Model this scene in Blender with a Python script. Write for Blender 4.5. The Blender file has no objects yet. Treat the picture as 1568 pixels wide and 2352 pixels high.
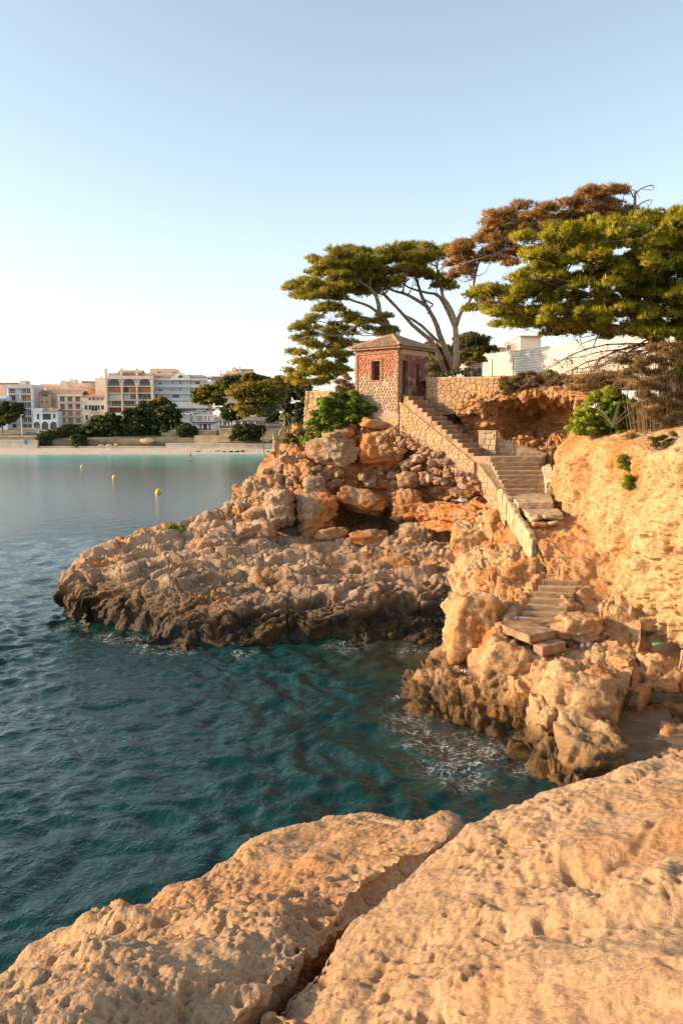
import bpy, bmesh, math, random
import numpy as np
from mathutils import Vector, Matrix, Euler

# ------------------------------------------------------------------ camera
scene = bpy.context.scene
COL = scene.collection
F_PX, CX, CY, EYE, PITCH = 1900.0, 784.0, 1176.0, 9.0, math.atan(201.0 / 1900.0)
cam_data = bpy.data.cameras.new('camera')
cam_data.sensor_fit = 'VERTICAL'
cam_data.sensor_height = 36.0
cam_data.lens = 36.0 * F_PX / 2352.0
cam_data.clip_start = 0.1
cam_data.clip_end = 3000
cam = bpy.data.objects.new('camera', cam_data)
cam.location = (0, 0, EYE)
cam.rotation_euler = (math.pi / 2 - PITCH, 0, 0)
COL.objects.link(cam)
scene.camera = cam

# ------------------------------------------------------------------ light
SUN_AZ, SUN_EL = math.radians(-94), math.radians(19)      # azimuth from +Y, clockwise
world = bpy.data.worlds.new('World')
scene.world = world
world.use_nodes = True
nt = world.node_tree
for n in list(nt.nodes):
    nt.nodes.remove(n)
sky = nt.nodes.new('ShaderNodeTexSky')
sky.sky_type = 'NISHITA'
sky.sun_disc = False
sky.sun_elevation = SUN_EL
sky.sun_rotation = SUN_AZ
sky.altitude = 0
sky.air_density = 1.0
sky.dust_density = 0.8
sky.ozone_density = 0.5
bg = nt.nodes.new('ShaderNodeBackground')
bg.inputs['Strength'].default_value = 0.15
wo = nt.nodes.new('ShaderNodeOutputWorld')
hs = nt.nodes.new('ShaderNodeHueSaturation')
hs.inputs['Saturation'].default_value = 0.72
hs.inputs['Hue'].default_value = 0.49
nt.links.new(sky.outputs[0], hs.inputs['Color'])
nt.links.new(hs.outputs[0], bg.inputs[0])
nt.links.new(bg.outputs[0], wo.inputs[0])
sun_d = bpy.data.lights.new('sun', 'SUN')
sun_d.energy = 3.8
sun_d.angle = math.radians(0.6)
sun_d.color = (1.0, 0.70, 0.40)
sun = bpy.data.objects.new('sun', sun_d)
SUN_DIR = Vector((math.sin(SUN_AZ) * math.cos(SUN_EL), math.cos(SUN_AZ) * math.cos(SUN_EL), math.sin(SUN_EL)))
sun.rotation_euler = SUN_DIR.to_track_quat('Z', 'Y').to_euler()
COL.objects.link(sun)
scene.view_settings.view_transform = 'Standard'
scene.view_settings.look = 'None'
scene.view_settings.exposure = 0.90
scene.view_settings.gamma = 1.0
scene.view_settings.use_curve_mapping = False
scene.cycles.max_bounces = 6
scene.cycles.diffuse_bounces = 3
scene.cycles.glossy_bounces = 3
scene.cycles.transparent_max_bounces = 6

# ------------------------------------------------------------------ placing helpers
SP, CP = math.sin(PITCH), math.cos(PITCH)
def U(px, py, d):
    """the point d metres ahead that lies on the sight line of a measured picture position"""
    a, b = (px - CX) / F_PX, (CY - py) / F_PX
    t = d / (b * SP + CP)
    return np.array([a * t, d, EYE + t * (b * CP - SP)])
def W(px, py, z):
    """the point at height z on that sight line"""
    a, b = (px - CX) / F_PX, (CY - py) / F_PX
    t = (z - EYE) / (b * CP - SP)
    return np.array([a * t, t * (b * SP + CP), z])
def X(px, d, py=975):
    return U(px, py, d)[0]
def Z(py, d):
    return U(784, py, d)[2]

# ------------------------------------------------------------------ noise (numpy)
def _h(ix, iy, iz, seed):
    h = (ix.astype(np.int64) * 374761393 + iy.astype(np.int64) * 668265263 + iz.astype(np.int64) * 2147483647 + seed * 1274126177) & 0xFFFFFFFF
    h = ((h ^ (h >> 13)) * 1274126177) & 0xFFFFFFFF
    h = ((h ^ (h >> 16)) * 2246822519) & 0xFFFFFFFF
    return h ^ (h >> 15)
def _r(h):
    return (h & 0xFFFFFF).astype(np.float32) / 16777216.0
def vnoise(P, seed=0):
    I = np.floor(P).astype(np.int64)
    f = (P - I).astype(np.float32)
    f = f * f * f * (f * (f * 6 - 15) + 10)
    out = 0
    for dx in (0, 1):
        wx = f[:, 0] if dx else 1 - f[:, 0]
        for dy in (0, 1):
            wy = f[:, 1] if dy else 1 - f[:, 1]
            for dz in (0, 1):
                wz = f[:, 2] if dz else 1 - f[:, 2]
                out = out + wx * wy * wz * _r(_h(I[:, 0] + dx, I[:, 1] + dy, I[:, 2] + dz, seed))
    return out * 2 - 1
def fbm(P, octs=4, seed=0, gain=0.5):
    out, a = 0, 1.0
    for o in range(octs):
        out = out + a * vnoise(P * (2.03 ** o) + 17.3 * o, seed + o)
        a *= gain
    return out
def worley(P, seed=0, second=False):
    I = np.floor(P).astype(np.int64)
    n = len(P)
    f1 = np.full(n, 9.0, np.float32); f2 = np.full(n, 9.0, np.float32)
    cid = np.zeros(n, np.int64); vec = np.zeros((n, 3), np.float32)
    cid2 = np.zeros(n, np.int64); vec2 = np.zeros((n, 3), np.float32)
    for dx in (-1, 0, 1):
        for dy in (-1, 0, 1):
            for dz in (-1, 0, 1):
                c = [I[:, 0] + dx, I[:, 1] + dy, I[:, 2] + dz]
                h = _h(c[0], c[1], c[2], seed)
                h2 = (h * 2654435761) & 0xFFFFFFFF
                h2 = h2 ^ (h2 >> 14)
                h3 = (h2 * 2246822519) & 0xFFFFFFFF
                h3 = h3 ^ (h3 >> 13)
                v = np.stack([P[:, 0] - (c[0] + 0.1 + 0.8 * _r(h)), P[:, 1] - (c[1] + 0.1 + 0.8 * _r(h2)), P[:, 2] - (c[2] + 0.1 + 0.8 * _r(h3))], 1).astype(np.float32)
                d = np.sqrt((v * v).sum(1))
                m = d < f1
                if second:
                    k = m
                    cid2[k] = cid[k]; vec2[k] = vec[k]
                    k = (~m) & (d < f2)
                    cid2[k] = h[k]; vec2[k] = v[k]
                f2 = np.where(m, f1, np.minimum(f2, d))
                f1 = np.where(m, d, f1)
                cid[m] = h[m]
                vec[m] = v[m]
    if second: return f1, f2, cid, vec, cid2, vec2
    return f1, f2, cid, vec
def sstep(a, b, x):
    t = np.clip((x - a) / (b - a), 0, 1)
    return t * t * (3 - 2 * t)
def _cellh(cid, v, tilt):
    a = _r((cid * 31 + 7) & 0xFFFFFFFF) - 0.5
    t = np.stack([_r((cid * 7919 + 1) & 0xFFFFFFFF), _r((cid * 104729 + 5) & 0xFFFFFFFF), _r((cid * 1299709 + 9) & 0xFFFFFFFF)], 1) - 0.5
    return a + tilt * (t * v).sum(1) * 1.6
def chunks(P, size, seed, tilt=0.9, warp=0.25, soft=0.30, cw=0.13):
    """blocky displacement: every cell gets its own offset and tilted face; returns height, crack mask"""
    Q = P / np.array(size)
    Q = Q + warp * np.stack([vnoise(Q * 1.3, seed + 50), vnoise(Q * 1.3, seed + 51), vnoise(Q * 1.3, seed + 52)], 1)
    f1, f2, cid, v, cid2, v2 = worley(Q, seed, True)
    w = 0.5 + 0.5 * sstep(0.0, soft, f2 - f1)
    h = w * _cellh(cid, v, tilt) + (1 - w) * _cellh(cid2, v2, tilt)
    # rounded tops: every block bulges a little
    return h + 0.25 * (0.6 - f1), 1 - sstep(0.0, cw, f2 - f1), f1

# ------------------------------------------------------------------ mesh helpers
def link(o, parent=None):
    COL.objects.link(o)
    if parent is not None:
        o.parent = parent
    return o
def tag(o, label=None, cat=None, group=None, kind=None):
    if label: o['label'] = label
    if cat: o['category'] = cat
    if group: o['group'] = group
    if kind: o['kind'] = kind
    return o
def empty(name, loc, label=None, cat=None, group=None, rz=0.0):
    o = bpy.data.objects.new(name, None)
    o.empty_display_size = 0.1
    o.location = tuple(loc); o.rotation_euler = (0, 0, rz)
    COL.objects.link(o)
    return tag(o, label, cat, group)
def np_mesh(name, V, Fq, mat=None, smooth=True):
    """mesh from a vertex array and a face array of one polygon size"""
    V = np.ascontiguousarray(V, np.float32); Fq = np.ascontiguousarray(Fq, np.int32)
    me = bpy.data.meshes.new(name)
    k = Fq.shape[1]
    me.vertices.add(len(V)); me.vertices.foreach_set('co', V.ravel())
    me.loops.add(Fq.size); me.loops.foreach_set('vertex_index', Fq.ravel())
    me.polygons.add(len(Fq)); me.polygons.foreach_set('loop_start', np.arange(0, Fq.size, k, dtype=np.int32))
    me.polygons.foreach_set('use_smooth', np.full(len(Fq), smooth))
    me.update(calc_edges=True)
    if mat: me.materials.append(mat)
    return me
def obj(name, me, parent=None, loc=(0, 0, 0), rot=(0, 0, 0), scale=None):
    o = bpy.data.objects.new(name, me)
    o.location = tuple(loc); o.rotation_euler = tuple(rot)
    if scale is not None: o.scale = scale if hasattr(scale, '__len__') else (scale,) * 3
    return link(o, parent)
class MB:
    """collects simple solids, then builds them as ONE mesh"""
    def __init__(s): s.v = []; s.f = []
    def add(s, vs, fs):
        b = len(s.v)
        s.v += [tuple(p) for p in vs]
        s.f += [tuple(b + i for i in f) for f in fs]
        return s
    def box(s, x0, x1, y0, y1, z0, z1, M=None):
        vs = [(x0,y0,z0),(x1,y0,z0),(x1,y1,z0),(x0,y1,z0),(x0,y0,z1),(x1,y0,z1),(x1,y1,z1),(x0,y1,z1)]
        if M is not None: vs = [M @ Vector(p) for p in vs]
        return s.add(vs, [(0,3,2,1),(4,5,6,7),(0,1,5,4),(1,2,6,5),(2,3,7,6),(3,0,4,7)])
    def hexa(s, b, t):
        """solid between a bottom and a top quad (both counter-clockwise from above)"""
        return s.add(list(b) + list(t), [(0,3,2,1),(4,5,6,7),(0,1,5,4),(1,2,6,5),(2,3,7,6),(3,0,4,7)])
    def tube(s, pts, rads, n=8, cap=True):
        pts = [Vector(p) for p in pts]
        if not hasattr(rads, '__len__'): rads = [rads] * len(pts)
        rads = [float(r) for r in rads]
        rings = []
        ref = Vector((0.3, 0.2, 1)).normalized()
        for i, p in enumerate(pts):
            t = (pts[min(i + 1, len(pts) - 1)] - pts[max(i - 1, 0)]).normalized()
            a = t.cross(ref)
            if a.length < 1e-3: a = t.cross(Vector((1, 0, 0)))
            a.normalize(); b = t.cross(a)
            rings.append([p + rads[i] * (math.cos(2 * math.pi * k / n) * a + math.sin(2 * math.pi * k / n) * b) for k in range(n)])
        vs = [q for r in rings for q in r]; fs = []
        for i in range(len(pts) - 1):
            for k in range(n):
                fs.append((i*n+k, i*n+(k+1)%n, (i+1)*n+(k+1)%n, (i+1)*n+k))
        if cap:
            fs.append(tuple(range(n))); fs.append(tuple((len(pts)-1)*n + k for k in reversed(range(n))))
        return s.add(vs, fs)
    def lathe(s, prof, n=12, c=(0, 0, 0)):
        vs = []; fs = []
        for r, z in prof:
            vs += [(c[0] + r * math.cos(2*math.pi*k/n), c[1] + r * math.sin(2*math.pi*k/n), c[2] + z) for k in range(n)]
        for i in range(len(prof) - 1):
            for k in range(n):
                fs.append((i*n+k, i*n+(k+1)%n, (i+1)*n+(k+1)%n, (i+1)*n+k))
        fs.append(tuple(reversed(range(n)))); fs.append(tuple((len(prof)-1)*n + k for k in range(n)))
        return s.add(vs, fs)
    def mesh(s, name, mat=None, smooth=False, loc=None):
        me = bpy.data.meshes.new(name)
        vs = s.v if loc is None else [(p[0]-loc[0], p[1]-loc[1], p[2]-loc[2]) for p in s.v]
        me.from_pydata([tuple(p) for p in vs], [], s.f)
        bm = bmesh.new(); bm.from_mesh(me); bmesh.ops.recalc_face_normals(bm, faces=bm.faces); bm.to_mesh(me); bm.free()
        if smooth: me.polygons.foreach_set('use_smooth', [True] * len(me.polygons))
        if mat: me.materials.append(mat)
        me.update()
        return me
    def build(s, name, mat, parent=None, smooth=False, loc=None):
        return obj(name, s.mesh(name, mat, smooth, loc), parent)
def bevel_mesh(me, w=0.01, seg=1):
    bm = bmesh.new(); bm.from_mesh(me)
    bmesh.ops.bevel(bm, geom=list(bm.edges), offset=w, segments=seg, affect='EDGES', profile=0.5)
    bm.to_mesh(me); bm.free()
    return me
def copy_tree(o, parent=None):
    c = o.copy(); COL.objects.link(c)
    if parent is not None: c.parent = parent
    for ch in list(o.children):
        copy_tree(ch, c)
    return c

# ------------------------------------------------------------------ material helpers
def new_mat(name):
    m = bpy.data.materials.new(name); m.use_nodes = True
    t = m.node_tree
    b = t.nodes['Principled BSDF']
    return m, t, b
def nd(t, typ, **kw):
    n = t.nodes.new(typ)
    for k, v in kw.items():
        if k.startswith('i_'):
            key = k[2:]
            n.inputs[int(key) if key.isdigit() else key.replace('_', ' ')].default_value = v
        else: setattr(n, k, v)
    return n
def L(t, a, b): t.links.new(a, b)
def noise_tex(t, scale, detail=4, rough=0.55, vec=None, dist=0.0):
    n = nd(t, 'ShaderNodeTexNoise'); n.inputs['Scale'].default_value = scale; n.inputs['Detail'].default_value = detail
    n.inputs['Roughness'].default_value = rough; n.inputs['Distortion'].default_value = dist
    if vec is not None: L(t, vec, n.inputs['Vector'])
    return n.outputs['Fac']
def ramp(t, fac, stops, interp='LINEAR'):
    r = nd(t, 'ShaderNodeValToRGB'); r.color_ramp.interpolation = interp
    e = r.color_ramp.elements
    while len(e) < len(stops): e.new(0.5)
    for i, (p, c) in enumerate(stops):
        e[i].position = p
        e[i].color = c if len(c) == 4 else (*c, 1)
    L(t, fac, r.inputs[0])
    return r.outputs[0]
def g(v): return (v, v, v)
def mixc(t, fac, a, b, mode='MIX'):
    m = nd(t, 'ShaderNodeMix', data_type='RGBA', blend_type=mode)
    for sock, val in ((m.inputs[0], fac), (m.inputs[6], a), (m.inputs[7], b)):
        if hasattr(val, 'is_linked') or hasattr(val, 'links'): L(t, val, sock)
        elif hasattr(val, '__len__'): sock.default_value = val if len(val) == 4 else (*val, 1)
        else: sock.default_value = val
    return m.outputs[2]
def math_n(t, op, a, b=None, clamp=False):
    m = nd(t, 'ShaderNodeMath', operation=op, use_clamp=clamp)
    for i, v in enumerate((a, b)):
        if v is None: continue
        if hasattr(v, 'links'): L(t, v, m.inputs[i])
        else: m.inputs[i].default_value = v
    return m.outputs[0]
def maprange(t, v, a, b, c=0.0, d=1.0):
    m = nd(t, 'ShaderNodeMapRange')
    L(t, v, m.inputs[0])
    for i, q in enumerate((a, b, c, d)): m.inputs[1 + i].default_value = q
    return m.outputs[0]
def geo_pos(t):
    return nd(t, 'ShaderNodeNewGeometry').outputs['Position']
def bump(t, b, height, strength=0.4, dist=0.05):
    n = nd(t, 'ShaderNodeBump'); n.inputs['Strength'].default_value = strength; n.inputs['Distance'].default_value = dist
    L(t, height, n.inputs['Height']); L(t, n.outputs[0], b.inputs['Normal'])
    return n
def simple_mat(name, col, rough=0.8, var=0.15, scale=2.0, bumps=0.0, metal=0.0, bscale=30.0):
    """plain coloured surface with mottling and a little relief"""
    m, t, b = new_mat(name)
    p = geo_pos(t)
    n1 = noise_tex(t, scale, 5, 0.6, p)
    c0 = tuple(max(0, c * (1 - var * 1.6)) for c in col); c1 = tuple(min(1, c * (1 + var)) for c in col)
    L(t, ramp(t, n1, [(0.3, c0), (0.7, c1)]), b.inputs['Base Color'])
    b.inputs['Roughness'].default_value = rough
    b.inputs['Metallic'].default_value = metal
    b.inputs['Specular IOR Level'].default_value = 0.3
    if bumps: bump(t, b, noise_tex(t, bscale, 4, 0.6, p), bumps, 0.02)
    return m
def rock_mat(name, light, mid, stain, stain_lo=0.5, stain_hi=0.7, scale=1.0, fine=18.0, bstr=0.5, bdist=0.04, wet=None, lichen=0.35, grime=(0.16,0.125,0.09)):
    m, t, b = new_mat(name)
    p = geo_pos(t)
    n_big = noise_tex(t, 0.55 * scale, 5, 0.6, p, 0.4)
    n_mid = noise_tex(t, 3.1 * scale, 6, 0.65, p, 0.3)
    n_fine = noise_tex(t, fine, 6, 0.7, p)
    n_st = noise_tex(t, 0.42 * scale, 5, 0.62, p, 0.8)
    c = mixc(t, ramp(t, n_mid, [(0.32, g(0)), (0.68, g(1))]), mid, light)
    c = mixc(t, ramp(t, n_st, [(stain_lo, g(0)), (stain_hi, g(1))]), c, stain)
    c = mixc(t, ramp(t, n_big, [(0.42, g(0.0)), (0.75, g(0.6))]), c, tuple(x * 1.18 for x in light))
    li = noise_tex(t, 1.7 * scale, 8, 0.72, p, 0.5)
    c = mixc(t, ramp(t, li, [(0.56, g(0)), (0.70, g(lichen))]), c, grime)
    c = mixc(t, 0.8, c, ramp(t, n_fine, [(0.30, g(0.40)), (0.52, g(0.92)), (0.72, g(1.15))]), 'MULTIPLY')
    if wet:
        z0, z1, wc = wet
        sep = nd(t, 'ShaderNodeSeparateXYZ'); L(t, p, sep.inputs[0])
        zz = math_n(t, 'ADD', sep.outputs[2], math_n(t, 'MULTIPLY', math_n(t, 'SUBTRACT', noise_tex(t, 0.9, 5, 0.65, p), 0.5), 2.2))
        k = maprange(t, zz, z1, z0)
        algae = mixc(t, ramp(t, noise_tex(t, 1.3, 4, 0.6, p), [(0.45, g(0)), (0.65, g(1))]), wc, (wc[0] * 2.6, wc[1] * 2.1, wc[2] * 1.2))
        c = mixc(t, k, c, algae)
        L(t, maprange(t, k, 0.3, 1, 0.9, 0.55), b.inputs['Roughness'])
    else:
        b.inputs['Roughness'].default_value = 0.92
    b.inputs['Specular IOR Level'].default_value = 0.2
    L(t, c, b.inputs['Base Color'])
    vor = nd(t, 'ShaderNodeTexVoronoi'); vor.inputs['Scale'].default_value = fine * 0.6; L(t, p, vor.inputs['Vector'])
    hgt = math_n(t, 'ADD', math_n(t, 'ADD', n_fine, math_n(t, 'MULTIPLY', vor.outputs['Distance'], -0.5)), math_n(t, 'MULTIPLY', n_mid, 0.8))
    bump(t, b, hgt, bstr, bdist)
    return m

# ------------------------------------------------------------------ surface sheets
def cr(P, t):
    """Catmull-Rom through the rows of P (n,...) at parameters t in [0,n-1]"""
    n = len(P)
    i = np.clip(np.floor(t).astype(int), 0, n - 2); f = t - i
    f = f.reshape((-1,) + (1,) * (P.ndim - 1))
    p0, p1, p2, p3 = P[np.clip(i - 1, 0, n - 1)], P[i], P[i + 1], P[np.clip(i + 2, 0, n - 1)]
    return 0.5 * (2 * p1 + (p2 - p0) * f + (2 * p0 - 5 * p1 + 4 * p2 - p3) * f ** 2 + (3 * p1 - p0 - 3 * p2 + p3) * f ** 3)
def sheet_points(rows, nu, nv, wv=None, wu=None):
    R = []
    for r in rows:
        r = np.array(r, float); tu = np.linspace(0, len(r) - 1, nu)
        if wu is not None:
            c = np.concatenate([[0], np.cumsum(wu)]); tu = np.interp(np.linspace(0, c[-1], nu), c, np.arange(len(r)))
        R.append(cr(r, tu))
    R = np.array(R)
    t = np.linspace(0, len(R) - 1, nv)
    if wv is not None:                                     # more grid lines where the surface faces the viewer
        c = np.concatenate([[0], np.cumsum(wv)]); t = np.interp(np.linspace(0, c[-1], nv), c, np.arange(len(R)))
    return cr(R, t)                                        # (nv, nu, 3)
def grid_faces(nv, nu):
    a = np.arange(nv * nu).reshape(nv, nu)
    return np.stack([a[:-1, :-1], a[:-1, 1:], a[1:, 1:], a[1:, :-1]], -1).reshape(-1, 4)
def grid_normals(G):
    du = np.gradient(G, axis=1); dv = np.gradient(G, axis=0)
    n = np.cross(du, dv)
    return n / (np.linalg.norm(n, axis=2, keepdims=True) + 1e-9)
def rock_sheet(name, rows, nu, nv, disp, mat, flip=False, wv=None, wu=None):
    nu, nv = int(nu * 0.8), int(nv * 0.8)
    G = sheet_points(rows, nu, nv, wv, wu)
    N = grid_normals(G)
    if flip: N = -N
    P = G.reshape(-1, 3); Nf = N.reshape(-1, 3)
    D = disp(P, Nf)
    if D.ndim == 1: D = D[:, None] * Nf
    V = P + D
    Fq = grid_faces(nv, nu)
    if flip: Fq = Fq[:, ::-1]
    me = np_mesh(name, V, Fq, mat)
    me['grid'] = [nv, nu]
    return obj(name, me), V.reshape(nv, nu, 3), N
def mixed(rows):
    """rows of (px,py,d) or (px,py,'z',z) to world points"""
    return [[(W(p[0], p[1], p[3]) if len(p) == 4 else U(*p)) for p in r] for r in rows]
# ================================================================== ROCK, SEA AND TERRAIN
M_HEAD = rock_mat('headland_limestone', (0.47, 0.325, 0.21), (0.35, 0.225, 0.135), (0.46, 0.20, 0.065), 0.52, 0.68, 1.0, 14.0, 0.6, 0.05,
                  wet=(0.85, 2.3, (0.030, 0.021, 0.013)), lichen=0.55)
M_MOUND = rock_mat('mound_limestone', (0.46, 0.31, 0.185), (0.38, 0.225, 0.12), (0.50, 0.20, 0.055), 0.42, 0.60, 1.2, 11.0, 0.8, 0.08, lichen=0.65)
M_PALE = rock_mat('pale_boulder_stone', (0.47, 0.335, 0.225), (0.37, 0.245, 0.155), (0.48, 0.225, 0.085), 0.46, 0.66, 1.6, 11.0, 0.8, 0.08, lichen=0.7)
M_ORANGE = rock_mat('orange_stained_stone', (0.50, 0.31, 0.165), (0.48, 0.225, 0.085), (0.52, 0.18, 0.045), 0.42, 0.58, 1.2, 12.0, 0.5, 0.05, lichen=0.35)
M_SPUR = rock_mat('spur_limestone', (0.57, 0.38, 0.205), (0.46, 0.26, 0.12), (0.50, 0.205, 0.055), 0.46, 0.64, 1.0, 10.0, 0.8, 0.08,
                  wet=(0.35, 1.35, (0.070, 0.042, 0.017)), lichen=0.35)
M_CLIFF = rock_mat('pitted_cliff_stone', (0.60, 0.42, 0.225), (0.52, 0.325, 0.145), (0.49, 0.20, 0.055), 0.47, 0.64, 0.7, 10.0, 0.8, 0.07, lichen=0.55, grime=(0.24, 0.155, 0.085))
M_CAVE = rock_mat('ochre_cave_earth', (0.50, 0.30, 0.15), (0.43, 0.225, 0.10), (0.51, 0.23, 0.075), 0.4, 0.6, 1.2, 10.0, 0.55, 0.05, lichen=0.15)
M_FORE = rock_mat('foreground_limestone', (0.53, 0.345, 0.20), (0.44, 0.27, 0.14), (0.46, 0.215, 0.075), 0.46, 0.72, 2.0, 55.0, 0.9, 0.012, lichen=0.35, grime=(0.22, 0.125, 0.06))
M_EARTH = rock_mat('dry_garden_earth', (0.36, 0.25, 0.14), (0.26, 0.17, 0.09), (0.30, 0.17, 0.08), 0.5, 0.7, 1.0, 20.0, 0.6, 0.03, lichen=0.3)

def billow(P, octs, seed, gain=0.5):
    """rounded knobs parted by sharp creases"""
    out, a = 0, 1.0
    for o in range(octs):
        out = out + a * np.abs(vnoise(P * (2.1 ** o) + 11.7 * o, seed + o)); a *= gain
    return out
def ledges(q, seed=0, edge=0.10):
    """sawtooth profile: sharp front edge, gentle back slope; q counts beds"""
    t = q - np.floor(q)
    k = np.floor(q)
    amp = 0.45 + 0.9 * np.abs(np.sin(k * 12.9898 + seed) * 43758.5453 % 1.0)
    up = sstep(0.0, edge, t)
    return amp * up * (1 - sstep(edge, 1.0, t))
def rockdisp(big, sb, mid, sm, fine, seed, crack=0.05, layers=None, sweep=None):
    def f(P, N):
        Q = P if sweep is None else P @ sweep
        h1, c1, _ = chunks(Q, sb, seed)
        h2, c2, _ = chunks(Q, sm, seed + 11)
        d = big * h1 + mid * h2 - crack * 1.6 * c1 - crack * c2
        d = d + fine * fbm(P * 2.2, 5, seed + 20, 0.55)
        d = d + fine * 0.5 * fbm(P * 9.0, 2, seed + 40)
        if layers:
            h3, c3, _ = chunks(Q, layers[1], seed + 23, 0.5)
            d = d + layers[0] * h3 - crack * 0.7 * c3
        return d
    return f
def rotz(a):
    c, s = math.cos(a), math.sin(a)
    return np.array([[c, -s, 0], [s, c, 0], [0, 0, 1.0]])

# ---- headland platform
H1 = mixed([
 [(136,1440,'z',-1.2),(182,1500,'z',-1.2),(255,1515,'z',-1.2),(335,1535,'z',-1.2),(488,1540,'z',-1.2),(656,1540,'z',-1.2),(800,1535,'z',-1.2),(950,1545,'z',-1.2),(1090,1560,'z',-1.2)],
 [(137,1404,'z',0),(186,1453,'z',0),(258,1464,'z',0),(339,1491,'z',0),(488,1490,'z',0),(656,1492,'z',0),(800,1486,'z',0),(950,1500,'z',0),(1075,1512,'z',0)],
 [(135,1386,38.9),(160,1410,37.3),(250,1415,36.4),(345,1432,34.6),(488,1430,34.0),(656,1432,33.8),(800,1430,34.0),(950,1432,34.2),(1070,1440,34)],
 [(140,1362,39.2),(172,1330,38.5),(266,1334,37.6),(389,1356,36.3),(505,1360,35.8),(640,1372,35.2),(800,1362,35.6),(930,1345,36.2),(1060,1330,36)],
 [(158,1335,40),(200,1295,40),(290,1276,40.2),(400,1288,39.6),(520,1300,39.0),(650,1308,38.7),(800,1296,39.2),(930,1280,39.6),(1060,1272,39.4)],
 [(178,1312,41.5),(221,1274,42),(300,1247,42.5),(410,1228,43),(530,1218,43),(650,1238,42.6),(800,1243,42.6),(930,1246,42.6),(1060,1240,42.4)],
 [(196,1322,44.5),(240,1285,45),(312,1250,45.5),(415,1215,46),(530,1200,46),(650,1215,46),(800,1215,46),(930,1215,46),(1060,1215,46)],
 [(215,1340,'z',-1),(262,1310,'z',-1),(330,1290,'z',-1),(425,1250,48.5),(530,1200,48.5),(650,1200,48.5),(800,1200,48.5),(930,1200,48.5),(1060,1200,48.5)],
])
def disp_h1(P, N):
    wv = fbm(P * 0.45, 4, 5)
    q = P[:, 1] * 0.94 - P[:, 0] * 0.36 + 0.75 * wv + P[:, 2] * 0.5
    d = 0.40 * ledges(q / 1.7, 1, 0.10) + 0.12 * ledges(q / 0.55 + 0.8 * vnoise(P * 0.6, 8), 2, 0.15)
    Q = P @ rotz(-0.36)
    h1, c1, _ = chunks(Q, (2.2, 0.95, 1.6), 3, 0.9, 0.35, 0.12, 0.06)
    h2, c2, _ = chunks(Q, (0.85, 0.48, 0.6), 14, 0.8, 0.3, 0.15, 0.09)
    h3, c3, _ = chunks(Q, (0.36, 0.26, 0.26), 15, 0.8, 0.3, 0.2, 0.12)
    crk = sstep(-0.35, 0.25, vnoise(P * 0.7, 30)); face = sstep(2.4, 1.5, P[:, 2])
    upper = 1 - 0.6 * sstep(1.8, 2.6, P[:, 2])
    d = d + 0.26 * h1 - 0.20 * c1 + (0.075 * h2 - 0.11 * c2 * crk) * upper + (0.015 + 0.035 * face) * h3 - 0.05 * c3 * face
    d = d + 0.26 * fbm(P * 0.55, 3, 31) + 0.022 * fbm(P * 2.6, 5, 33, 0.6)
    notch = 0.55 * np.exp(-((P[:, 2] - 0.25) / 0.35) ** 2)
    return d - 0.12 - notch
headland, H1V, _ = rock_sheet('headland', H1, 560, 290, disp_h1, M_HEAD, wv=[.4,1.3,1.3,1,.8,.35,.15])
tag(headland, kind='structure')

# ---- mound that carries the kiosk
H2 = mixed([
 [(380,1262,42.5),(470,1262,42.6),(560,1262,42.6),(690,1262,42.4),(800,1265,42.3),(920,1265,42.1),(1060,1262,41.6),(1200,1255,40)],
 [(440,1205,44.8),(500,1195,44.6),(560,1192,44.2),(690,1198,44.2),(800,1205,44.6),(920,1195,44.0),(1060,1180,43.0),(1190,1165,41)],
 [(520,1160,46.4),(545,1142,46),(600,1128,45.4),(700,1115,44.6),(800,1112,44.7),(920,1102,44.5),(1050,1100,43.6),(1175,1100,41.4)],
 [(556,1118,48),(585,1088,47.5),(650,1062,46.4),(730,1045,45.4),(810,1042,45.4),(920,1052,45.5),(1035,1045,44.6),(1160,1062,42)],
 [(590,1074,50),(632,1030,49.2),(688,1003,47.6),(762,988,46.3),(832,988,46.0),(915,992,45.7),(1012,988,45.2),(1130,1005,43.4)],
 [(618,1040,52.5),(662,1010,51),(715,968,49.2),(790,960,47.3),(850,960,46.4),(912,962,46),(1000,965,45.9),(1110,985,44.6)],
 [(632,1045,55),(672,1020,54),(722,965,52),(790,945,50),(850,945,49),(912,945,48.5),(1000,945,48.5),(1090,960,48)],
 [(650,1060,58),(690,1030,57),(740,970,56),(790,945,55),(850,945,55),(912,945,55),(1000,945,55),(1090,950,55)],
])
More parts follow.
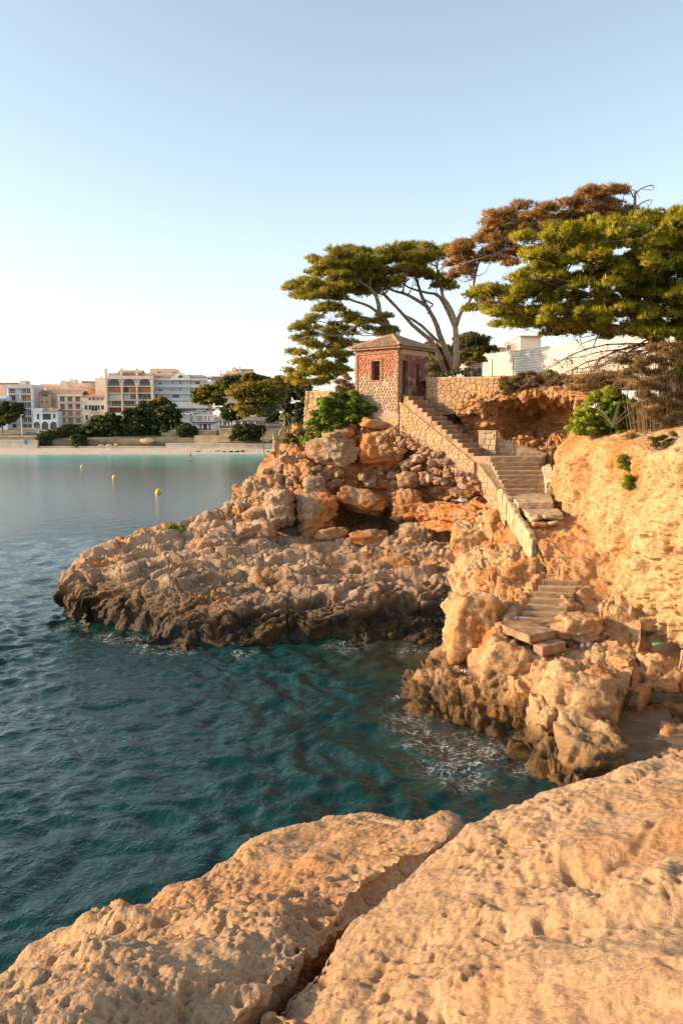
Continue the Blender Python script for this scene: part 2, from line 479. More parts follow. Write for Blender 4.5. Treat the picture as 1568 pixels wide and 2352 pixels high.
def disp_h2(P, N):
    q = P[:, 2] + 0.18 * P[:, 0] * 0.3 + 0.5 * fbm(P * 0.5, 4, 75)
    t1 = 1 - ledges(q / 0.95, 3, 0.12); t2 = 1 - ledges(q / 0.34, 4, 0.15)
    where = sstep(-0.25, 0.4, fbm(P * 0.45, 2, 77))
    h1, c1, _ = chunks(P, (1.7, 1.7, 1.0), 71, 0.9, 0.3, 0.22)
    h2, c2, _ = chunks(P, (0.6, 0.6, 0.42), 72, 0.9, 0.3, 0.22)
    h3, c3, _ = chunks(P, (0.24, 0.24, 0.18), 73, 0.9, 0.3, 0.3)
    d = 0.65 * h1 - 0.14 * c1 + 0.24 * h2 - 0.09 * c2 + 0.07 * h3 - 0.025 * c3 + (0.42 * t1 + 0.16 * t2) * where - 0.25 + 0.08 * fbm(P * 2.2, 5, 78, 0.6)
    C = U(840, 1196, 44.2)
    q = (P - C) / np.array([1.75, 3.0, 0.55])
    hollow = np.exp(-(q * q).sum(1) ** 2)
    C2 = U(652, 1222, 43.6)
    q2 = (P - C2) / np.array([0.9, 2.0, 0.8])
    hollow2 = np.exp(-(q2 * q2).sum(1) ** 2)
    D = d[:, None] * N
    D[:, 1] += 2.6 * hollow + 1.2 * hollow2
    D[:, 2] -= 0.3 * hollow
    return D
mound, H2V, _ = rock_sheet('mound', H2, 470, 360, disp_h2, M_MOUND, wv=[1,1,1,1,.9,.35,.12])
tag(mound, kind='structure')

# ---- near spur under the lower stairs
H4 = mixed([
 [(900,1640,'z',-1.4),(980,1720,'z',-1.4),(1090,1740,'z',-1.4),(1195,1785,'z',-1.4),(1262,1860,'z',-1.4),(1330,1920,'z',-1.4)],
 [(918,1590,'z',-0.1),(990,1664,'z',-0.1),(1092,1684,'z',-0.1),(1192,1732,'z',-0.1),(1255,1808,'z',-0.1),(1330,1860,'z',-0.1)],
 [(930,1570,27.9),(1004,1556,26.6),(1098,1592,25.2),(1190,1622,24.0),(1262,1655,22.6),(1400,1710,21.6)],
 [(968,1546,28.6),(1052,1512,27.4),(1122,1530,26.0),(1200,1540,25.0),(1292,1552,23.6),(1440,1580,23.2)],
 [(1010,1500,30.4),(1076,1412,28.6),(1146,1460,26.8),(1216,1500,25.9),(1330,1512,25.0),(1460,1510,24.6)],
 [(1030,1360,33.0),(1110,1356,30.4),(1186,1376,29.0),(1275,1440,27.3),(1360,1432,27.0),(1470,1450,26.2)],
 [(1030,1325,34.6),(1110,1330,31.6),(1180,1342,30.0),(1285,1385,28.5),(1370,1385,28.0),(1470,1420,27.2)],
 [(1032,1265,37.4),(1110,1250,35.2),(1190,1250,33.2),(1300,1300,30.2),(1390,1330,29.6),(1480,1390,28)],
 [(1056,1222,40.0),(1130,1200,38.4),(1200,1212,35.6),(1262,1205,33.0),(1350,1240,32),(1460,1340,30)],
 [(1088,1180,42.2),(1150,1160,40.4),(1190,1166,38.0),(1262,1188,34.6),(1340,1195,34.4),(1460,1290,32)],
 [(1110,1150,44),(1160,1140,42),(1200,1140,40),(1266,1150,36.6),(1340,1170,36),(1460,1250,34)],
])
def disp_h4(P, N):
    h1, c1, _ = chunks(P, (1.5, 1.5, 1.3), 131, 0.9, 0.35, 0.25)
    h2, c2, _ = chunks(P, (0.55, 0.55, 0.5), 132, 0.9, 0.3, 0.25)
    b1 = billow(P * 1.5, 4, 134, 0.55)
    d = 0.55 * h1 - 0.10 * c1 + 0.16 * h2 - 0.05 * c2 + 0.16 * (b1 - 0.55) + 0.045 * fbm(P * 3.5, 4, 136, 0.62)
    tread = P[:, 0] - (6.36 + (P[:, 1] - 26.8) * 0.668)
    berm = 0.30 * np.exp(-((np.abs(tread) - 1.05) / 0.32) ** 2) * sstep(25.8, 26.6, P[:, 1]) * sstep(31, 29.8, P[:, 1])
    stair = np.exp(-(tread / 0.72) ** 4) * sstep(26.0, 26.8, P[:, 1]) * sstep(36.5, 35, P[:, 1])
    low = sstep(0.9, 0.2, P[:, 2])
    f1 = worley(P / 0.33, 5)[0]
    D = ((d + 0.05) * (1 - 0.85 * stair) - 0.10 * stair)[:, None] * N
    D[:, 2] += berm
    D += (low * (0.14 - 0.35 * f1))[:, None] * N
    return D
spur, H4V, _ = rock_sheet('spur', H4, 420, 450, disp_h4, M_SPUR, wv=[.4,1,1,1,1,1,1,.9,.7,.3])
tag(spur, kind='structure')

# ---- tall pitted cliff to the right of the stairs (runs nearly along the line of sight)
def cliff_row(x, zs, ys):
    return [(x + dx, y, z) for (dx, y, z) in zip((0,) * len(ys), ys, zs)]
ys = [38.5, 36.6, 35.0, 33.0, 30.5, 28.0, 25.5, 23.0, 20.5, 18.0]
CLIFF = [
 [(9.5,38.5,5.6),(8.9,36.6,5.2),(8.75,35.0,4.9),(8.72,33,4.5),(8.9,30.5,3.6),(9.5,28,2.6),(10.7,25.6,1.7),(11.2,23.2,0.9),(11.8,20.5,0.6),(11.5,18,0.5)],
 [(9.9,38.5,6.2),(9.35,36.6,5.9),(9.1,35.0,5.6),(9.08,33,5.1),(9.3,30.5,4.2),(9.65,28,3.2),(10.55,25.6,2.5),(11.0,23.2,2.2),(11.6,20.5,2.0),(11.6,18,2)],
 [(10.0,38.5,7.2),(9.45,36.6,7.0),(9.3,35.0,6.8),(9.35,33,6.4),(9.6,30.5,5.6),(9.8,28,4.9),(10.2,25.6,4.4),(10.5,23.2,4.2),(11.1,20.5,4),(11.8,18,4)],
 [(10.2,38.5,7.9),(9.7,36.6,7.9),(9.5,35.0,7.85),(9.5,33,7.6),(9.75,30.5,7.2),(9.9,28,6.8),(9.95,25.6,6.6),(10.2,23.2,6.4),(10.9,20.5,6.2),(12,18,6)],
 [(10.5,38.5,8.3),(10.0,36.6,8.45),(9.85,35.0,8.4),(9.75,33,8.35),(9.95,30.5,8.2),(10.1,28,8.05),(10.15,25.6,7.95),(10.4,23.2,7.8),(11.2,20.5,7.6),(12.3,18,7.4)],
 [(11.0,38.5,8.8),(10.5,36.6,8.8),(10.5,35.0,8.75),(10.5,33,8.65),(10.7,30.5,8.5),(10.8,28,8.35),(10.9,25.6,8.25),(11.1,23.2,8.1),(12,20.5,8),(13,18,8)],
 [(12.6,38.5,9.6),(12.4,36.6,9.3),(12.4,35.0,9.2),(12.4,33,9.1),(12.4,30.5,9.0),(12.4,28,8.9),(12.4,25.6,8.8),(12.5,23.2,8.7),(13,20.5,8.5),(14,18,8.4)],
 [(16,38.5,10.6),(16,36.6,10.3),(16,35.0,10.2),(16,33,10),(16,30.5,9.8),(16,28,9.6),(16,25.6,9.5),(16,23.2,9.3),(17,20.5,9.2),(18,18,9)],
]
def disp_cliff(P, N):
    P0 = P; P = P * np.array([1.0, 1.35, 1.0])
    Wp = P + 0.22 * np.stack([vnoise(P * 1.6, 1), vnoise(P * 1.6, 2), vnoise(P * 1.6, 3)], 1) + 0.06 * np.stack([vnoise(P * 5, 4), vnoise(P * 5, 5), vnoise(P * 5, 6)], 1)
    b1 = billow(Wp * 0.9, 3, 212, 0.5)
    h1, c1, _ = chunks(P, (1.5, 1.5, 1.7), 211, 0.9, 0.4, 0.3)
    f1 = worley(Wp / 0.42, 215)[0]; f2 = worley(Wp / 0.21 + 2.2, 216)[0]; f3 = worley(Wp / 0.34 + 7.7, 220)[0]; f4 = worley(Wp / 0.15 + 4.1, 222)[0]
    holes = sstep(0.44, 0.22, f1) * sstep(-0.3, 0.15, vnoise(P * 0.8, 9)) * 0.30 + sstep(0.38, 0.20, f2) * 0.19 * sstep(-0.3, 0.0, vnoise(P * 1.9, 29))
    big = sstep(0.30, 0.10, worley(P / 1.3 + 5.5, 217)[0]) * 0.35
    d = 0.26 * fbm(P * 0.40, 3, 221) + 0.34 * h1 - 0.10 * c1 + 0.22 * (b1 - 0.5) - holes - big + 0.22 * np.maximum(0, 0.62 - f3) + 0.09 * np.maximum(0, 0.6 - f4) - 0.03 + 0.012 * fbm(P * 6, 3, 218, 0.6)
    top = sstep(7.5, 8.5, P0[:, 2])
    return d * (1 - 0.80 * top)
cliff, CLV, _ = rock_sheet('cliff', CLIFF, 560, 370, disp_cliff, M_CLIFF, wv=[1,1.2,1.2,1,.7,.4,.15])
tag(cliff, kind='structure')

# ---- ochre hollow and overhanging ledge beside the middle landing
HOL = mixed([
 [(1050,1075,42.5),(1120,1062,41.2),(1190,1058,40.6),(1250,1075,39.4),(1300,1100,38.0),(1340,1100,37)],
 [(1070,1035,43.2),(1125,1030,42.4),(1190,1028,42.4),(1245,1035,41.6),(1290,1050,40.4),(1340,1050,39)],
 [(1080,1000,43.6),(1130,1000,43.6),(1190,1000,44.4),(1240,1002,44.4),(1285,1010,43.2),(1340,1010,41)],
 [(1060,968,43.9),(1130,962,43.6),(1190,955,45.0),(1240,955,45.2),(1285,965,44.0),(1340,965,42)],
 [(1050,948,43.9),(1120,938,43.0),(1180,928,43.4),(1230,925,43.4),(1280,925,42.6),(1350,930,40.2)],
 [(1060,925,43.6),(1120,920,42.6),(1170,918,42.0),(1225,914,41.6),(1280,912,41.0),(1360,915,39.0)],
 [(1080,908,43.8),(1130,902,43.0),(1170,900,42.4),(1225,896,42.0),(1285,892,41.4),(1370,890,39.4)],
 [(1090,892,45.5),(1140,886,45),(1180,882,44.5),(1230,876,44),(1290,872,43.4),(1380,868,41.5)],
 [(1100,872,48.5),(1150,868,48),(1200,866,47.5),(1250,864,47),(1320,862,46),(1400,860,44.5)],
 [(1100,866,54),(1150,864,53),(1200,863,52),(1250,862,51),(1320,861,50),(1420,860,48)],
])
disp_hol = rockdisp(0.5, (1.1, 1.1, 0.6), 0.24, (0.45, 0.45, 0.28), 0.11, 301, 0.06, (0.16, (1.2, 1.2, 0.25)))
def disp_hol2(P, N):
    d = disp_hol(P, N)
    flat = sstep(10.4, 11.2, P[:, 2])
    return d * (1 - 0.8 * flat)
hollow, HOV, _ = rock_sheet('hollow', HOL, 280, 240, disp_hol2, M_CAVE, wv=[1,1,1,1,1,1,.8,.4,.15])
hollow.name = 'overhang'
tag(hollow, kind='structure')

# ---- top ground: terrace behind the walls and behind the cliff
GT = [
 [(-1.2,50.9,9.9),(1.5,49.0,10.3),(4.6,46.5,11.35),(9.0,43.5,11.35),(13.0,40.0,10.7),(20,34,10.4),(30,28,10)],
 [(-1.8,54,10.7),(1.0,53,10.8),(5,50,11.5),(10,47,11.6),(15,43,11.4),(22,37,11.2),(32,30,11)],
 [(-1.6,62,10.9),(1,62,11.2),(7,60,12.0),(13,56,12.0),(20,50,12),(28,44,12),(38,36,12)],
 [(-1,74,11),(3,76,12),(12,76,12.6),(20,72,12.8),(30,66,13),(40,58,13),(50,50,13)],
 [(0,100,11),(10,104,12),(20,104,12.8),(32,100,13),(45,95,13),(58,90,13),(70,80,13)],
]
terr, _, _ = rock_sheet('terrace_ground', GT, 110, 80, lambda P, N: 0.10 * fbm(P * 0.8, 4, 400), M_EARTH)
tag(terr, kind='structure')

# ---- pit floor by the right edge of the picture
PIT = [
 [(6.0,17.5,-0.6),(8.0,17.2,-0.4),(9.5,17.0,0.2),(12,17,0.5)],
 [(6.2,19.2,-0.1),(8.0,19.0,0.1),(9.5,18.8,0.5),(12,18.5,0.6)],
 [(6.6,21.2,0.35),(8.0,21.2,0.45),(9.6,21,0.55),(12,21,0.7)],
 [(7.0,23.0,0.75),(8.2,23.0,0.6),(9.6,23.0,0.65),(12,23,0.8)],
 [(7.2,23.6,0.95),(8.4,23.6,0.95),(9.7,23.7,0.9),(12,23.6,1)],
 [(7.6,25.6,1.5),(8.6,25.6,1.45),(10,25.6,1.3),(13,25.6,1.2)],
 [(8.2,27.3,2.0),(9.3,27.3,2.1),(10.6,27.2,2.0),(13.5,27.2,2.0)],
 [(8.8,29.6,3.3),(9.5,29.6,3.5),(11,29.6,3.6),(13.5,29.6,3.6)],
]
pit, _, _ = rock_sheet('pit_floor', PIT, 160, 150, rockdisp(0.16, (0.9, 0.9, 0.6), 0.10, (0.3, 0.3, 0.3), 0.08, 501, 0.03), M_SPUR)
tag(pit, kind='structure')

PATH = [
 [(7.15,33.2,5.25),(7.9,33.2,5.3),(9.7,33.2,5.35)],
 [(7.2,32.2,5.05),(8.0,32.2,5.12),(9.7,32.2,5.2)],
 [(7.25,31.0,4.70),(8.0,31.0,4.74),(9.7,31.0,4.95)],
 [(7.35,29.9,4.22),(8.1,29.8,4.25),(9.8,29.7,4.6)],
 [(7.3,29.0,3.75),(8.1,28.9,3.8),(9.8,28.6,3.95)],
 [(7.2,28.4,3.2),(8.1,28.2,3.1),(9.8,27.6,2.9)],
]
path, _, _ = rock_sheet('path', PATH, 90, 150, rockdisp(0.12, (0.8, 0.8, 0.6), 0.05, (0.3, 0.3, 0.3), 0.05, 551, 0.02), M_CAVE, flip=True)
tag(path, kind='structure')

# ---- the two rocks in the foreground
def smooth_blocks(P, size, seed, k=9.0):
    """like chunks, but every neighbouring cell is blended in, so close-up faces join without steps"""
    Q = P / np.array(size)
    Q = Q + 0.5 * np.stack([vnoise(Q * 1.3, seed + 50), vnoise(Q * 1.3, seed + 51), vnoise(Q * 1.3, seed + 52)], 1)
    I = np.floor(Q).astype(np.int64); sw = 0; sh = 0
    for dx in (-1, 0, 1):
        for dy in (-1, 0, 1):
            for dz in (-1, 0, 1):
                c = [I[:, 0] + dx, I[:, 1] + dy, I[:, 2] + dz]
                h = _h(c[0], c[1], c[2], seed); h2 = _h(c[0], c[1], c[2], seed + 901); h3 = _h(c[0], c[1], c[2], seed + 902)
                v = np.stack([Q[:, 0] - (c[0] + 0.2 + 0.6 * _r(h)), Q[:, 1] - (c[1] + 0.2 + 0.6 * _r(h2)), Q[:, 2] - (c[2] + 0.2 + 0.6 * _r(h3))], 1)
                w = np.exp(-k * (v * v).sum(1)); sw = sw + w; sh = sh + w * _cellh(h, v, 0.9)
    return sh / (sw + 1e-12)
def fore_disp(seed, A=1.0):
    def f(P, N):
        Wp = P + 0.05 * np.stack([vnoise(P * 6, 1), vnoise(P * 6, 2), vnoise(P * 6, 3)], 1)
        h1 = smooth_blocks(P, (0.9, 0.9, 0.6), seed + 2); c1 = chunks(P, (0.9, 0.9, 0.6), seed + 2, 0.9, 0.5, 0.5, 0.07)[1]
        q = P[:, 0] * 0.5 + P[:, 1] * 0.86 + 0.25 * fbm(P * 1.1, 4, seed + 8)
        bed = (0.0 if seed > 640 else 0.04) * ledges(q / 0.55, seed % 9, 0.3) * sstep(-0.1, 0.4, vnoise(P * 0.9, seed + 9))
        b1 = billow(P * 5.5, 5, seed + 10, 0.58)
        rough_here = sstep(-0.1, 0.55, fbm(P * 1.3, 3, seed + 5) + (0.25 if seed > 640 else -0.1))
        g1 = worley(Wp / 0.055, seed + 1)[0]; f1 = worley(Wp / 0.14, seed)[0]
        holes = (0.020 * sstep(0.36, 0.12, g1) + 0.032 * sstep(0.30, 0.10, f1)) * rough_here
        d = (0.08 if seed > 640 else 0.035) * h1 - 0.02 * c1 * sstep(0.1, 0.4, vnoise(P * 2.0, seed + 7)) + bed + 0.022 * (b1 - 0.55) * (0.12 + 1.1 * rough_here) - holes
        d = d + (0.05 if seed > 640 else 0.03) * fbm(P * 1.3, 3, seed + 12) + 0.010 * fbm(P * 12, 4, seed + 4, 0.62)
        return A * d
    return f
def slab_z(x, y):
    """the right hand rock: a broad face that dips left towards the sea and levels out on the right"""
    return EYE - (1.62 - 0.42 * 1.5 * math.tanh(x / 1.5) + 0.24 * (max(y, 0.8) - 2))
def on_slab(px, py):
    p = U(px, py, 1.0); r = p - np.array([0, 0, EYE]); t = 3.0
    for _ in range(60):
        q = np.array([0, 0, EYE]) + t * r
        t += 0.4 * (q[2] - slab_z(q[0], q[1])) / max(0.2, -r[2])
    return np.array([0, 0, EYE]) + t * r
rim = [on_slab(*q)[:2] for q in [(590,2450),(620,2345),(775,2180),(965,2004),(1068,1934),(1165,1870),(1295,1818),(1405,1788),(1570,1752),(1780,1712)]]
rim = [np.array(q) for q in ((-1.7, 0.0), (-0.95, 0.85))] + rim + [rim[-1] + np.array(q) for q in ((0.8, 0.45), (2.2, 0.9), (5.0, 1.2))]
inward = np.array([0.62, -0.78])
F2 = []
for t in (0, 0.22, 0.55, 1.0, 1.6, 2.5, 4.2):
    row = [q + inward * t for q in rim]
    F2.append([np.array([q[0], q[1], slab_z(q[0], q[1])]) for q in row])
drop = [(p[0] - 0.25, p[1] + 0.55, p[2] - 2.2) for p in F2[0]]
drop2 = [(p[0] - 0.4, p[1] + 0.9, p[2] - 7.0) for p in F2[0]]
lip = [(p[0] - 0.03, p[1] + 0.04, p[2] - 0.06) for p in F2[0]]
lip2 = [(p[0] - 0.06, p[1] + 0.10, p[2] - 0.40) for p in F2[0]]
F2 = [drop2, drop, lip2, lip] + F2
fore2, _, _ = rock_sheet('foreground_rock', F2, 520, 430, fore_disp(613), M_FORE, flip=True, wv=[.08,.15,.25,.3,.7,.9,1,1,.8,.3],
                         wu=[.2,.4,.5,1,1,.6,.6,.6,.5,.6,.5,.5,.3,.3])
tag(fore2, kind='structure')
F1 = mixed([
 [(470,2700,2.1),(600,2420,2.5),(735,2270,2.95),(830,2200,3.3),(985,2070,4.1),(1080,1985,4.8),(1130,1965,5.4)],
 [(398,2470,1.98),(558,2352,2.21),(672,2226,2.58),(752,2150,2.84),(888,2042,3.16),(1006,1958,3.60),(1085,1925,4.5)],
 [(330,2470,1.90),(500,2310,2.24),(662,2190,2.66),(752,2100,3.0),(870,2000,3.36),(1022,1915,3.95),(1052,1905,4.7)],
 [(160,2470,1.82),(360,2290,2.22),(540,2150,2.72),(680,2045,3.2),(820,1945,4.05),(1000,1888,4.75),(1010,1890,5.1)],
 [(-20,2440,1.76),(180,2275,2.3),(390,2140,2.95),(560,2030,3.6),(740,1925,4.4),(915,1874,5.0),(930,1880,5.3)],
 [(-160,2410,1.85),(50,2270,2.45),(250,2143,3.1),(452,2045,3.85),(640,1938,4.6),(840,1868,5.2),(880,1880,5.5)],
])
def off(dx, dy, dz): return [(p[0] + dx, p[1] + dy, p[2] + dz) for p in F1[5]]
F1 = F1 + [off(-.16, .10, -.07), off(-.38, .26, -.26), off(-.58, .42, -.70), off(-.75, .58, -1.7), off(-.9, .9, -7.5)]
fore1, _, _ = rock_sheet('foreground_boulder', F1, 430, 440, fore_disp(655, 1.15), M_FORE, wv=[.6,1,1,1,1,.7,.8,.6,.3,.1])
tag(fore1, kind='structure')

# ------------------------------------------------------------------ loose boulders
def ico_dirs(sub):
    bm = bmesh.new(); bmesh.ops.create_icosphere(bm, subdivisions=sub, radius=1.0)
    V = np.array([v.co[:] for v in bm.verts], float); Fq = np.array([[v.index for v in f.verts] for f in bm.faces])
    bm.free()
    return V, Fq
ICO = {k: ico_dirs(k) for k in (2, 3, 4, 5)}
def boulder_mesh(seed, size, sub=4, planes=13, rough=1.0, centre=(0, 0, 0), mat=None, rot=0.0, boxy=0.0):
    """angular block: the overlap of random half spaces, with chipped edges, cracks and pitting"""
    rng = np.random.default_rng(seed)
    D, Fq = ICO[sub]
    n = rng.normal(size=(planes, 3)); n /= np.linalg.norm(n, axis=1)[:, None]
    ax = np.concatenate([np.eye(3), -np.eye(3)]) + rng.normal(size=(6, 3)) * (0.12 if boxy else 0.35)
    n = np.concatenate([n, ax / np.linalg.norm(ax, axis=1)[:, None]])
    h = np.concatenate([rng.uniform(0.74, 1.02, planes), (0.62 if boxy else 0.74) + 0.16 * rng.random(6)])
    dn = D @ n.T
    r = np.where(dn > 0.05, h / np.maximum(dn, 1e-3), 9.0)
    r = -np.log(np.exp(-30 * np.minimum(r, 3)).sum(1)) / 30 + 0.03
    V = D * np.minimum(r, 1.2)[:, None] * np.array(size) * 0.62
    V = V @ np.array(Euler((rng.uniform(-.3, .3), rng.uniform(-.3, .3), rot)).to_matrix()).T
    P = V + np.array(centre)
    s = float(np.mean(size))
    c1 = chunks(P, (0.55 * s + 0.06,) * 3, seed % 97, 1.0, 0.3, 0.18)
    d = 0.08 * s * c1[0] - 0.055 * s ** 0.7 * c1[1]
    if sub >= 4:
        c2 = chunks(P, (0.24 * s ** 0.7,) * 3, seed % 83, 1.0, 0.3, 0.22)
        b1 = billow(P * 2.6, 4, seed % 71, 0.58)
        wh = sstep(-0.3, 0.3, vnoise(P * 1.2, seed % 67))
        d = d + 0.07 * s ** 0.7 * c2[0] - 0.03 * s ** 0.7 * c2[1] + 0.045 * min(s, 1.0) * (b1 - 0.55) * wh
        lz = P[:, 2] + 0.25 * fbm(P * 0.7, 2, seed % 61)
        d = d + 0.10 * s ** 0.5 * (0.6 - ledges(lz / (0.30 + 0.25 * rng.random()), seed % 7, 0.12)) * rng.uniform(0.3, 1.0)
    d = d + 0.026 * s ** 0.6 * fbm(P * 4.0, 5, seed % 89, 0.66)
    nrm = V / (np.linalg.norm(V, axis=1)[:, None] + 1e-9)
    V = V + rough * d[:, None] * nrm
    return np_mesh('rock', V, Fq, mat, smooth=True)
def boulder(px, py, w, h, d, mat, label=None, seed=0, sub=4, boxy=0.0, depth=None, rot=0.0, parent=None, rough=1.0, name='boulder', group='boulders fallen on the headland'):
    c = U(px, py, d)
    k = d / F_PX
    size = (w * k, (depth if depth else 0.5 * (w + h) * k), h * k)
    o = obj(name, boulder_mesh(seed, size, sub, centre=c, mat=mat, rot=rot, boxy=boxy, rough=rough), parent, c)
    if label: tag(o, label, 'rock', group)
    return o
BOULDERS = [
 (645,1166,78,106,43.4,M_PALE,'tall grey upright boulder left of the dark cave, leaning inward',0,0.3),
 (724,1178,100,100,43.4,M_MOUND,'broad orange bellied boulder between the upright boulder and the cave',0,0),
 (723,1117,64,50,43.9,M_PALE,'grey pitted knob perched on the orange bellied boulder',0,0),
 (584,1222,124,60,42.0,M_PALE,'wide slab boulder leaning over the platform left of the mound',0,0.4),
 (590,1180,82,36,43.4,M_PALE,'low grey rock wedged above the wide slab boulder',0,0),
 (508,1252,98,60,41.2,M_PALE,'smooth sunlit boulder alone on the platform, nearest the sea',0,0),
 (474,1205,66,52,43.4,M_PALE,'broken grey rock beside the small green shrub',0,0),
 (848,1236,104,46,42.2,M_MOUND,'layered slab lying across the mouth of the cave',0,0.5),
 (758,1228,92,30,42.4,M_MOUND,'row of low layered blocks left of the cave mouth',0,0.6),
 (894,1248,44,34,42.0,M_PALE,'small rounded boulder at the right end of the cave slab',0,0),
 (940,1252,45,34,41.8,M_ORANGE,'small orange boulder with a white patch on the platform',0,0),
 (996,1264,40,48,41.4,M_PALE,'flat grey upright stone leaning on the sunlit spur',0,0.4),
 (828,1150,130,60,44.0,M_MOUND,'dark orange block roofing the cave',0,0.3),
 (940,1162,86,84,43.4,M_MOUND,'stack of orange stained blocks right of the cave',0,0.5),
 (960,1228,92,58,42.4,M_HEAD,'dark lichen covered rubble block under the orange ledge',0,0),
 (939,1101,54,34,43.8,M_PALE,'long smooth pink grey boulder in the middle of the rubble',0,0),
 (974,1099,36,32,43.6,M_PALE,'round boulder touching the long smooth one',0,0),
 (1033,1086,38,31,43.0,M_PALE,'rounded orange boulder just below the masonry stair wall',0,0),
 (1033,1061,40,32,43.2,M_PALE,'pale angular stone at the foot of the stair wall',0,0.3),
 (1064,1075,42,30,42.4,M_PALE,'pale stone right of the angular one under the stair wall',0,0),
 (935,1067,36,26,44.3,M_PALE,'pink wedge shaped stone in the dark gully',0,0.2),
 (1000,1060,34,26,43.8,M_PALE,'grey stone left of the angular stone under the stair wall',0,0),
 (778,996,84,26,45.4,M_MOUND,'upper of two thin slabs stacked beneath the green bush',0.25,0.7),
 (786,1014,72,22,45.2,M_MOUND,'lower of two thin slabs stacked beneath the green bush',0.25,0.7),
 (770,1042,110,58,44.8,M_PALE,'long sloping grey crested rock across the top of the mound',0,0),
 (872,1032,112,96,45.2,M_ORANGE,'large orange crag below the kiosk',0,0),
 (722,1034,36,30,45.6,M_PALE,'small round rock at the edge of the bush',0,0),
 (632,1082,90,52,47.0,M_ORANGE,'orange rock at the seaward edge of the mound',0,0),
 (592,1126,86,62,46.0,M_PALE,'rounded seaward rock midway down the mound',0,0),
 (548,1160,46,42,45.6,M_PALE,'small seaward rock above the wide slab boulder',0,0),
 (868,974,96,26,45.5,M_ORANGE,'crumbling orange bank right under the kiosk base',0.2,0.2),
 (1334,1346,76,74,29.2,M_SPUR,'rock slab at the right of the top of the lower stairs',0.0,0.3),
 (1302,1398,54,54,27.7,M_SPUR,'small rock wedged against the right of the lower stairs',0.2,0.3),
 (1152,1186,84,56,36.9,M_SPUR,'sunlit rock leaning on the outer side of the white parapet',0.3,0.4),
 (1196,1238,66,50,34.0,M_SPUR,'lumpy rock at the lower end of the white parapet',0.1,0.3),
 (1130,1215,90,60,38.0,M_SPUR,'pale rock between the orange ledge and the white parapet',0.0,0.4),
 (1078,1452,120,176,28.0,M_SPUR,'tall smooth sunlit boulder face at the seaward side of the lower stairs',0.0,0.25),
 (1164,1534,150,150,26.0,M_SPUR,'rounded honey coloured boulder below the concrete slab',0.0,0),
 (1318,1640,170,270,22.9,M_SPUR,'big sunlit boulder dropping to the water right of the foam',0.0,0.2),
 (1352,1740,150,210,21.0,M_SPUR,'dark weedy rock in the shade at the right foot of the big boulder',0.0,0.3),
 (1252,1700,70,200,22.2,M_SPUR,'brown weed covered foot of the big boulder in the water',0.0,0),
 (1510,1552,96,88,24.4,M_SPUR,'squarish split boulder near the right edge of the picture',0.0,0.5),
 (1420,1520,70,60,24.9,M_SPUR,'low rock between the litter and the carved steps',0.0,0.3),
 (1145,1300,70,70,33.0,M_SPUR,'knobbly rock above the tall sunlit boulder',0.0,0),
 (1195,1330,90,90,30.4,M_SPUR,'jagged rock hugging the left side of the lower stairs',0.0,0.2),
 (1080,1250,80,80,37.0,M_SPUR,'overhanging knobbly crag left of the white parapet',0.0,0.0),
 (1130,1345,60,60,31.5,M_SPUR,'rock fin above the tall sunlit boulder',0.0,0.2),
 (1325,1440,110,60,26.6,M_SPUR,'low cracked rock on the right of the lower stairs',0.0,0.2),
 (1545,1690,70,60,21.6,M_PALE,'pale rounded stone beside the lower concrete slab',0.0,0.2),
 (1555,1765,60,90,20.2,M_PALE,'grey upright rock at the right edge behind the foreground',0.0,0.4),
]
for i, (px, py, w, h, d, mt, lab, rt, bx) in enumerate(BOULDERS):
    if mt is None: continue
    k = 0.88 if i < 31 else 1.0
    boulder(px, py, w * k, h * k, d + (0.32 if (py < 1240 and px < 1000 and i > 0) else 0.0), mt, lab, seed=1000 + i * 7, sub=5 if w * h > 5000 else 4, boxy=bx or (0.4 if i % 3 else 0.0), rot=rt)

# orange ledge: flat topped block left of the parapet, as part of the mound
def block_sheet(name, base, top, mat, seed, amp=0.16, parent=None):
    """a rough solid between two outlines (lists of 4 points, counter-clockwise)"""
    b = np.array(base); t = np.array(top)
    bm = bmesh.new()
    vs = [bm.verts.new(p) for p in list(b) + list(t)]
    for f in [(0,3,2,1),(4,5,6,7),(0,1,5,4),(1,2,6,5),(2,3,7,6),(3,0,4,7)]:
        bm.faces.new([vs[i] for i in f])
    bmesh.ops.subdivide_edges(bm, edges=bm.edges[:], cuts=44, use_grid_fill=True)
    bm.normal_update()
    V = np.array([v.co[:] for v in bm.verts]); N = np.array([v.normal[:] for v in bm.verts])
    d = rockdisp(amp * 1.6, (0.9, 0.9, 0.7), amp * 0.6, (0.33, 0.33, 0.3), amp * 0.5, seed, amp * 0.25)(V, N)
    V = V + d[:, None] * N
    me = bpy.data.meshes.new(name)
    for v, c in zip(bm.verts, V): v.co = c
    bm.to_mesh(me); bm.free()
    me.polygons.foreach_set('use_smooth', [True] * len(me.polygons))
    me.materials.append(mat)
    return obj(name, me, parent)
lt = [U(948,1182,41.0), U(1090,1180,38.6), U(1180,1160,38.6), U(985,1150,43.5)]
lb = [U(965,1212,41.2), U(1095,1240,38.8), U(1180,1230,38.8), U(985,1200,43.5)]
ledge = block_sheet('ledge', lb, lt, M_ORANGE, 77, 0.16)
tag(ledge, 'orange rock ledge with a pale flat top left of the white parapet', 'rock')

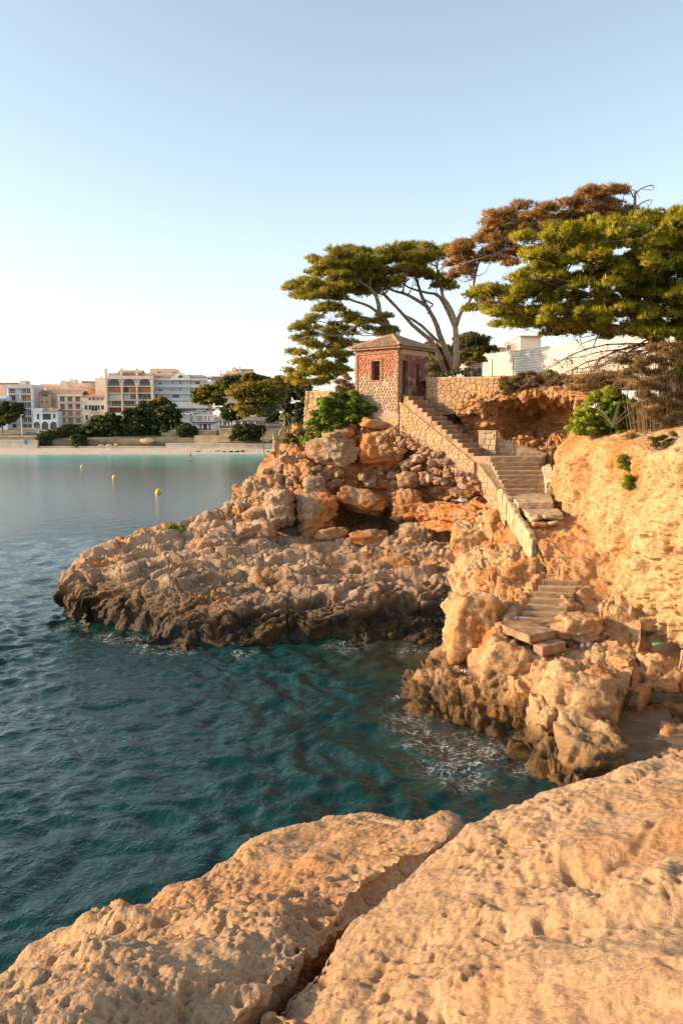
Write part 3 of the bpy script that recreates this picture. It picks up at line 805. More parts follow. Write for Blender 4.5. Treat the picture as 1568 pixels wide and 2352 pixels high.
# rubble: loose stones lying on the mound and the slope under the stair wall
rng = np.random.default_rng(5)
def scatter_on(V, k, lo, hi, parent, mat, uv, sub=3, name='stone'):
    nv, nu = V.shape[:2]
    meshes = [boulder_mesh(4000 + j, (1, 0.85, 0.68), sub, 5, mat=mat, boxy=0.5) for j in range(7)]
    for q in meshes: q.polygons.foreach_set('use_smooth', [False] * len(q.polygons))
    for j in range(k):
        u0, u1, v0, v1 = uv[j % len(uv)]
        a = int((v0 + (v1 - v0) * rng.random()) * (nv - 1)); b = int((u0 + (u1 - u0) * rng.random()) * (nu - 1))
        p = V[a, b]
        s = lo + (hi - lo) * rng.random() ** 2.2
        o = obj(name, meshes[j % 7], parent, p + np.array([0, -0.12 * s, 0.12 * s]), (rng.uniform(-.5, .5), rng.uniform(-.5, .5), rng.uniform(0, 6.28)),
                (s * rng.uniform(.8, 1.25), s * rng.uniform(.8, 1.1), s * rng.uniform(.7, 1.0)))
scatter_on(H2V, 290, 0.16, 0.75, mound, M_PALE, [(0.15, 0.95, 0.12, 0.62), (0.6, 0.97, 0.25, 0.6), (0.05, 0.5, 0.25, 0.65)])
jm = [boulder_mesh(4100 + j, (1, 0.8, 0.62), 3, 4, mat=M_PALE, boxy=0.5) for j in range(6)]
for q in jm: q.polygons.foreach_set('use_smooth', [False] * len(q.polygons))
for j in range(60):
    f = rng.random(); a = np.array([2.9, 44.9, 8.75]) * (1 - f) + np.array([6.6, 38.8, 6.15]) * f
    off = rng.uniform(0.0, 1.3) ** 1.3; s_ = rng.uniform(.18, .62)
    p = a + np.array([-0.88, -0.47, 0]) * (off + .1) + np.array([0, 0, -0.45 * off + rng.uniform(-.25, .25) + .12])
    obj('stone', jm[j % 6], mound, p, (rng.uniform(-.5, .5), rng.uniform(-.5, .5), rng.uniform(0, 6.28)), (s_ * rng.uniform(.8, 1.3), s_, s_ * rng.uniform(.6, 1.0)))
scatter_on(H1V, 40, 0.15, 0.5, headland, M_PALE, [(0.25, 0.98, 0.60, 0.72)])
scatter_on(H4V, 50, 0.10, 0.4, spur, M_SPUR, [(0.45, 0.95, 0.32, 0.5), (0.2, 0.6, 0.5, 0.8)])
scatter_on(HOV, 40, 0.12, 0.5, hollow, M_CAVE, [(0.35, 0.9, 0.02, 0.22)])

# ------------------------------------------------------------------ sea
def sea():
    def axis(lo, hi, a, b, step, grow):
        mid = list(np.arange(a, b, step))
        s = step; x = b; up = []
        while x < hi: up.append(x); s = min(s * grow, 12); x += s
        s = step; x = a - step; dn = []
        while x > lo: dn.append(x); s = min(s * grow, 12); x -= s
        return np.array(dn[::-1] + mid + up + [hi])
    xs = axis(-420, 420, -14, 8.0, 0.115, 1.06); ys = axis(-30, 420, 5.0, 34, 0.105, 1.018)
    Xg, Yg = np.meshgrid(xs, ys)
    P = np.stack([Xg, Yg, np.zeros_like(Xg)], -1).reshape(-1, 3)
    r = np.random.default_rng(8)
    z = np.zeros(len(P)); 
    wx = P[:, 0] + 0.7 * vnoise(P * 0.35, 3); wy = P[:, 1] + 0.7 * vnoise(P * 0.35, 4)
    step = np.maximum(np.repeat(np.gradient(ys), len(xs)), np.tile(np.gradient(xs), len(ys)))
    for k in range(60):
        lam = 0.34 * (6.5 ** r.random())
        th = math.radians(-62) + r.normal() * 0.75
        kx, ky = math.cos(th) * 2 * math.pi / lam, math.sin(th) * 2 * math.pi / lam
        ph = r.uniform(0, 6.28)
        s = np.sin(wx * kx + wy * ky + ph)
        z += (0.0110 * lam ** 0.9) * sstep(lam / 2.2, lam / 3.6, step) * (s + 0.35 * (1 - np.abs(s)) ** 2)
    calm = 0.75 + 0.35 * vnoise(P * 0.12, 6)
    P[:, 2] = z * calm
    me = np_mesh('sea', P, grid_faces(len(ys), len(xs)), None, True)
    m, t, b = new_mat('sea_water')
    p = geo_pos(t)
    sep = nd(t, 'ShaderNodeSeparateXYZ'); L(t, p, sep.inputs[0])
    # water over pale sand near the beach is turquoise, deep water is dark teal
    shal = maprange(t, math_n(t, 'ADD', sep.outputs[1], math_n(t, 'MULTIPLY', noise_tex(t, 0.03, 4, 0.6, p), 60)), 190, 285)
    base = mixc(t, shal, (0.0018, 0.031, 0.027), (0.10, 0.52, 0.48))
    # rock shelf showing through where the cove is shallow
    d_cove = nd(t, 'ShaderNodeVectorMath', operation='DISTANCE'); L(t, p, d_cove.inputs[0]); d_cove.inputs[1].default_value = (5.3, 25.0, 0)
    near = maprange(t, math_n(t, 'ADD', d_cove.outputs['Value'], math_n(t, 'MULTIPLY', noise_tex(t, 0.6, 5, 0.6, p), 3)), 2.6, 6.5, 1, 0)
    base = mixc(t, near, base, mixc(t, ramp(t, noise_tex(t, 1.2, 5, 0.6, p), [(0.4, g(0)), (0.62, g(1))]), (0.022, 0.026, 0.020), (0.085, 0.045, 0.018)))
    d2 = nd(t, 'ShaderNodeVectorMath', operation='DISTANCE'); L(t, p, d2.inputs[0]); d2.inputs[1].default_value = (3.2, 31.6, 0)
    near2 = maprange(t, math_n(t, 'ADD', d2.outputs['Value'], math_n(t, 'MULTIPLY', noise_tex(t, 0.6, 5, 0.6, p), 3)), 2.0, 6.0, 1, 0)
    base = mixc(t, near2, base, (0.045, 0.042, 0.02))
    # foam lace left by breaking wavelets
    def blob(c, rad, jitter=2.0):
        dd = nd(t, 'ShaderNodeVectorMath', operation='DISTANCE'); L(t, p, dd.inputs[0]); dd.inputs[1].default_value = tuple(c)
        return maprange(t, math_n(t, 'ADD', dd.outputs['Value'], math_n(t, 'MULTIPLY', math_n(t, 'SUBTRACT', noise_tex(t, 1.1, 4, 0.6, p), 0.5), jitter)), rad * 0.25, rad, 1, 0)
    fo = None
    for (px, py, rad) in ((928,1655,1.0),(955,1680,0.7),(1010,1715,1.2),(1070,1725,1.5),(1050,1760,1.5),(1120,1740,1.0),(1170,1770,0.8),(1075,1790,1.0),(240,1466,1.1),(300,1472,1.1),(345,1490,1.2),(400,1500,0.8),(560,1506,0.7),(800,1488,1.1),(960,1496,1.1),(1010,1503,0.8),(165,1440,0.8),(925,1605,0.5)):
        v = blob(W(px, py, 0), rad)
        fo = v if fo is None else math_n(t, 'MAXIMUM', fo, v)
    warp = nd(t, 'ShaderNodeVectorMath', operation='ADD')
    wn = nd(t, 'ShaderNodeTexNoise'); wn.inputs['Scale'].default_value = 1.6; wn.inputs['Detail'].default_value = 4; L(t, p, wn.inputs['Vector'])
    ws = nd(t, 'ShaderNodeVectorMath', operation='SCALE'); ws.inputs['Scale'].default_value = 0.9; L(t, wn.outputs['Color'], ws.inputs[0])
    L(t, p, warp.inputs[0]); L(t, ws.outputs[0], warp.inputs[1])
    vo = nd(t, 'ShaderNodeTexVoronoi', feature='DISTANCE_TO_EDGE'); vo.inputs['Scale'].default_value = 3.2; L(t, warp.outputs[0], vo.inputs['Vector'])
    lace = maprange(t, vo.outputs['Distance'], 0.0, 0.09, 1, 0)
    gaps = ramp(t, noise_tex(t, 4.5, 4, 0.7, p), [(0.45, g(0)), (0.6, g(1))])
    foam = math_n(t, 'MULTIPLY', math_n(t, 'MULTIPLY', fo, lace), gaps, True)
    vo2 = nd(t, 'ShaderNodeTexVoronoi', feature='DISTANCE_TO_EDGE'); vo2.inputs['Scale'].default_value = 9.0; L(t, warp.outputs[0], vo2.inputs['Vector'])
    lace2 = math_n(t, 'MULTIPLY', maprange(t, vo2.outputs['Distance'], 0.0, 0.16, 1, 0), ramp(t, noise_tex(t, 2.2, 5, 0.7, p), [(0.50, g(0)), (0.68, g(1))]))
    film = ramp(t, noise_tex(t, 7.0, 6, 0.75, p), [(0.55, g(0)), (0.75, g(0.55))])
    foam = math_n(t, 'ADD', math_n(t, 'MULTIPLY', foam, 0.6), math_n(t, 'MULTIPLY', fo, math_n(t, 'ADD', math_n(t, 'MULTIPLY', lace2, 0.6), math_n(t, 'MULTIPLY', film, 0.5))), True)
    L(t, mixc(t, foam, base, (0.92, 0.92, 0.90)), b.inputs['Base Color'])
    far = maprange(t, sep.outputs[1], 40, 260, 0.05, 0.16)
    L(t, math_n(t, 'ADD', far, math_n(t, 'MULTIPLY', foam, 0.7)), b.inputs['Roughness'])
    b.inputs['IOR'].default_value = 1.333
    b.inputs['Specular IOR Level'].default_value = 0.5
    h = math_n(t, 'ADD', noise_tex(t, 3.4, 5, 0.6, p, 0.5), math_n(t, 'MULTIPLY', noise_tex(t, 0.8, 4, 0.6, p), 1.4))
    h = math_n(t, 'ADD', h, math_n(t, 'MULTIPLY', noise_tex(t, 0.30, 5, 0.62, p), maprange(t, sep.outputs[1], 25, 80, 1.2, 1.6)))
    bn = bump(t, b, h, 0.5, 0.14)
    L(t, maprange(t, sep.outputs[1], 25, 110, 0.55, 0.22), bn.inputs['Strength'])
    me.materials.append(m)
    return tag(obj('sea', me), kind='structure')
sea_o = sea()
# ================================================================== TREES, SHRUBS AND PLANTS
def leaf_mat(name, dark, mid, light, rough=0.65, trans=0.3):
    m, t, b = new_mat(name)
    a = nd(t, 'ShaderNodeAttribute', attribute_name='tint')
    c = ramp(t, a.outputs['Fac'], [(0.0, dark), (0.5, mid), (1.0, light)])
    L(t, c, b.inputs['Base Color'])
    b.inputs['Roughness'].default_value = rough
    b.inputs['Specular IOR Level'].default_value = 0.25
    tr = nd(t, 'ShaderNodeBsdfTranslucent'); L(t, c, tr.inputs['Color'])
    mx = nd(t, 'ShaderNodeMixShader'); mx.inputs[0].default_value = trans
    out = t.nodes['Material Output']
    L(t, b.outputs[0], mx.inputs[1]); L(t, tr.outputs[0], mx.inputs[2]); L(t, mx.outputs[0], out.inputs['Surface'])
    return m
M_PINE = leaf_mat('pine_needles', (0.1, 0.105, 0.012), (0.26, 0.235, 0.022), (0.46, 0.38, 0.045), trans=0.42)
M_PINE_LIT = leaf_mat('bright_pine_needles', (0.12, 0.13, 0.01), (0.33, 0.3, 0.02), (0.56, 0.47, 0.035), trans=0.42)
M_PINE_DEAD = leaf_mat('rusty_pine_needles', (0.22, 0.125, 0.04), (0.44, 0.235, 0.075), (0.58, 0.34, 0.10), trans=0.42)
M_BUSH = leaf_mat('green_bush_leaves', (0.08, 0.14, 0.02), (0.19, 0.28, 0.03), (0.36, 0.44, 0.06))
M_LIME = leaf_mat('lime_shrub_leaves', (0.14, 0.19, 0.015), (0.32, 0.38, 0.035), (0.5, 0.52, 0.07))
M_DRY = leaf_mat('dry_shrub_twigs', (0.16, 0.1, 0.04), (0.32, 0.2, 0.075), (0.46, 0.3, 0.12))
M_OLIVE = leaf_mat('olive_shrub_leaves', (0.08, 0.075, 0.018), (0.18, 0.15, 0.04), (0.32, 0.24, 0.07))
M_TOWN_TREE = leaf_mat('town_tree_leaves', (0.040, 0.055, 0.018), (0.09, 0.11, 0.030), (0.21, 0.20, 0.04), 0.7, 0.15)
M_GOLD = leaf_mat('golden_pine_needles', (0.12, 0.095, 0.015), (0.28, 0.2, 0.03), (0.44, 0.3, 0.05))
M_AGAVE = leaf_mat('agave_leaf', (0.10, 0.13, 0.07), (0.17, 0.20, 0.11), (0.30, 0.31, 0.18), 0.5, 0.05)
M_BARK = simple_mat('pine_bark', (0.30, 0.22, 0.155), 0.9, 0.4, 6, 0.6, bscale=25)
M_BARK_DARK = simple_mat('dark_bark', (0.17, 0.115, 0.07), 0.9, 0.35, 6, 0.5, bscale=25)
M_TWIG = simple_mat('dry_twig_bark', (0.27, 0.17, 0.085), 0.9, 0.3, 8)
M_DEADWOOD = simple_mat('bleached_deadwood', (0.34, 0.25, 0.19), 0.9, 0.3, 8)

def norm(v): return v / (np.linalg.norm(v, axis=-1, keepdims=True) + 1e-9)
def tufts(P, A, tint, k, length, width, spread, rng, D=None):
    """k slim pointed blades fanning out of every point P round axis A; triangles with the normals of their clump"""
    n = len(P)
    B = norm(np.repeat(A, k, 0) + spread * rng.normal(size=(n * k, 3)))
    side = norm(np.cross(B, rng.normal(size=(n * k, 3))))
    l = length * rng.uniform(0.65, 1.25, (n * k, 1)); w = width * rng.uniform(0.8, 1.5, (n * k, 1))
    p = np.repeat(P, k, 0)
    nr = norm(np.repeat(A if D is None else D, k, 0) + 0.35 * rng.normal(size=(n * k, 3)))
    gn = np.cross(2 * side * w, B * l)
    side = np.where((gn * nr).sum(1, keepdims=True) < 0, -side, side)
    V = np.stack([p - side * w * 0.75, p + side * w * 0.75, p + B * l], 1).reshape(-1, 3)
    T = np.repeat(np.clip(np.repeat(tint, k) + rng.normal(size=n * k) * 0.10, 0, 1), 3)
    return V, T, np.repeat(nr, 3, 0)
def leaves_obj(name, parts, mat, parent=None, loc=(0, 0, 0)):
    V = np.concatenate([p[0] for p in parts]) - np.array(loc); T = np.concatenate([p[1] for p in parts]); N = np.concatenate([p[2] for p in parts])
    me = np_mesh(name, V, np.arange(len(V)).reshape(-1, 3), mat, smooth=True)
    at = me.attributes.new('tint', 'FLOAT', 'POINT'); at.data.foreach_set('value', T.astype(np.float32))
    me.normals_split_custom_set_from_vertices(N.astype(np.float32).tolist())
    return obj(name, me, parent)
def inside(poly, x, y):
    n = len(poly); r = False; j = n - 1
    for i in range(n):
        if (poly[i][1] > y) != (poly[j][1] > y) and x < (poly[j][0] - poly[i][0]) * (y - poly[i][1]) / (poly[j][1] - poly[i][1]) + poly[i][0]:
            r = not r
        j = i
    return r
def pads_in(poly, d, thick, n, rng, gap, margin=0):
    """foliage pad centres spread through the depth of a crown of known outline"""
    xs = [p[0] for p in poly]; ys = [p[1] for p in poly]
    out = []; tries = 0
    while len(out) < n and tries < n * 60:
        tries += 1
        x, y = rng.uniform(min(xs), max(xs)), rng.uniform(min(ys), max(ys))
        if not inside(poly, x, y): continue
        cx, cy = 0.5 * (min(xs) + max(xs)), 0.5 * (min(ys) + max(ys))
        e = ((x - cx) / (0.5 * (max(xs) - min(xs)))) ** 2
        dd = d + thick * math.sqrt(max(0.06, 1 - 0.9 * e)) * rng.uniform(-1, 1)
        p = U(x, y, d); p[1] = dd
        p = U(x, y, dd)
        if all(np.linalg.norm(p - q) > gap for q in out): out.append(p)
    return out
def pad_foliage(pads, rx, rz, n, k, length, width, rng, tint=0.5, up=0.7, spread=0.45, clump=True):
    parts = []
    for c in pads:
        s = rng.uniform(0.7, 1.25)
        m = int(n * s)
        # each pad is a handful of small rounded clumps
        cl = rng.normal(size=(7, 3)); cl = norm(cl) * rng.uniform(0.35, 0.95, (7, 1)); cl[:, 2] = np.abs(cl[:, 2]) * 0.8 - 0.15
        base = cl[rng.integers(0, 7, m)] if clump else np.zeros((m, 3))
        D = norm(rng.normal(size=(m, 3)))
        D[:, 2] = np.where(D[:, 2] < -0.25, -D[:, 2] * 0.5, D[:, 2]); D = norm(D)
        r = rng.uniform(0.7, 1.0, (m, 1))
        q = base * 0.72 + D * r * (0.5 if clump else 1.0)
        P = c + q * np.array([rx, rx, rz]) * s
        A = norm(D + np.array([0, 0, up]))
        t = np.clip(tint + rng.normal() * 0.15 + 0.16 * rng.normal(size=m), 0, 1)
        parts.append(tufts(P, A, t, k, length, width, spread, rng, norm(0.55 * D + 0.45 * norm(q + 1e-6) + np.array([0, 0, 0.25]))))
    return parts
def curve(pts, n):
    P = np.array(pts, float)
    return cr(P, np.linspace(0, len(P) - 1, n))
def limb(mb, pts, r0, r1, n=8, sides=8, wob=0.0, rng=None):
    C = curve(pts, n)
    if wob: C[1:-1] += rng.normal(size=(n - 2, 3)) * wob
    mb.tube([tuple(p) for p in C], list(np.linspace(r0, r1, n)), sides)
    return C
def pine(name, label, base, limbs, foliage, mat_l, mat_w, seed, rx=0.9, rz=0.45, n=150, k=5, ln=0.24, wd=0.026, tint=0.5, branch_r=0.035, group=None, cat='tree', spread=0.45, extra=None, wood_sides=8, wob=0.05):
    """tree thing: trunk mesh (limbs and branches that reach every pad) and crown mesh"""
    rng = np.random.default_rng(seed)
    root = empty(name, base, label, cat, group)
    mb = MB(); nodes = []
    for pts, r0, r1 in limbs:
        C = limb(mb, pts, r0, r1, 10, wood_sides)
        nodes += [(c, r0 + (r1 - r0) * i / 9) for i, c in enumerate(C) if i >= 3]
    N = np.array([q[0] for q in nodes])
    pads = []
    for poly, d, th, cnt, gap in foliage: pads += pads_in(poly, d, th, cnt, rng, gap)
    for p in pads:
        dist = np.linalg.norm(N - p, axis=1) + 0.9 * np.maximum(0, N[:, 2] - p[2])
        j = int(np.argmin(dist + rng.uniform(0, 0.8, len(N))))
        a = N[j]; v = p - a
        mid = a + v * 0.5 + np.array([0, 0, -0.10 * np.linalg.norm(v)]) + rng.normal(size=3) * 0.10 * np.linalg.norm(v)
        C = limb(mb, [a, mid, p], min(branch_r, nodes[j][1] * 0.7), 0.010, 6, 5, wob, rng)
        for q in range(0 if wood_sides < 8 else 4):
            tip = p + rng.normal(size=3) * np.array([rx, rx, rz]) * 0.75
            limb(mb, [C[4], C[4] * 0.4 + tip * 0.6 + rng.normal(size=3) * 0.05, tip], 0.012, 0.005, 4, 3)
    mb.build('trunk', mat_w, root, smooth=True, loc=base)
    parts = pad_foliage(pads, rx, rz, n, k, ln, wd, rng, tint, spread=spread)
    leaves_obj('crown', parts, mat_l, root, base)
    return root, pads, nodes

def zD(x, y): return (631.6 + .315 * x, 551.2 + .315 * y)       # picture measurements of the pine behind the kiosk
def zC(x, y): return (1004.9 + .3592 * x, 401.9 + .3592 * y)    # ... of the pines on the right
def zE(x, y): return (1004.9 + .3592 * x, 803.9 + .3592 * y)    # ... of the top of the cliff
def zB(x, y): return (574.2 + .3662 * x, 717.8 + .3662 * y)     # ... of the kiosk and bush
dA = 56.0
def tA(pts, dd=0.0, d=dA): return [U(*zD(*p), d + dd * i) for i, p in enumerate(pts)]
up1 = [(115,385),(150,310),(205,280),(262,240),(272,155),(370,112),(460,58),(520,68),(600,78),(660,66),(712,100),(690,150),(760,190),(640,330),(540,380),(520,440),(430,440),(340,440),(230,430),(130,420)]
up2 = [(640,150),(700,125),(780,92),(900,62),(960,46),(1020,62),(1100,52),(1180,62),(1290,58),(1300,95),(1240,140),(1110,170),(1070,260),(960,300),(870,345),(760,380),(640,400),(520,420),(500,300),(560,200)]
low = [(80,720),(180,640),(270,570),(320,490),(420,480),(520,500),(545,600),(560,700),(540,830),(520,960),(440,1010),(330,1090),(200,1080),(60,985),(80,930),(150,945),(200,870),(100,860),(180,780),(90,760)]
mid = [(520,560),(620,600),(700,600),(780,570),(850,640),(910,680),(880,700),(740,700),(640,660),(560,680)]
dark = [(1085,280),(1150,265),(1230,270),(1345,330),(1340,375),(1240,345),(1120,360)]
base_A = U(*zD(1290, 980), dA)
limbsA = [
 (tA([(1235,960),(1150,750),(1020,640),(930,540),(840,440),(760,350)], -0.3), 0.19, 0.05),
 (tA([(1310,960),(1200,700),(1170,600),(1080,440),(1040,320),(1000,200)], 0.1), 0.23, 0.06),
 (tA([(1100,480),(1020,430),(940,390),(860,370),(700,300),(520,250)], -0.2), 0.14, 0.04),
 (tA([(1060,420),(1150,470),(1130,490),(1110,540)], 0), 0.07, 0.04),
 (tA([(1290,880),(1230,780),(1130,690),(1040,600),(960,560),(900,520),(820,420),(640,330),(420,300)], 0.25), 0.14, 0.03),
 (tA([(1310,640),(1240,480),(1180,400),(1080,380),(960,340),(860,260)], 0.2), 0.15, 0.04),
 (tA([(1240,490),(1215,380),(1195,300),(1180,200),(1200,100)], 0.3), 0.12, 0.04),
]
pine('umbrella_pine', 'broad green umbrella pine with several leaning bare trunks right behind the red kiosk', base_A, limbsA,
     [([zD(*p) for p in up2], dA, 2.6, 92, 0.52), ([zD(*p) for p in dark], dA + 1, 0.8, 8, 0.5)],
     M_PINE, M_BARK, 11, rx=0.80, rz=0.46, n=150, k=6, tint=0.78, branch_r=0.05)
dL = 54.0
limbsL = [
 (tA([(870,830),(835,640),(760,530),(750,440),(690,350),(560,270),(420,220)], -0.1, dL), 0.22, 0.04),
 (tA([(835,660),(700,575),(560,650),(460,700),(330,690),(180,720)], -0.3, dL), 0.13, 0.03),
 (tA([(840,700),(690,745),(540,740),(450,735),(320,800),(200,900)], 0.1, dL), 0.12, 0.03),
 (tA([(760,540),(680,480),(560,440),(420,380),(260,340)], -0.2, dL), 0.11, 0.03),
 (tA([(700,575),(600,560),(500,590),(400,600)], 0.1, dL), 0.08, 0.03),
 (tA([(690,745),(600,800),(520,830),(420,930),(300,1010)], 0.3, dL), 0.09, 0.03),
]
pine('leaning_pine', 'spreading pine with low drooping boughs leaning out to sea left of the kiosk', U(*zD(880, 960), dL), limbsL,
     [([zD(*p) for p in up1], dL, 2.2, 80, 0.52), ([zD(*p) for p in low], dL, 1.8, 62, 0.58), ([zD(*p) for p in mid], dL, 1.0, 11, 0.5)],
     M_PINE, M_BARK, 12, rx=0.74, rz=0.44, n=150, k=6, tint=0.78, branch_r=0.045)
# rusty pine behind
dB = 50.0
def tC(pts, d, dd=0.0): return [U(*zC(*p), d + dd * i) for i, p in enumerate(pts)]
rust = [(60,560),(80,490),(160,448),(220,440),(210,380),(260,320),(330,265),(430,240),(540,205),(620,205),(700,195),(790,190),(870,140),(1000,100),(1060,85),(1150,55),(1210,85),(1230,200),(1240,300),(1180,330),(1050,380),(900,400),(700,400),(600,420),(520,430),(540,520),(450,590),(380,600),(300,630),(200,660),(90,670)]
limbsB = [
 (tC([(120,1250),(112,970),(80,850),(20,760)], dB + 4, -0.2), 0.22, 0.06),
 (tC([(118,960),(150,870),(210,800),(230,690),(260,560),(330,440)], dB + 3.5, -0.6), 0.14, 0.04),
 (tC([(1300,1300),(1280,900),(1250,500),(1255,250),(1262,100)], dB, 0), 0.30, 0.05),
 (tC([(1270,700),(1100,520),(900,420),(700,330),(520,300),(380,330)], dB, -0.2), 0.18, 0.04),
 (tC([(900,420),(700,470),(500,470),(320,520),(180,560)], dB, -0.3), 0.11, 0.03),
 (tC([(1255,400),(1120,260),(960,200),(800,230)], dB, 0.3), 0.12, 0.03),
 (tC([(1262,120),(1300,85),(1370,65),(1372,95),(1290,90)], dB, 0), 0.05, 0.012),
 (tC([(1258,220),(1300,180),(1350,160),(1368,165),(1350,200)], dB, 0), 0.045, 0.012),
 (tC([(1256,150),(1230,105),(1245,95),(1270,110),(1290,150)], dB, 0), 0.045, 0.012),
 (tC([(1258,300),(1310,260),(1345,200),(1330,180)], dB, 0), 0.04, 0.01),
]
pine('rusty_pine', 'dying pine with rust brown needles and bare bleached top rising behind the green pine', U(*zC(1300, 1340), dB), limbsB,
     [([zC(*p) for p in rust], dB, 2.2, 150, 0.45)], M_PINE_DEAD, M_DEADWOOD, 13, rx=0.70, rz=0.42, n=160, k=4, tint=0.45, branch_r=0.04, spread=0.6)
# big green pine at the right edge
dG = 35.0
green = [(520,410),(600,370),(700,340),(800,320),(900,310),(1000,305),(1080,335),(1130,330),(1280,285),(1420,250),(1568,240),(1760,240),(1900,420),(1900,900),(1700,1080),(1568,1070),(1400,1050),(1200,1060),(1050,1055),(900,1020),(850,1020),(720,1035),(600,960),(460,985),(370,965),(380,930),(215,870),(230,800),(212,770),(270,730),(360,722),(480,720),(490,640),(510,560),(540,520)]
limbsG = [
 (tC([(1450,1620),(1445,1300),(1420,1050),(1380,800),(1300,560),(1200,400)], dG, 0), 0.26, 0.05),
 (tC([(1560,1640),(1540,1250),(1560,950),(1650,650),(1680,400)], dG + 0.6, 0), 0.24, 0.05),
 (tC([(1440,1200),(1340,1000),(1180,860),(960,760),(740,700),(560,660)], dG, -0.25), 0.15, 0.03),
 (tC([(1420,1040),(1240,900),(1000,860),(760,860),(520,840),(320,800)], dG, -0.35), 0.13, 0.03),
 (tC([(1380,800),(1200,640),(980,540),(760,470),(620,440)], dG, 0.2), 0.12, 0.03),
 (tC([(1560,950),(1480,720),(1380,520),(1300,380)], dG, 0.3), 0.12, 0.03),
 (tC([(1440,1150),(1300,1010),(1120,960),(900,930),(700,950)], dG, -0.4), 0.10, 0.02),
]
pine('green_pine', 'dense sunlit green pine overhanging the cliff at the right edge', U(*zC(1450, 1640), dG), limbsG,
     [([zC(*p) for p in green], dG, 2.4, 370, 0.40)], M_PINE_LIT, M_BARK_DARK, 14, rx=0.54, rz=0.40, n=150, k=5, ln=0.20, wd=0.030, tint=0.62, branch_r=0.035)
# dead lower branches hanging from that pine
def dead_branches(seed):
    rng = np.random.default_rng(seed)
    root = empty('dead_branches', U(*zE(1300, 330), dG - 0.6), 'tangle of bare brown branches and twigs hanging below the green pine', 'branches')
    wood = MB(); tw = MB(); cones = MB()
    for (a, m, e, d) in [((1440,-60),(1180,60),(960,140),34.0),((1440,0),(1100,20),(1000,110),33.6),((1400,-80),(1000,60),(700,200),34.6),((1450,40),(1300,120),(1180,330),33.2),((1470,0),(1400,160),(1250,420),32.8),
                         ((1480,20),(1500,200),(1420,480),32.4),((1500,0),(1560,180),(1500,430),32.0),((1420,-60),(900,10),(580,190),35.0),((1380,-60),(1060,80),(860,130),34.4),((1520,20),(1640,200),(1560,540),31.6),
                         ((1440,60),(1330,260),(1330,480),31.8),((1400,-20),(1240,90),(1120,220),33.0),((1460,0),(1200,-20),(760,70),35.2)]:
        C = limb(wood, [U(*zE(*a), d + 0.8), U(*zE(*m), d), U(*zE(*e), d - 0.4)], 0.045, 0.010, 10, 5, 0.05, rng)
        for q in range(46):
            j = int(rng.integers(2, 10)); p = C[j]
            tip = p + rng.normal(size=3) * np.array([0.42, 0.35, 0.25]) + np.array([-0.12, 0, -0.30])
            D = limb(tw, [p, 0.5 * (p + tip) + rng.normal(size=3) * 0.08, tip], 0.010, 0.004, 5, 3)
            for s in range(2):
                b = D[int(rng.integers(1, 5))]
                limb(tw, [b, b + rng.normal(size=3) * 0.10 + np.array([0, 0, -0.10]), b + rng.normal(size=3) * 0.16 + np.array([0, 0, -0.22])], 0.006, 0.0025, 3, 3)
            if rng.random() < 0.16:
                cones.lathe([(0.008, 0.05), (0.028, 0.02), (0.032, -0.01), (0.012, -0.05)], 6, tuple(tip))
    base = root.location
    wood.build('branch', M_BARK_DARK, root, True, base)
    o = tw.build('twigs', M_TWIG, root, False, base); o['kind'] = 'stuff'
    cones.build('cones', M_BARK_DARK, root, True, base)['kind'] = 'stuff'
dead_branches(21)

def shrub(name, label, polys, mat, seed, gap=0.3, cnt=40, rx=0.35, rz=0.28, n=120, k=3, ln=0.10, wd=0.05, tint=0.5, thick=0.7, up=0.4, spread=0.8, stems=M_TWIG, cat='bush', group=None):
    rng = np.random.default_rng(seed)
    pads = []
    for poly, d in polys: pads += pads_in(poly, d, thick, cnt, rng, gap)
    lo = min(pads, key=lambda p: p[2]); base = np.mean(pads, 0); base[2] = lo[2]
    root = empty(name, base, label, cat, group)
    mb = MB()
    for p in pads:
        foot = base + (p - base) * np.array([0.6, 0.6, 0]) 
        limb(mb, [foot, 0.5 * (foot + p) + rng.normal(size=3) * 0.05, p], 0.016, 0.005, 5, 4)
    mb.build('stem', stems, root, True, base)
    leaves_obj('foliage', pad_foliage(pads, rx, rz, n, k, ln, wd, rng, tint, up, spread), mat, root, base)
    return root
bushpoly = [zB(*p) for p in [(330,830),(370,720),(430,570),(520,515),(640,490),(665,550),(740,565),(800,625),(900,645),(890,675),(700,690),(560,720),(480,760),(430,800)]]
shrub('green_bush', 'large leafy green bush on the mound in front of the kiosk', [(bushpoly, 46.4)], M_BUSH, 31, 0.28, 90, 0.42, 0.36, 161, 3, 0.11, 0.075, 0.5, 0.6)
shrub('dry_bush', 'round straw brown dry bush against the left corner of the kiosk', [([zB(*p) for p in [(530,500),(535,450),(560,412),(600,402),(640,425),(640,530),(560,530)]], 48.6)], M_DRY, 32, 0.2, 16, 0.3, 0.3, 182, 2, 0.11, 0.018, 0.5, 0.4)
shrub('low_shrub', 'low grey green shrubs and dry weeds on the seaward brow left of the green bush', [([zB(*p) for p in [(215,830),(240,760),(330,740),(350,800),(460,800),(470,840),(300,850),(230,860)]], 47.6)], M_OLIVE, 33, 0.25, 24, 0.34, 0.22, 140, 3, 0.09, 0.035, 0.5, 0.5)
shrub('headland_shrub', 'small yellow green shrub growing alone on the seaward end of the platform', [([(372,1232),(376,1206),(392,1200),(410,1206),(420,1216),(416,1236),(394,1240)], 42.9)], M_LIME, 34, 0.16, 16, 0.26, 0.24, 168, 2, 0.12, 0.02, 0.40, 0.3, 0.9, 0.5)
browntop = [zE(*p) for p in [(395,200),(500,178),(560,162),(700,155),(815,175),(825,240),(700,280),(540,300),(440,330),(400,270)]]
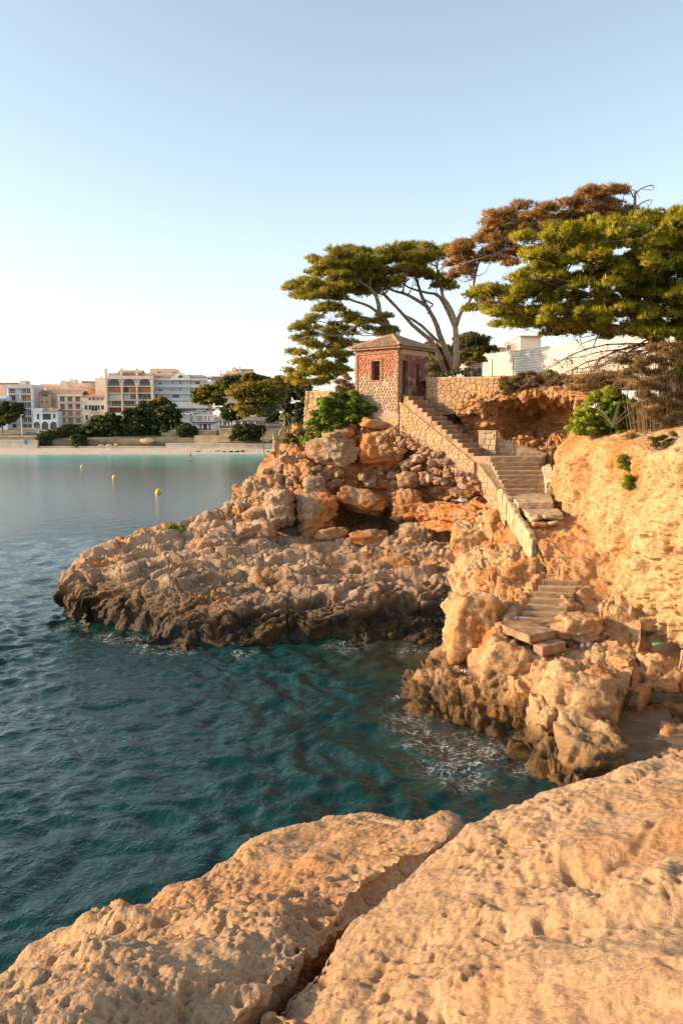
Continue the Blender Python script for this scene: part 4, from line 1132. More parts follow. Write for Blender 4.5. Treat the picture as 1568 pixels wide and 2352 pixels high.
shrub('brown_bush', 'dense brown and green bush spilling over the ledge below the white fence', [(browntop, 42.6)], M_OLIVE, 35, 0.25, 66, 0.36, 0.30, 182, 3, 0.09, 0.03, 0.42, 0.7)
drygrass = [zE(*p) for p in [(835,200),(900,185),(1060,150),(1180,150),(1200,240),(1060,290),(960,285),(850,250)]]
shrub('dry_grass_clump', 'pale dry grass and weeds on the brow between the brown bush and the pine', [(drygrass, 39.0)], M_DRY, 36, 0.25, 50, 0.36, 0.20, 154, 3, 0.13, 0.015, 0.6, 0.9, 0.9, 0.5)
limepoly = [zE(*p) for p in [(845,535),(850,470),(905,385),(1000,300),(1080,245),(1130,265),(1190,330),(1200,420),(1130,470),(1000,540),(900,548)]]
shrub('lime_bush', 'bright lime green bush hanging over the top of the pitted cliff', [(limepoly, 33.0)], M_LIME, 37, 0.2, 90, 0.28, 0.24, 182, 3, 0.085, 0.034, 0.68, 0.5)
darkpoly = [zE(*p) for p in [(1130,330),(1200,330),(1290,380),(1290,500),(1230,560),(1120,560),(1040,520)]]
shrub('ivy_bush', 'dark green broad leaved bush behind the agave', [(darkpoly, 32.6)], M_BUSH, 38, 0.2, 40, 0.26, 0.22, 140, 3, 0.08, 0.055, 0.25, 0.5)
brownpoly = [zE(*p) for p in [(1120,80),(1240,40),(1380,-20),(1568,-40),(1640,60),(1600,240),(1640,640),(1480,650),(1300,660),(1190,600),(1280,520),(1290,360),(1250,250),(1180,170)]]
shrub('dead_brush', 'brown dead brush draped over the cliff top under the pine', [(brownpoly, 31.2)], M_DRY, 39, 0.20, 150, 0.32, 0.26, 161, 2, 0.13, 0.014, 0.35, 1.0, 0.0, 0.9)
for i, (poly, dd, lb) in enumerate([([(1160,690),(1195,680),(1215,740),(1200,790),(1170,760)],28.8,'thin green weeds growing down a crack high in the pitted cliff'),
                                ([(1195,820),(1235,800),(1245,890),(1215,905),(1190,870)],28.2,'thin green weeds lower in the same crack of the pitted cliff'),
                                ([(1470,110),(1568,90),(1580,190),(1490,185)],31.5,'sprig of bright green leaves at the right edge among the bare twigs'),
                                ([(1360,570),(1560,520),(1600,620),(1400,650)],28.0,'olive green straggling weeds along the cliff edge at the right')]):
    shrub('cliff_weeds', lb, [([zE(*p) for p in poly], dd)], M_LIME if i != 3 else M_OLIVE, 40 + i, 0.12, 12, 0.16, 0.16, 80, 3, 0.08, 0.018, 0.35, 0.25, group='weeds on the cliff')
shrub('young_pine', 'young dark green pine on the wall top in front of the white fence', [([(1048,832),(1062,812),(1085,806),(1108,812),(1118,830),(1100,842),(1070,838)], 45.0)], M_PINE, 45, 0.16, 16, 0.26, 0.12, 140, 3, 0.12, 0.03, 0.12, 0.3, cat='tree')
shrub('potted_agave_leaves', 'dark spiky plants along the foot of the mesh fence', [([(1022,868),(1040,852),(1075,850),(1085,838),(1092,850),(1120,862),(1118,872)], 45.0)], M_AGAVE, 46, 0.15, 14, 0.2, 0.16, 28, 3, 0.2, 0.03, 0.2, 0.25, 1.0, 0.4, cat='plant').name = 'spiky_plant'
# pine and shrubs behind the terrace
def far_tree(name, label, poly, d, mat, seed, n=70, gap=0.8, rx=1.0, rz=0.6, ln=0.35, wd=0.12, trunk=None, thick=1.5, tint=0.45, cnt=40, group=None, bark=None, k=3):
    xs = [p[0] for p in poly]; yb = max(p[1] for p in poly); yt = min(p[1] for p in poly)
    cx = sum(xs) / len(xs)
    tr = trunk or [(cx, yb + (yb - yt) * 0.15), (cx, 0.4 * yb + 0.6 * yt)]
    P = [U(x, y, d) for x, y in tr]
    if len(P) == 2: P = [P[0], 0.5 * (P[0] + P[1]), P[1]]
    h = abs(P[0][2] - P[-1][2])
    return pine(name, label, P[0], [(P, 0.06 * h ** 0.7 + 0.05, 0.05)], [(poly, d, thick, cnt, gap)], mat, bark or M_BARK_DARK, seed, rx=rx, rz=rz, n=n, k=k, ln=ln, wd=wd, tint=tint, branch_r=0.06, group=group, spread=0.7, wood_sides=6)
far_tree('round_tree', 'olive green round tree behind the white fence, right of the bare pine trunks', [(1040,835),(1048,800),(1062,780),(1085,772),(1105,780),(1118,800),(1120,826),(1080,840)], 78, M_OLIVE, 51, 90, 0.7, 0.9, 0.6, 0.28, 0.09, cnt=45, tint=0.3)
far_tree('yellow_hedge', 'yellow olive bushes behind the railing at the right side of the kiosk', [(975,868),(978,805),(1000,795),(1030,805),(1045,830),(1040,868)], 64, M_OLIVE, 52, 90, 0.6, 0.8, 0.55, 0.24, 0.09, cnt=36, tint=0.55)
# agave on the cliff top
def agave():
    c = U(*zE(1120, 500), 32.0)
    root = empty('agave', c, 'grey green agave with long pointed leaves on the cliff edge', 'plant')
    rng = np.random.default_rng(61)
    for j in range(17):
        a = 2 * math.pi * j / 17 * 2.4 + rng.uniform(-.2, .2); el = rng.uniform(0.15, 1.15); ln = rng.uniform(0.9, 1.35)
        V = []; Fq = []
        for i in range(7):
            s = i / 6; w = 0.075 * (0.75 + 0.6 * s) * (1 - s ** 2.4) + 0.004
            r = ln * s * math.cos(el * (1 - 0.45 * s)); z = ln * s * math.sin(el) - 0.35 * s * s * (1.3 - el)
            px, pz = r, z
            ox, oy = math.cos(a), math.sin(a)
            for q, hh in ((-1, 0.0), (0, -0.025 * (1 - s)), (1, 0.0)):
                V.append((ox * px - oy * q * w, oy * px + ox * q * w, pz + hh + 0.02))
        for i in range(6):
            for q in range(2): Fq.append((3*i+q, 3*i+q+1, 3*i+3+q+1, 3*i+3+q))
        me = np_mesh('leaf', np.array(V), np.array(Fq), M_AGAVE)
        at = me.attributes.new('tint', 'FLOAT', 'POINT'); at.data.foreach_set('value', np.full(len(V), float(rng.uniform(.2, .9)), np.float32))
        obj('leaf', me, root)
agave()
# prickly pear on the seaward brow
def prickly_pear():
    d = 49.5
    def q(x, y): return (424.9 + .1831 * x, 826.8 + .1831 * y)
    base = U(*q(1275, 915), d)
    root = empty('prickly_pear', base, 'tall prickly pear cactus with a bare brown trunk on the seaward brow', 'cactus')
    mb = MB()
    for pts, r in [([(1265,915),(1255,820),(1250,740),(1240,690)], 0.075), ([(1300,910),(1300,800),(1280,745)], 0.065), ([(1255,800),(1220,790),(1205,800)], 0.05), ([(1290,770),(1330,800)], 0.05), ([(1262,860),(1230,850)], 0.04)]:
        limb(mb, [U(*q(*p), d) for p in pts], r, r * 0.6, 6, 7)
    mb.build('trunk', simple_mat('cactus_bark', (0.36, 0.24, 0.13), 0.9, 0.3, 9, 0.5), root, True, base)
    mg = simple_mat('cactus_pad', (0.24, 0.25, 0.09), 0.6, 0.3, 4, 0.2)
    rng = np.random.default_rng(62)
    for (x, y, w, h, r) in [(1240,650,34,60,0.1),(1288,690,50,62,-0.5),(1212,690,28,48,0.3),(1188,712,24,30,0.8),(1218,735,30,40,0.2),(1318,700,24,44,-0.7),(1205,800,36,54,0.9),(1240,815,36,40,0.4),(1225,850,34,36,1.0),(1345,775,22,40,-0.4),(1330,820,24,46,0.3),(1222,872,22,40,0.1),(1185,930,26,70,0.1),(1200,890,34,40,1.1),(1322,850,24,40,0.9)]:
        k = .1831 * d / F_PX
        D, Fq = ICO[2]
        V = D * np.array([w * k * 0.5, 0.045, h * k * 0.55])
        obj('pad', np_mesh('pad', V, Fq, mg), root, U(*q(x, y), d + rng.uniform(-.25, .25)) - base, (rng.uniform(-.3, .3), r, rng.uniform(-.8, .8)))
prickly_pear()
# ================================================================== KIOSK, WALLS, STAIRS, FENCES
def stone_mat(name, cols, rough=0.9, bstr=0.5, scale=9.0):
    """every stone takes its own tone (object random), with grain on top"""
    m, t, b = new_mat(name)
    p = geo_pos(t)
    oi = nd(t, 'ShaderNodeObjectInfo')
    c = ramp(t, oi.outputs['Random'], [(i / (len(cols) - 1), c) for i, c in enumerate(cols)])
    n1 = noise_tex(t, scale, 6, 0.65, p)
    c = mixc(t, 0.75, c, ramp(t, n1, [(0.3, g(0.6)), (0.6, g(1.0)), (0.8, g(1.15))]), 'MULTIPLY')
    L(t, c, b.inputs['Base Color']); b.inputs['Roughness'].default_value = rough
    b.inputs['Specular IOR Level'].default_value = 0.2
    bump(t, b, noise_tex(t, scale * 2.2, 5, 0.65, p), bstr, 0.02)
    return m
M_WSTONE = stone_mat('wall_rubble_stone', [(0.38, 0.24, 0.135), (0.45, 0.30, 0.175), (0.43, 0.26, 0.13), (0.48, 0.335, 0.205), (0.40, 0.27, 0.165), (0.46, 0.28, 0.14)])
M_WHITE_STONE = stone_mat('pale_ashlar', [(0.48, 0.36, 0.245), (0.55, 0.43, 0.305), (0.42, 0.30, 0.19), (0.52, 0.39, 0.265)])
M_MORTAR = simple_mat('earthy_mortar', (0.44, 0.305, 0.18), 0.95, 0.25, 5, 0.5)
M_SHADECONC = simple_mat('shade_toned_concrete', (0.15, 0.115, 0.075), 0.85, 0.3, 2.0, 0.5, bscale=25)  # concrete colour darkened to carry the shade of the pit
M_CONC = simple_mat('worn_concrete', (0.42, 0.31, 0.21), 0.9, 0.25, 3.0, 0.5, bscale=25)
M_CONC_PALE = simple_mat('pale_render', (0.50, 0.365, 0.225), 0.9, 0.28, 3.0, 0.5, bscale=18)
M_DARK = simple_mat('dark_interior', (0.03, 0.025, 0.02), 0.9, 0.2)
M_IRON = simple_mat('rusty_iron', (0.16, 0.08, 0.045), 0.8, 0.35, 12)
M_RAIL = simple_mat('painted_railing', (0.12, 0.13, 0.05), 0.7, 0.2, 5)

def voronoi_cells(w, h, size, rng, aspect=1.35):
    """irregular stones packed over a w x h rectangle"""
    nx, ny = max(2, int(w / (size * aspect)) + 1), max(2, int(h / size) + 1)
    pts = []
    for j in range(-1, ny + 1):
        for i in range(-1, nx + 1):
            if rng.random() < 0.22: continue
            pts.append(((i + 0.5 * (j % 2) + rng.uniform(.02, .98)) * w / nx, (j + rng.uniform(.08, .92)) * h / ny))
    P = np.array(pts) * np.array([1, aspect])
    out = []
    for k, p in enumerate(P):
        d = np.linalg.norm(P - p, axis=1)
        poly = [(p[0] - 9 * size, p[1] - 9 * size), (p[0] + 9 * size, p[1] - 9 * size), (p[0] + 9 * size, p[1] + 9 * size), (p[0] - 9 * size, p[1] + 9 * size)]
        for q in np.argsort(d)[1:16]:
            m = (p + P[q]) / 2; n = P[q] - p
            new = []
            for a, b in zip(poly, poly[1:] + poly[:1]):
                sa = (a[0]-m[0])*n[0] + (a[1]-m[1])*n[1]; sb = (b[0]-m[0])*n[0] + (b[1]-m[1])*n[1]
                if sa <= 0: new.append(a)
                if sa * sb < 0:
                    t = sa / (sa - sb); new.append((a[0]+(b[0]-a[0])*t, a[1]+(b[1]-a[1])*t))
            poly = new
            if len(poly) < 3: break
        if len(poly) >= 3: out.append([(x, y / aspect) for x, y in poly])
    return out
def coursed_cells(w, h, size, rng, aspect=1.7):
    out = []; y = 0.0
    while y < h:
        hh = size * rng.uniform(0.75, 1.2); x = -rng.uniform(0, size)
        while x < w:
            ww = size * aspect * rng.uniform(0.6, 1.35)
            j = lambda: rng.uniform(-.02, .02)
            out.append([(x + j(), y + j()), (x + ww + j(), y + j()), (x + ww + j(), y + hh + j()), (x + j(), y + hh + j())])
            x += ww
        y += hh
    return out
def clip_line(poly, f):
    """keep the part of a polygon where f(x,y) <= 0"""
    new = []
    for a, b in zip(poly, poly[1:] + poly[:1]):
        fa, fb = f(*a), f(*b)
        if fa <= 0: new.append(a)
        if fa * fb < 0:
            t = fa / (fa - fb); new.append((a[0]+(b[0]-a[0])*t, a[1]+(b[1]-a[1])*t))
    return new
def stone_wall(name, label, A, B, ztop, zbot, size, mat, seed, thick=0.45, coursed=False, lean=0.0, joint=0.004, proud=0.03, cap=True, cat='wall', aspect=1.35, mortar=None):
    """wall from A to B (x,y), seen from its left-hand... outward side; ztop and zbot are heights at both ends"""
    rng = np.random.default_rng(seed)
    A = np.array(A, float); B = np.array(B, float)
    w = float(np.linalg.norm(B - A)); e = (B - A) / w; n = np.array([e[1], -e[0]])   # outward normal
    z0 = min(zbot); h = max(ztop) - z0
    top = lambda x, y: (y + z0) - (ztop[0] + (ztop[1] - ztop[0]) * x / w)
    bot = lambda x, y: (zbot[0] + (zbot[1] - zbot[0]) * x / w) - (y + z0)
    base = np.array([A[0], A[1], z0])
    root = empty(name, base, label, cat)
    def P(x, y, o): 
        o = o - lean * y
        return (e[0] * x + n[0] * o, e[1] * x + n[1] * o, y)
    cells = (coursed_cells if coursed else voronoi_cells)(w, h, size, rng, aspect)
    k = 0
    rest = MB()
    for poly in cells:
        for f in (top, bot, lambda x, y: -x, lambda x, y: x - w):
            poly = clip_line(poly, f)
            if len(poly) < 3: break
        if len(poly) < 3: continue
        c = np.mean(poly, 0)
        area = 0.5 * abs(sum(a[0]*b[1]-a[1]*b[0] for a, b in zip(poly, poly[1:] + poly[:1])))
        if area < 0.15 * size * size * 0.5: continue
        if sum(a[0]*b[1]-a[1]*b[0] for a, b in zip(poly, poly[1:] + poly[:1])) < 0: poly = poly[::-1]
        o = rng.uniform(0.0, proud)
        def ring(s, off): return [P(c[0] + (a - c[0]) * s, c[1] + (b - c[1]) * s, off + (rng.uniform(-.008, .008))) for a, b in poly]
        s1 = max(0.5, 1 - 2 * joint / size)
        r0 = ring(s1, -0.06); r1 = ring(s1 * 0.98, o + 0.006); r2 = ring(s1 * 0.86, o + 0.022 + rng.uniform(0, .012))
        m = len(poly); fs = []
        for i in range(m):
            fs += [(i, (i+1) % m, m + (i+1) % m, m + i), (m + i, m + (i+1) % m, 2*m + (i+1) % m, 2*m + i)]
        fs.append(tuple(range(2*m, 3*m)))
        if k < 300:
            MB().add(r0 + r1 + r2, fs).build('stone', mat, root, smooth=False)
        else: rest.add(r0 + r1 + r2, fs)
        k += 1
    if rest.f: rest.build('stones', mat, root)['kind'] = 'stuff'
    b = MB()
    zt0, zt1, zb0, zb1 = ztop[0] - z0, ztop[1] - z0, zbot[0] - z0, zbot[1] - z0
    q = [P(0, zb0, -thick), P(0, zb0, 0), P(w, zb1, 0), P(w, zb1, -thick)]
    q2 = [P(0, zt0 - .01, -thick), P(0, zt0 - .01, 0), P(w, zt1 - .01, 0), P(w, zt1 - .01, -thick)]
    b.hexa(q, q2)
    b.build('core', mortar or M_MORTAR, root)
    if cap:
        c = MB()
        c.hexa([P(-.02, zt0 - .02, -thick - .03), P(-.02, zt0 - .02, .05), P(w + .02, zt1 - .02, .05), P(w + .02, zt1 - .02, -thick - .03)],
               [P(-.02, zt0 + .06, -thick - .03), P(-.02, zt0 + .06, .05), P(w + .02, zt1 + .06, .05), P(w + .02, zt1 + .06, -thick - .03)])
        c.build('coping', M_CONC, root)
    return root
# --- walls
stone_wall('retaining_wall', 'long rubble stone retaining wall to the right of the upper stairs', (4.62, 45.6), (8.15, 42.95), (11.50, 11.38), (9.3, 10.0), 0.23, M_WSTONE, 1, proud=0.04)
stone_wall('stair_wall', 'rough stone side wall under the upper stair flight', (3.16, 45.0), (6.33, 39.4), (10.22, 7.22), (8.5, 6.1), 0.21, M_WSTONE, 2, cap=False, proud=0.035)
stone_wall('stair_wall', 'pale squared block wall under the middle stair flight', (6.5, 39.1), (7.12, 35.6), (7.18, 5.72), (6.0, 4.6), 0.25, M_WSTONE, 3, cap=False, coursed=True, proud=0.04)
stone_wall('terrace_wall', 'sloping honey coloured stone wall at the left of the terrace behind the green bush', (-2.42, 51.6), (1.0, 48.6), (11.0, 11.0), (8.0, 8.6), 0.24, M_WSTONE, 4, lean=0.12, proud=0.07)
stone_wall('terrace_wall', 'seaward return of the honey coloured terrace wall', (-2.1, 58.0), (-2.42, 51.6), (11.0, 11.0), (8.0, 8.0), 0.3, M_WSTONE, 5, lean=0.12)
stone_wall('landing_wall', 'short white block pier at the foot of the upper stairs', (6.72, 40.75), (7.50, 40.35), (8.66, 8.66), (7.2, 7.2), 0.27, M_WHITE_STONE, 6, coursed=True, thick=0.35, proud=0.02)
stone_wall('landing_wall', 'low white block wall along the back of the landing below the ochre hollow', (7.5, 40.6), (9.9, 40.2), (8.35, 7.55), (7.1, 7.1), 0.27, M_WHITE_STONE, 7, coursed=True, thick=0.35, proud=0.02)
# gate pillar on the seaward brow
def blocks(name, label, cat, boxes, mat, part='block', seed=0, bev=0.03):
    rng = np.random.default_rng(seed)
    c0 = np.array(boxes[0][0], float); root = empty(name, c0, label, cat)
    for c, s, rz in boxes:
        me = bevel_mesh(MB().box(-s[0]/2, s[0]/2, -s[1]/2, s[1]/2, -s[2]/2, s[2]/2).mesh(part), bev, 1)
        for v in me.vertices: v.co += Vector(rng.normal(size=3) * 0.012)
        me.materials.append(mat)
        obj(part, me, root, np.array(c) - c0, (rng.normal() * .02, rng.normal() * .02, rz + rng.normal() * .03))
    return root
kp = 49.0 / F_PX
pil = []
for (x0, x1, y0, y1) in [(627,642,1022,1036),(642.5,655,1024,1037),(628,641,1011,1021.5),(641.5,654,1010,1023),(627,640,1001,1010.5),(640.5,652,1003,1009.5)]:
    pil.append((U((x0+x1)/2, (y0+y1)/2, 49.0), ((x1-x0)*kp, 0.42, (y1-y0)*kp), 0.25))
blocks('gate_pillar', 'broken pale block pillar on the seaward brow beside the rusty pole', 'pillar', pil, M_WHITE_STONE, seed=3)
o = MB().tube([U(608,1052,50.2), U(605,1020,50.2), U(603,984,50.2)], 0.022, 6).build('rusty_pole', M_IRON)
tag(o, 'thin rusty iron pole standing on the seaward brow', 'pole')

# --- kiosk
def kiosk():
    K = np.array([3.08, 45.0, 9.4]); rz = math.atan2(0.771, 0.637)
    wx, wy, H = 2.85, 2.98, 3.66          # x runs along the shaded face, y along the sunlit face
    root = empty('kiosk', K, 'small square red and grey stone kiosk with a tiled roof atop the stairs', 'kiosk', rz=rz)
    m, t, b = new_mat('peeling_red_render')
    p = geo_pos(t); sep = nd(t, 'ShaderNodeSeparateXYZ'); L(t, p, sep.inputs[0])
    edge = math_n(t, 'ADD', sep.outputs[2], math_n(t, 'MULTIPLY', math_n(t, 'SUBTRACT', noise_tex(t, 2.2, 5, 0.6, p), 0.5), 1.5))
    k = maprange(t, edge, 11.66, 11.74)
    red = ramp(t, noise_tex(t, 6, 5, 0.6, p), [(0.3, (0.35, 0.13, 0.075)), (0.7, (0.47, 0.215, 0.125))])
    grey = ramp(t, noise_tex(t, 4, 6, 0.65, p), [(0.3, (0.33, 0.235, 0.155)), (0.7, (0.46, 0.345, 0.235))])
    c = mixc(t, k, grey, red)
    L(t, c, b.inputs['Base Color']); b.inputs['Roughness'].default_value = 0.95
    bump(t, b, noise_tex(t, 24, 6, 0.7, p), 0.6, 0.02)
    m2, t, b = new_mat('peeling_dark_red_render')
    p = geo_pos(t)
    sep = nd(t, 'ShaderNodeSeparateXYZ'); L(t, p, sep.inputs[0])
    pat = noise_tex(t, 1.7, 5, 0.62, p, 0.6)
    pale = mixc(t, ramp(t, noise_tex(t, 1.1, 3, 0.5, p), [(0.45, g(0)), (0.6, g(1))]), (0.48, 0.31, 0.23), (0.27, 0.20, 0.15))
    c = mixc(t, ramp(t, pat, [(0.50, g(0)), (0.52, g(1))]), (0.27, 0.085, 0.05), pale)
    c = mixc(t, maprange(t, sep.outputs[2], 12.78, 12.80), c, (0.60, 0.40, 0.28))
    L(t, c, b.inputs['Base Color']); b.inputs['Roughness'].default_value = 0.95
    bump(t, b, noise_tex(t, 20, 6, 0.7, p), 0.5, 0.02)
    th = 0.24
    y0, y1, z0, z1 = 1.27, 1.80, 2.02, 3.06       # window opening
    w = MB()
    w.box(0, th, 0, wy, 0, z0); w.box(0, th, 0, wy, z1, H); w.box(0, th, 0, y0, z0, z1); w.box(0, th, y1, wy, z0, z1)
    wall = w.build('sunlit_wall', m, root); wall.name = 'wall'
    d0, d1, dz0, dz1 = 0.30, 0.82, 1.22, 3.05     # doorway
    w = MB()
    w.box(th, d0, 0, th, 0, H); w.box(d1, wx, 0, th, 0, H); w.box(d0, d1, 0, th, 0, dz0); w.box(d0, d1, 0, th, dz1, H)
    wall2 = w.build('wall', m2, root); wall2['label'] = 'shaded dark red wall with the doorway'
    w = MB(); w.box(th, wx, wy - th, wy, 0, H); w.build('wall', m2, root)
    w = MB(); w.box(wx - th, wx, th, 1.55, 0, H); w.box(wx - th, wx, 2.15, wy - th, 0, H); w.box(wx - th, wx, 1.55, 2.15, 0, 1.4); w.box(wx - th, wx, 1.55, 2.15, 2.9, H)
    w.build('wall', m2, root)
    MB().box(.01, wx - .01, .01, wy - .01, -1.0, -.003).build('footing', M_MORTAR, root)
    MB().box(th, wx - th, th, wy - th, 1.0, 1.2).build('floor', M_CONC, root)
    # doorway jambs, half open grey door, blocked second opening
    dr = MB().box(0, 0.03, 0, 0.42, 0, 1.78).build('door', simple_mat('weathered_grey_door', (0.30, 0.23, 0.17), 0.9, 0.3, 8), root)
    dr.location = (d1 - 0.06, 0.10, dz0); dr.rotation_euler = (0, 0, math.radians(-12))
    fr = MB()
    fr.box(d0 - .05, d0, -.03, .05, dz0, dz1 + .05); fr.box(d1, d1 + .05, -.03, .05, dz0, dz1 + .05); fr.box(d0, d1, -.03, .05, dz1, dz1 + .05)
    fr.build('door_frame', simple_mat('grey_jamb', (0.36, 0.27, 0.20), 0.9, 0.3, 8), root)
    MB().box(1.62, 1.92, -.02, .0, 1.75, 2.95).build('blocked_doorway', simple_mat('dark_red_board', (0.13, 0.035, 0.03), 0.9, 0.4, 4), root)
    # window: reveal frame, bars, dark room behind
    win = MB()
    win.box(-.02, .05, y0 - .035, y0, z0, z1); win.box(-.02, .05, y1, y1 + .035, z0, z1); win.box(-.02, .05, y0 - .035, y1 + .035, z1, z1 + .035)
    wo = win.build('window', M_CONC, root)
    MB().box(-.06, .10, y0 - .16, y1 + .16, z0 - .05, z0 - .003).build('sill', simple_mat('red_tile_sill', (0.40, 0.15, 0.08), 0.8), wo)
    bars = MB()
    for i in range(5):
        yy = y0 + (i + .5) * (y1 - y0) / 5; bars.tube([(0.12, yy, z0), (0.12, yy, z1)], 0.009, 5)
    for zz in (z0 + .22, z1 - .22): bars.tube([(0.12, y0, zz), (0.12, y1, zz)], 0.008, 5)
    bars.build('bars', M_IRON, wo)
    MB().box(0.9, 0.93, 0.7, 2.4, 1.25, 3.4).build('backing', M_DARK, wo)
    # pebble trim at the corners, under the eaves and round the window
    rng = np.random.default_rng(8)
    D, Fq = ico_dirs(1)
    V = []; Fs = []
    def peb(x, y, z, s):
        q = D * np.array([s * .75, s, s * 1.05]) * rng.uniform(.75, 1.2, 3)
        Fs.append(Fq + len(V) * len(D)); V.append(q + np.array([x, y, z]))
    for yc in (0.10, wy - 0.10):
        for z in np.arange(0.25, H - .05, 0.075):
            for q in (-0.065, 0.0, 0.065): peb(-0.045, yc + q + rng.normal() * .015, z + rng.normal() * .02, 0.047)
    for z in np.arange(0.25, 2.6, 0.08): peb(0.06 + rng.normal() * .02, -0.03, z, 0.045); peb(0.14, -0.02, z + .04, 0.04)
    for y in np.arange(0.2, wy - 0.18, 0.07):
        for q in (0, 0.075): peb(-0.045, y, H - 0.20 + q + rng.normal() * .012, 0.046)
    for z in np.arange(z0, z1 + .2, 0.075):
        for s in (y0 - .10, y1 + .10):
            for q in (-.05, .04): peb(-0.045, s + q, z + rng.normal() * .015, 0.044)
    for y in np.arange(y0 - .05, y1 + .06, 0.07):
        for q in (.09, .17): peb(-0.045, y, z1 + q, 0.044)
    me = np_mesh('pebble_trim', np.concatenate(V), np.concatenate(Fs), simple_mat('pebble_stone', (0.56, 0.33, 0.21), 0.9, 0.45, 16, 0.4), True)
    obj('pebble_trim', me, wall)['kind'] = 'stuff'
    # stones set in the render, each proud of the wall
    sm = [np_mesh('stud', D * np.array([0.036, 0.055, 0.088]) * np.array([1, q, 1 / q]), Fq, m, True) for q in (0.85, 1.0, 1.2)]
    cnt = 0
    for j in range(19):
        for i in range(13):
            y = 0.30 + (i + 0.5 * (j % 2)) * 0.195 + rng.normal() * .02; z = 0.42 + j * 0.158 + rng.normal() * .02
            if y > wy - 0.28 or z > H - 0.32 or (y0 - .22 < y < y1 + .22 and z0 - .12 < z < z1 + .28) or rng.random() < 0.06: continue
            if cnt >= 290: break
            obj('stud_stone', sm[int(rng.integers(3))], wall, (-0.012, y, z), (rng.normal() * .5, rng.normal() * .2, rng.normal() * .2)); cnt += 1
    # roof: boards, then barrel tiles laid one by one
    ov = 0.27; ze = H + 0.02; zp = 4.50
    c = np.array([wx / 2, wy / 2])
    m_tile = stone_mat('clay_roof_tile', [(0.36, 0.21, 0.125), (0.43, 0.28, 0.175), (0.30, 0.18, 0.115), (0.47, 0.32, 0.20), (0.40, 0.24, 0.135)], scale=14)
    rb = MB()
    cs = [(-ov, -ov), (wx + ov, -ov), (wx + ov, wy + ov), (-ov, wy + ov)]
    rb.add([(*q, ze) for q in cs] + [(*q, ze + .05) for q in cs] + [(c[0], c[1], zp)], [(0,3,2,1),(0,1,5,4),(1,2,6,5),(2,3,7,6),(3,0,4,7),(4,5,8),(5,6,8),(6,7,8),(7,4,8)])
    roof = rb.build('roof', simple_mat('roof_underside', (0.38, 0.24, 0.15), 0.9, 0.3, 5), root)
    L_t, r_t = 0.40, 0.100
    tv = []; tf = []
    for i, s in enumerate((0, 1)):
        for k in range(6):
            a = math.pi * k / 5; r = r_t * (1.0 - 0.18 * s)
            tv.append((r * math.cos(a), L_t * s, r * math.sin(a) * 0.9)); 
    for i, s in enumerate((0, 1)):
        for k in range(6):
            a = math.pi * k / 5; r = r_t * (1.0 - 0.18 * s) - 0.016
            tv.append((r * math.cos(a), L_t * s, r * math.sin(a) * 0.9))
    for k in range(5):
        tf += [(k, k + 1, 7 + k, 6 + k), (12 + k, 18 + k, 19 + k, 13 + k), (k, 12 + k, 13 + k, k + 1)]
    tm = MB().add(tv, tf).mesh('tile', m_tile, True)
    total = 0
    for f in range(4):
        a, bq = np.array(cs[f], float), np.array(cs[(f + 1) % 4], float)
        ln = np.linalg.norm(bq - a); e = (bq - a) / ln; inn = np.array([-e[1], e[0]])
        depth = abs(np.dot(c - a, inn)); rise = zp - ze - .05; sl = math.hypot(depth, rise)
        ang = math.atan2(e[1], e[0]); pit = math.atan2(rise, depth)
        n = int(ln / 0.225)
        for i in range(n):
            s = (i + .5) * ln / n
            run = sl * min(s, ln - s) / (ln / 2) - 0.05
            if f > 1 and i % 2: pass
            j = 0
            while j * 0.33 < run - 0.12 and total < 292:
                along = j * 0.33 - 0.05
                q = a + e * s + inn * along * math.cos(pit)
                z = ze + .055 + along * math.sin(pit) + 0.03
                obj('tile', tm, roof, (q[0], q[1], z), (pit + .05 + rng.normal() * .015, rng.normal() * .03, ang + rng.normal() * .02)); total += 1
                j += 1
    hm = bpy.data.meshes.new_from_object(obj('tmp', tm)); bpy.data.objects.remove(bpy.data.objects['tmp'])
    for f in range(4):
        a = np.array(cs[f], float); v = np.array([c[0] - a[0], c[1] - a[1]]); ln = np.linalg.norm(v)
        rise = zp - ze - .05; pit = math.atan2(rise, ln); ang = math.atan2(v[1], v[0]) - math.pi / 2
        for j in range(int(math.hypot(ln, rise) / 0.33)):
            al = j * 0.33
            q = a + v / ln * al * math.cos(pit)
            obj('ridge_tile', hm, roof, (q[0], q[1], ze + .10 + al * math.sin(pit)), (pit + .06, 0, ang), 1.25)
    MB().lathe([(0.10, -.02), (0.12, .05), (0.05, .12), (0.02, .16)], 8, (c[0], c[1], zp)).build('finial', m_tile, roof)
    MB().tube([(c[0], c[1], zp + .1), (c[0], c[1], zp + .62)], 0.012, 5).build('spike', M_IRON, roof)
kiosk()

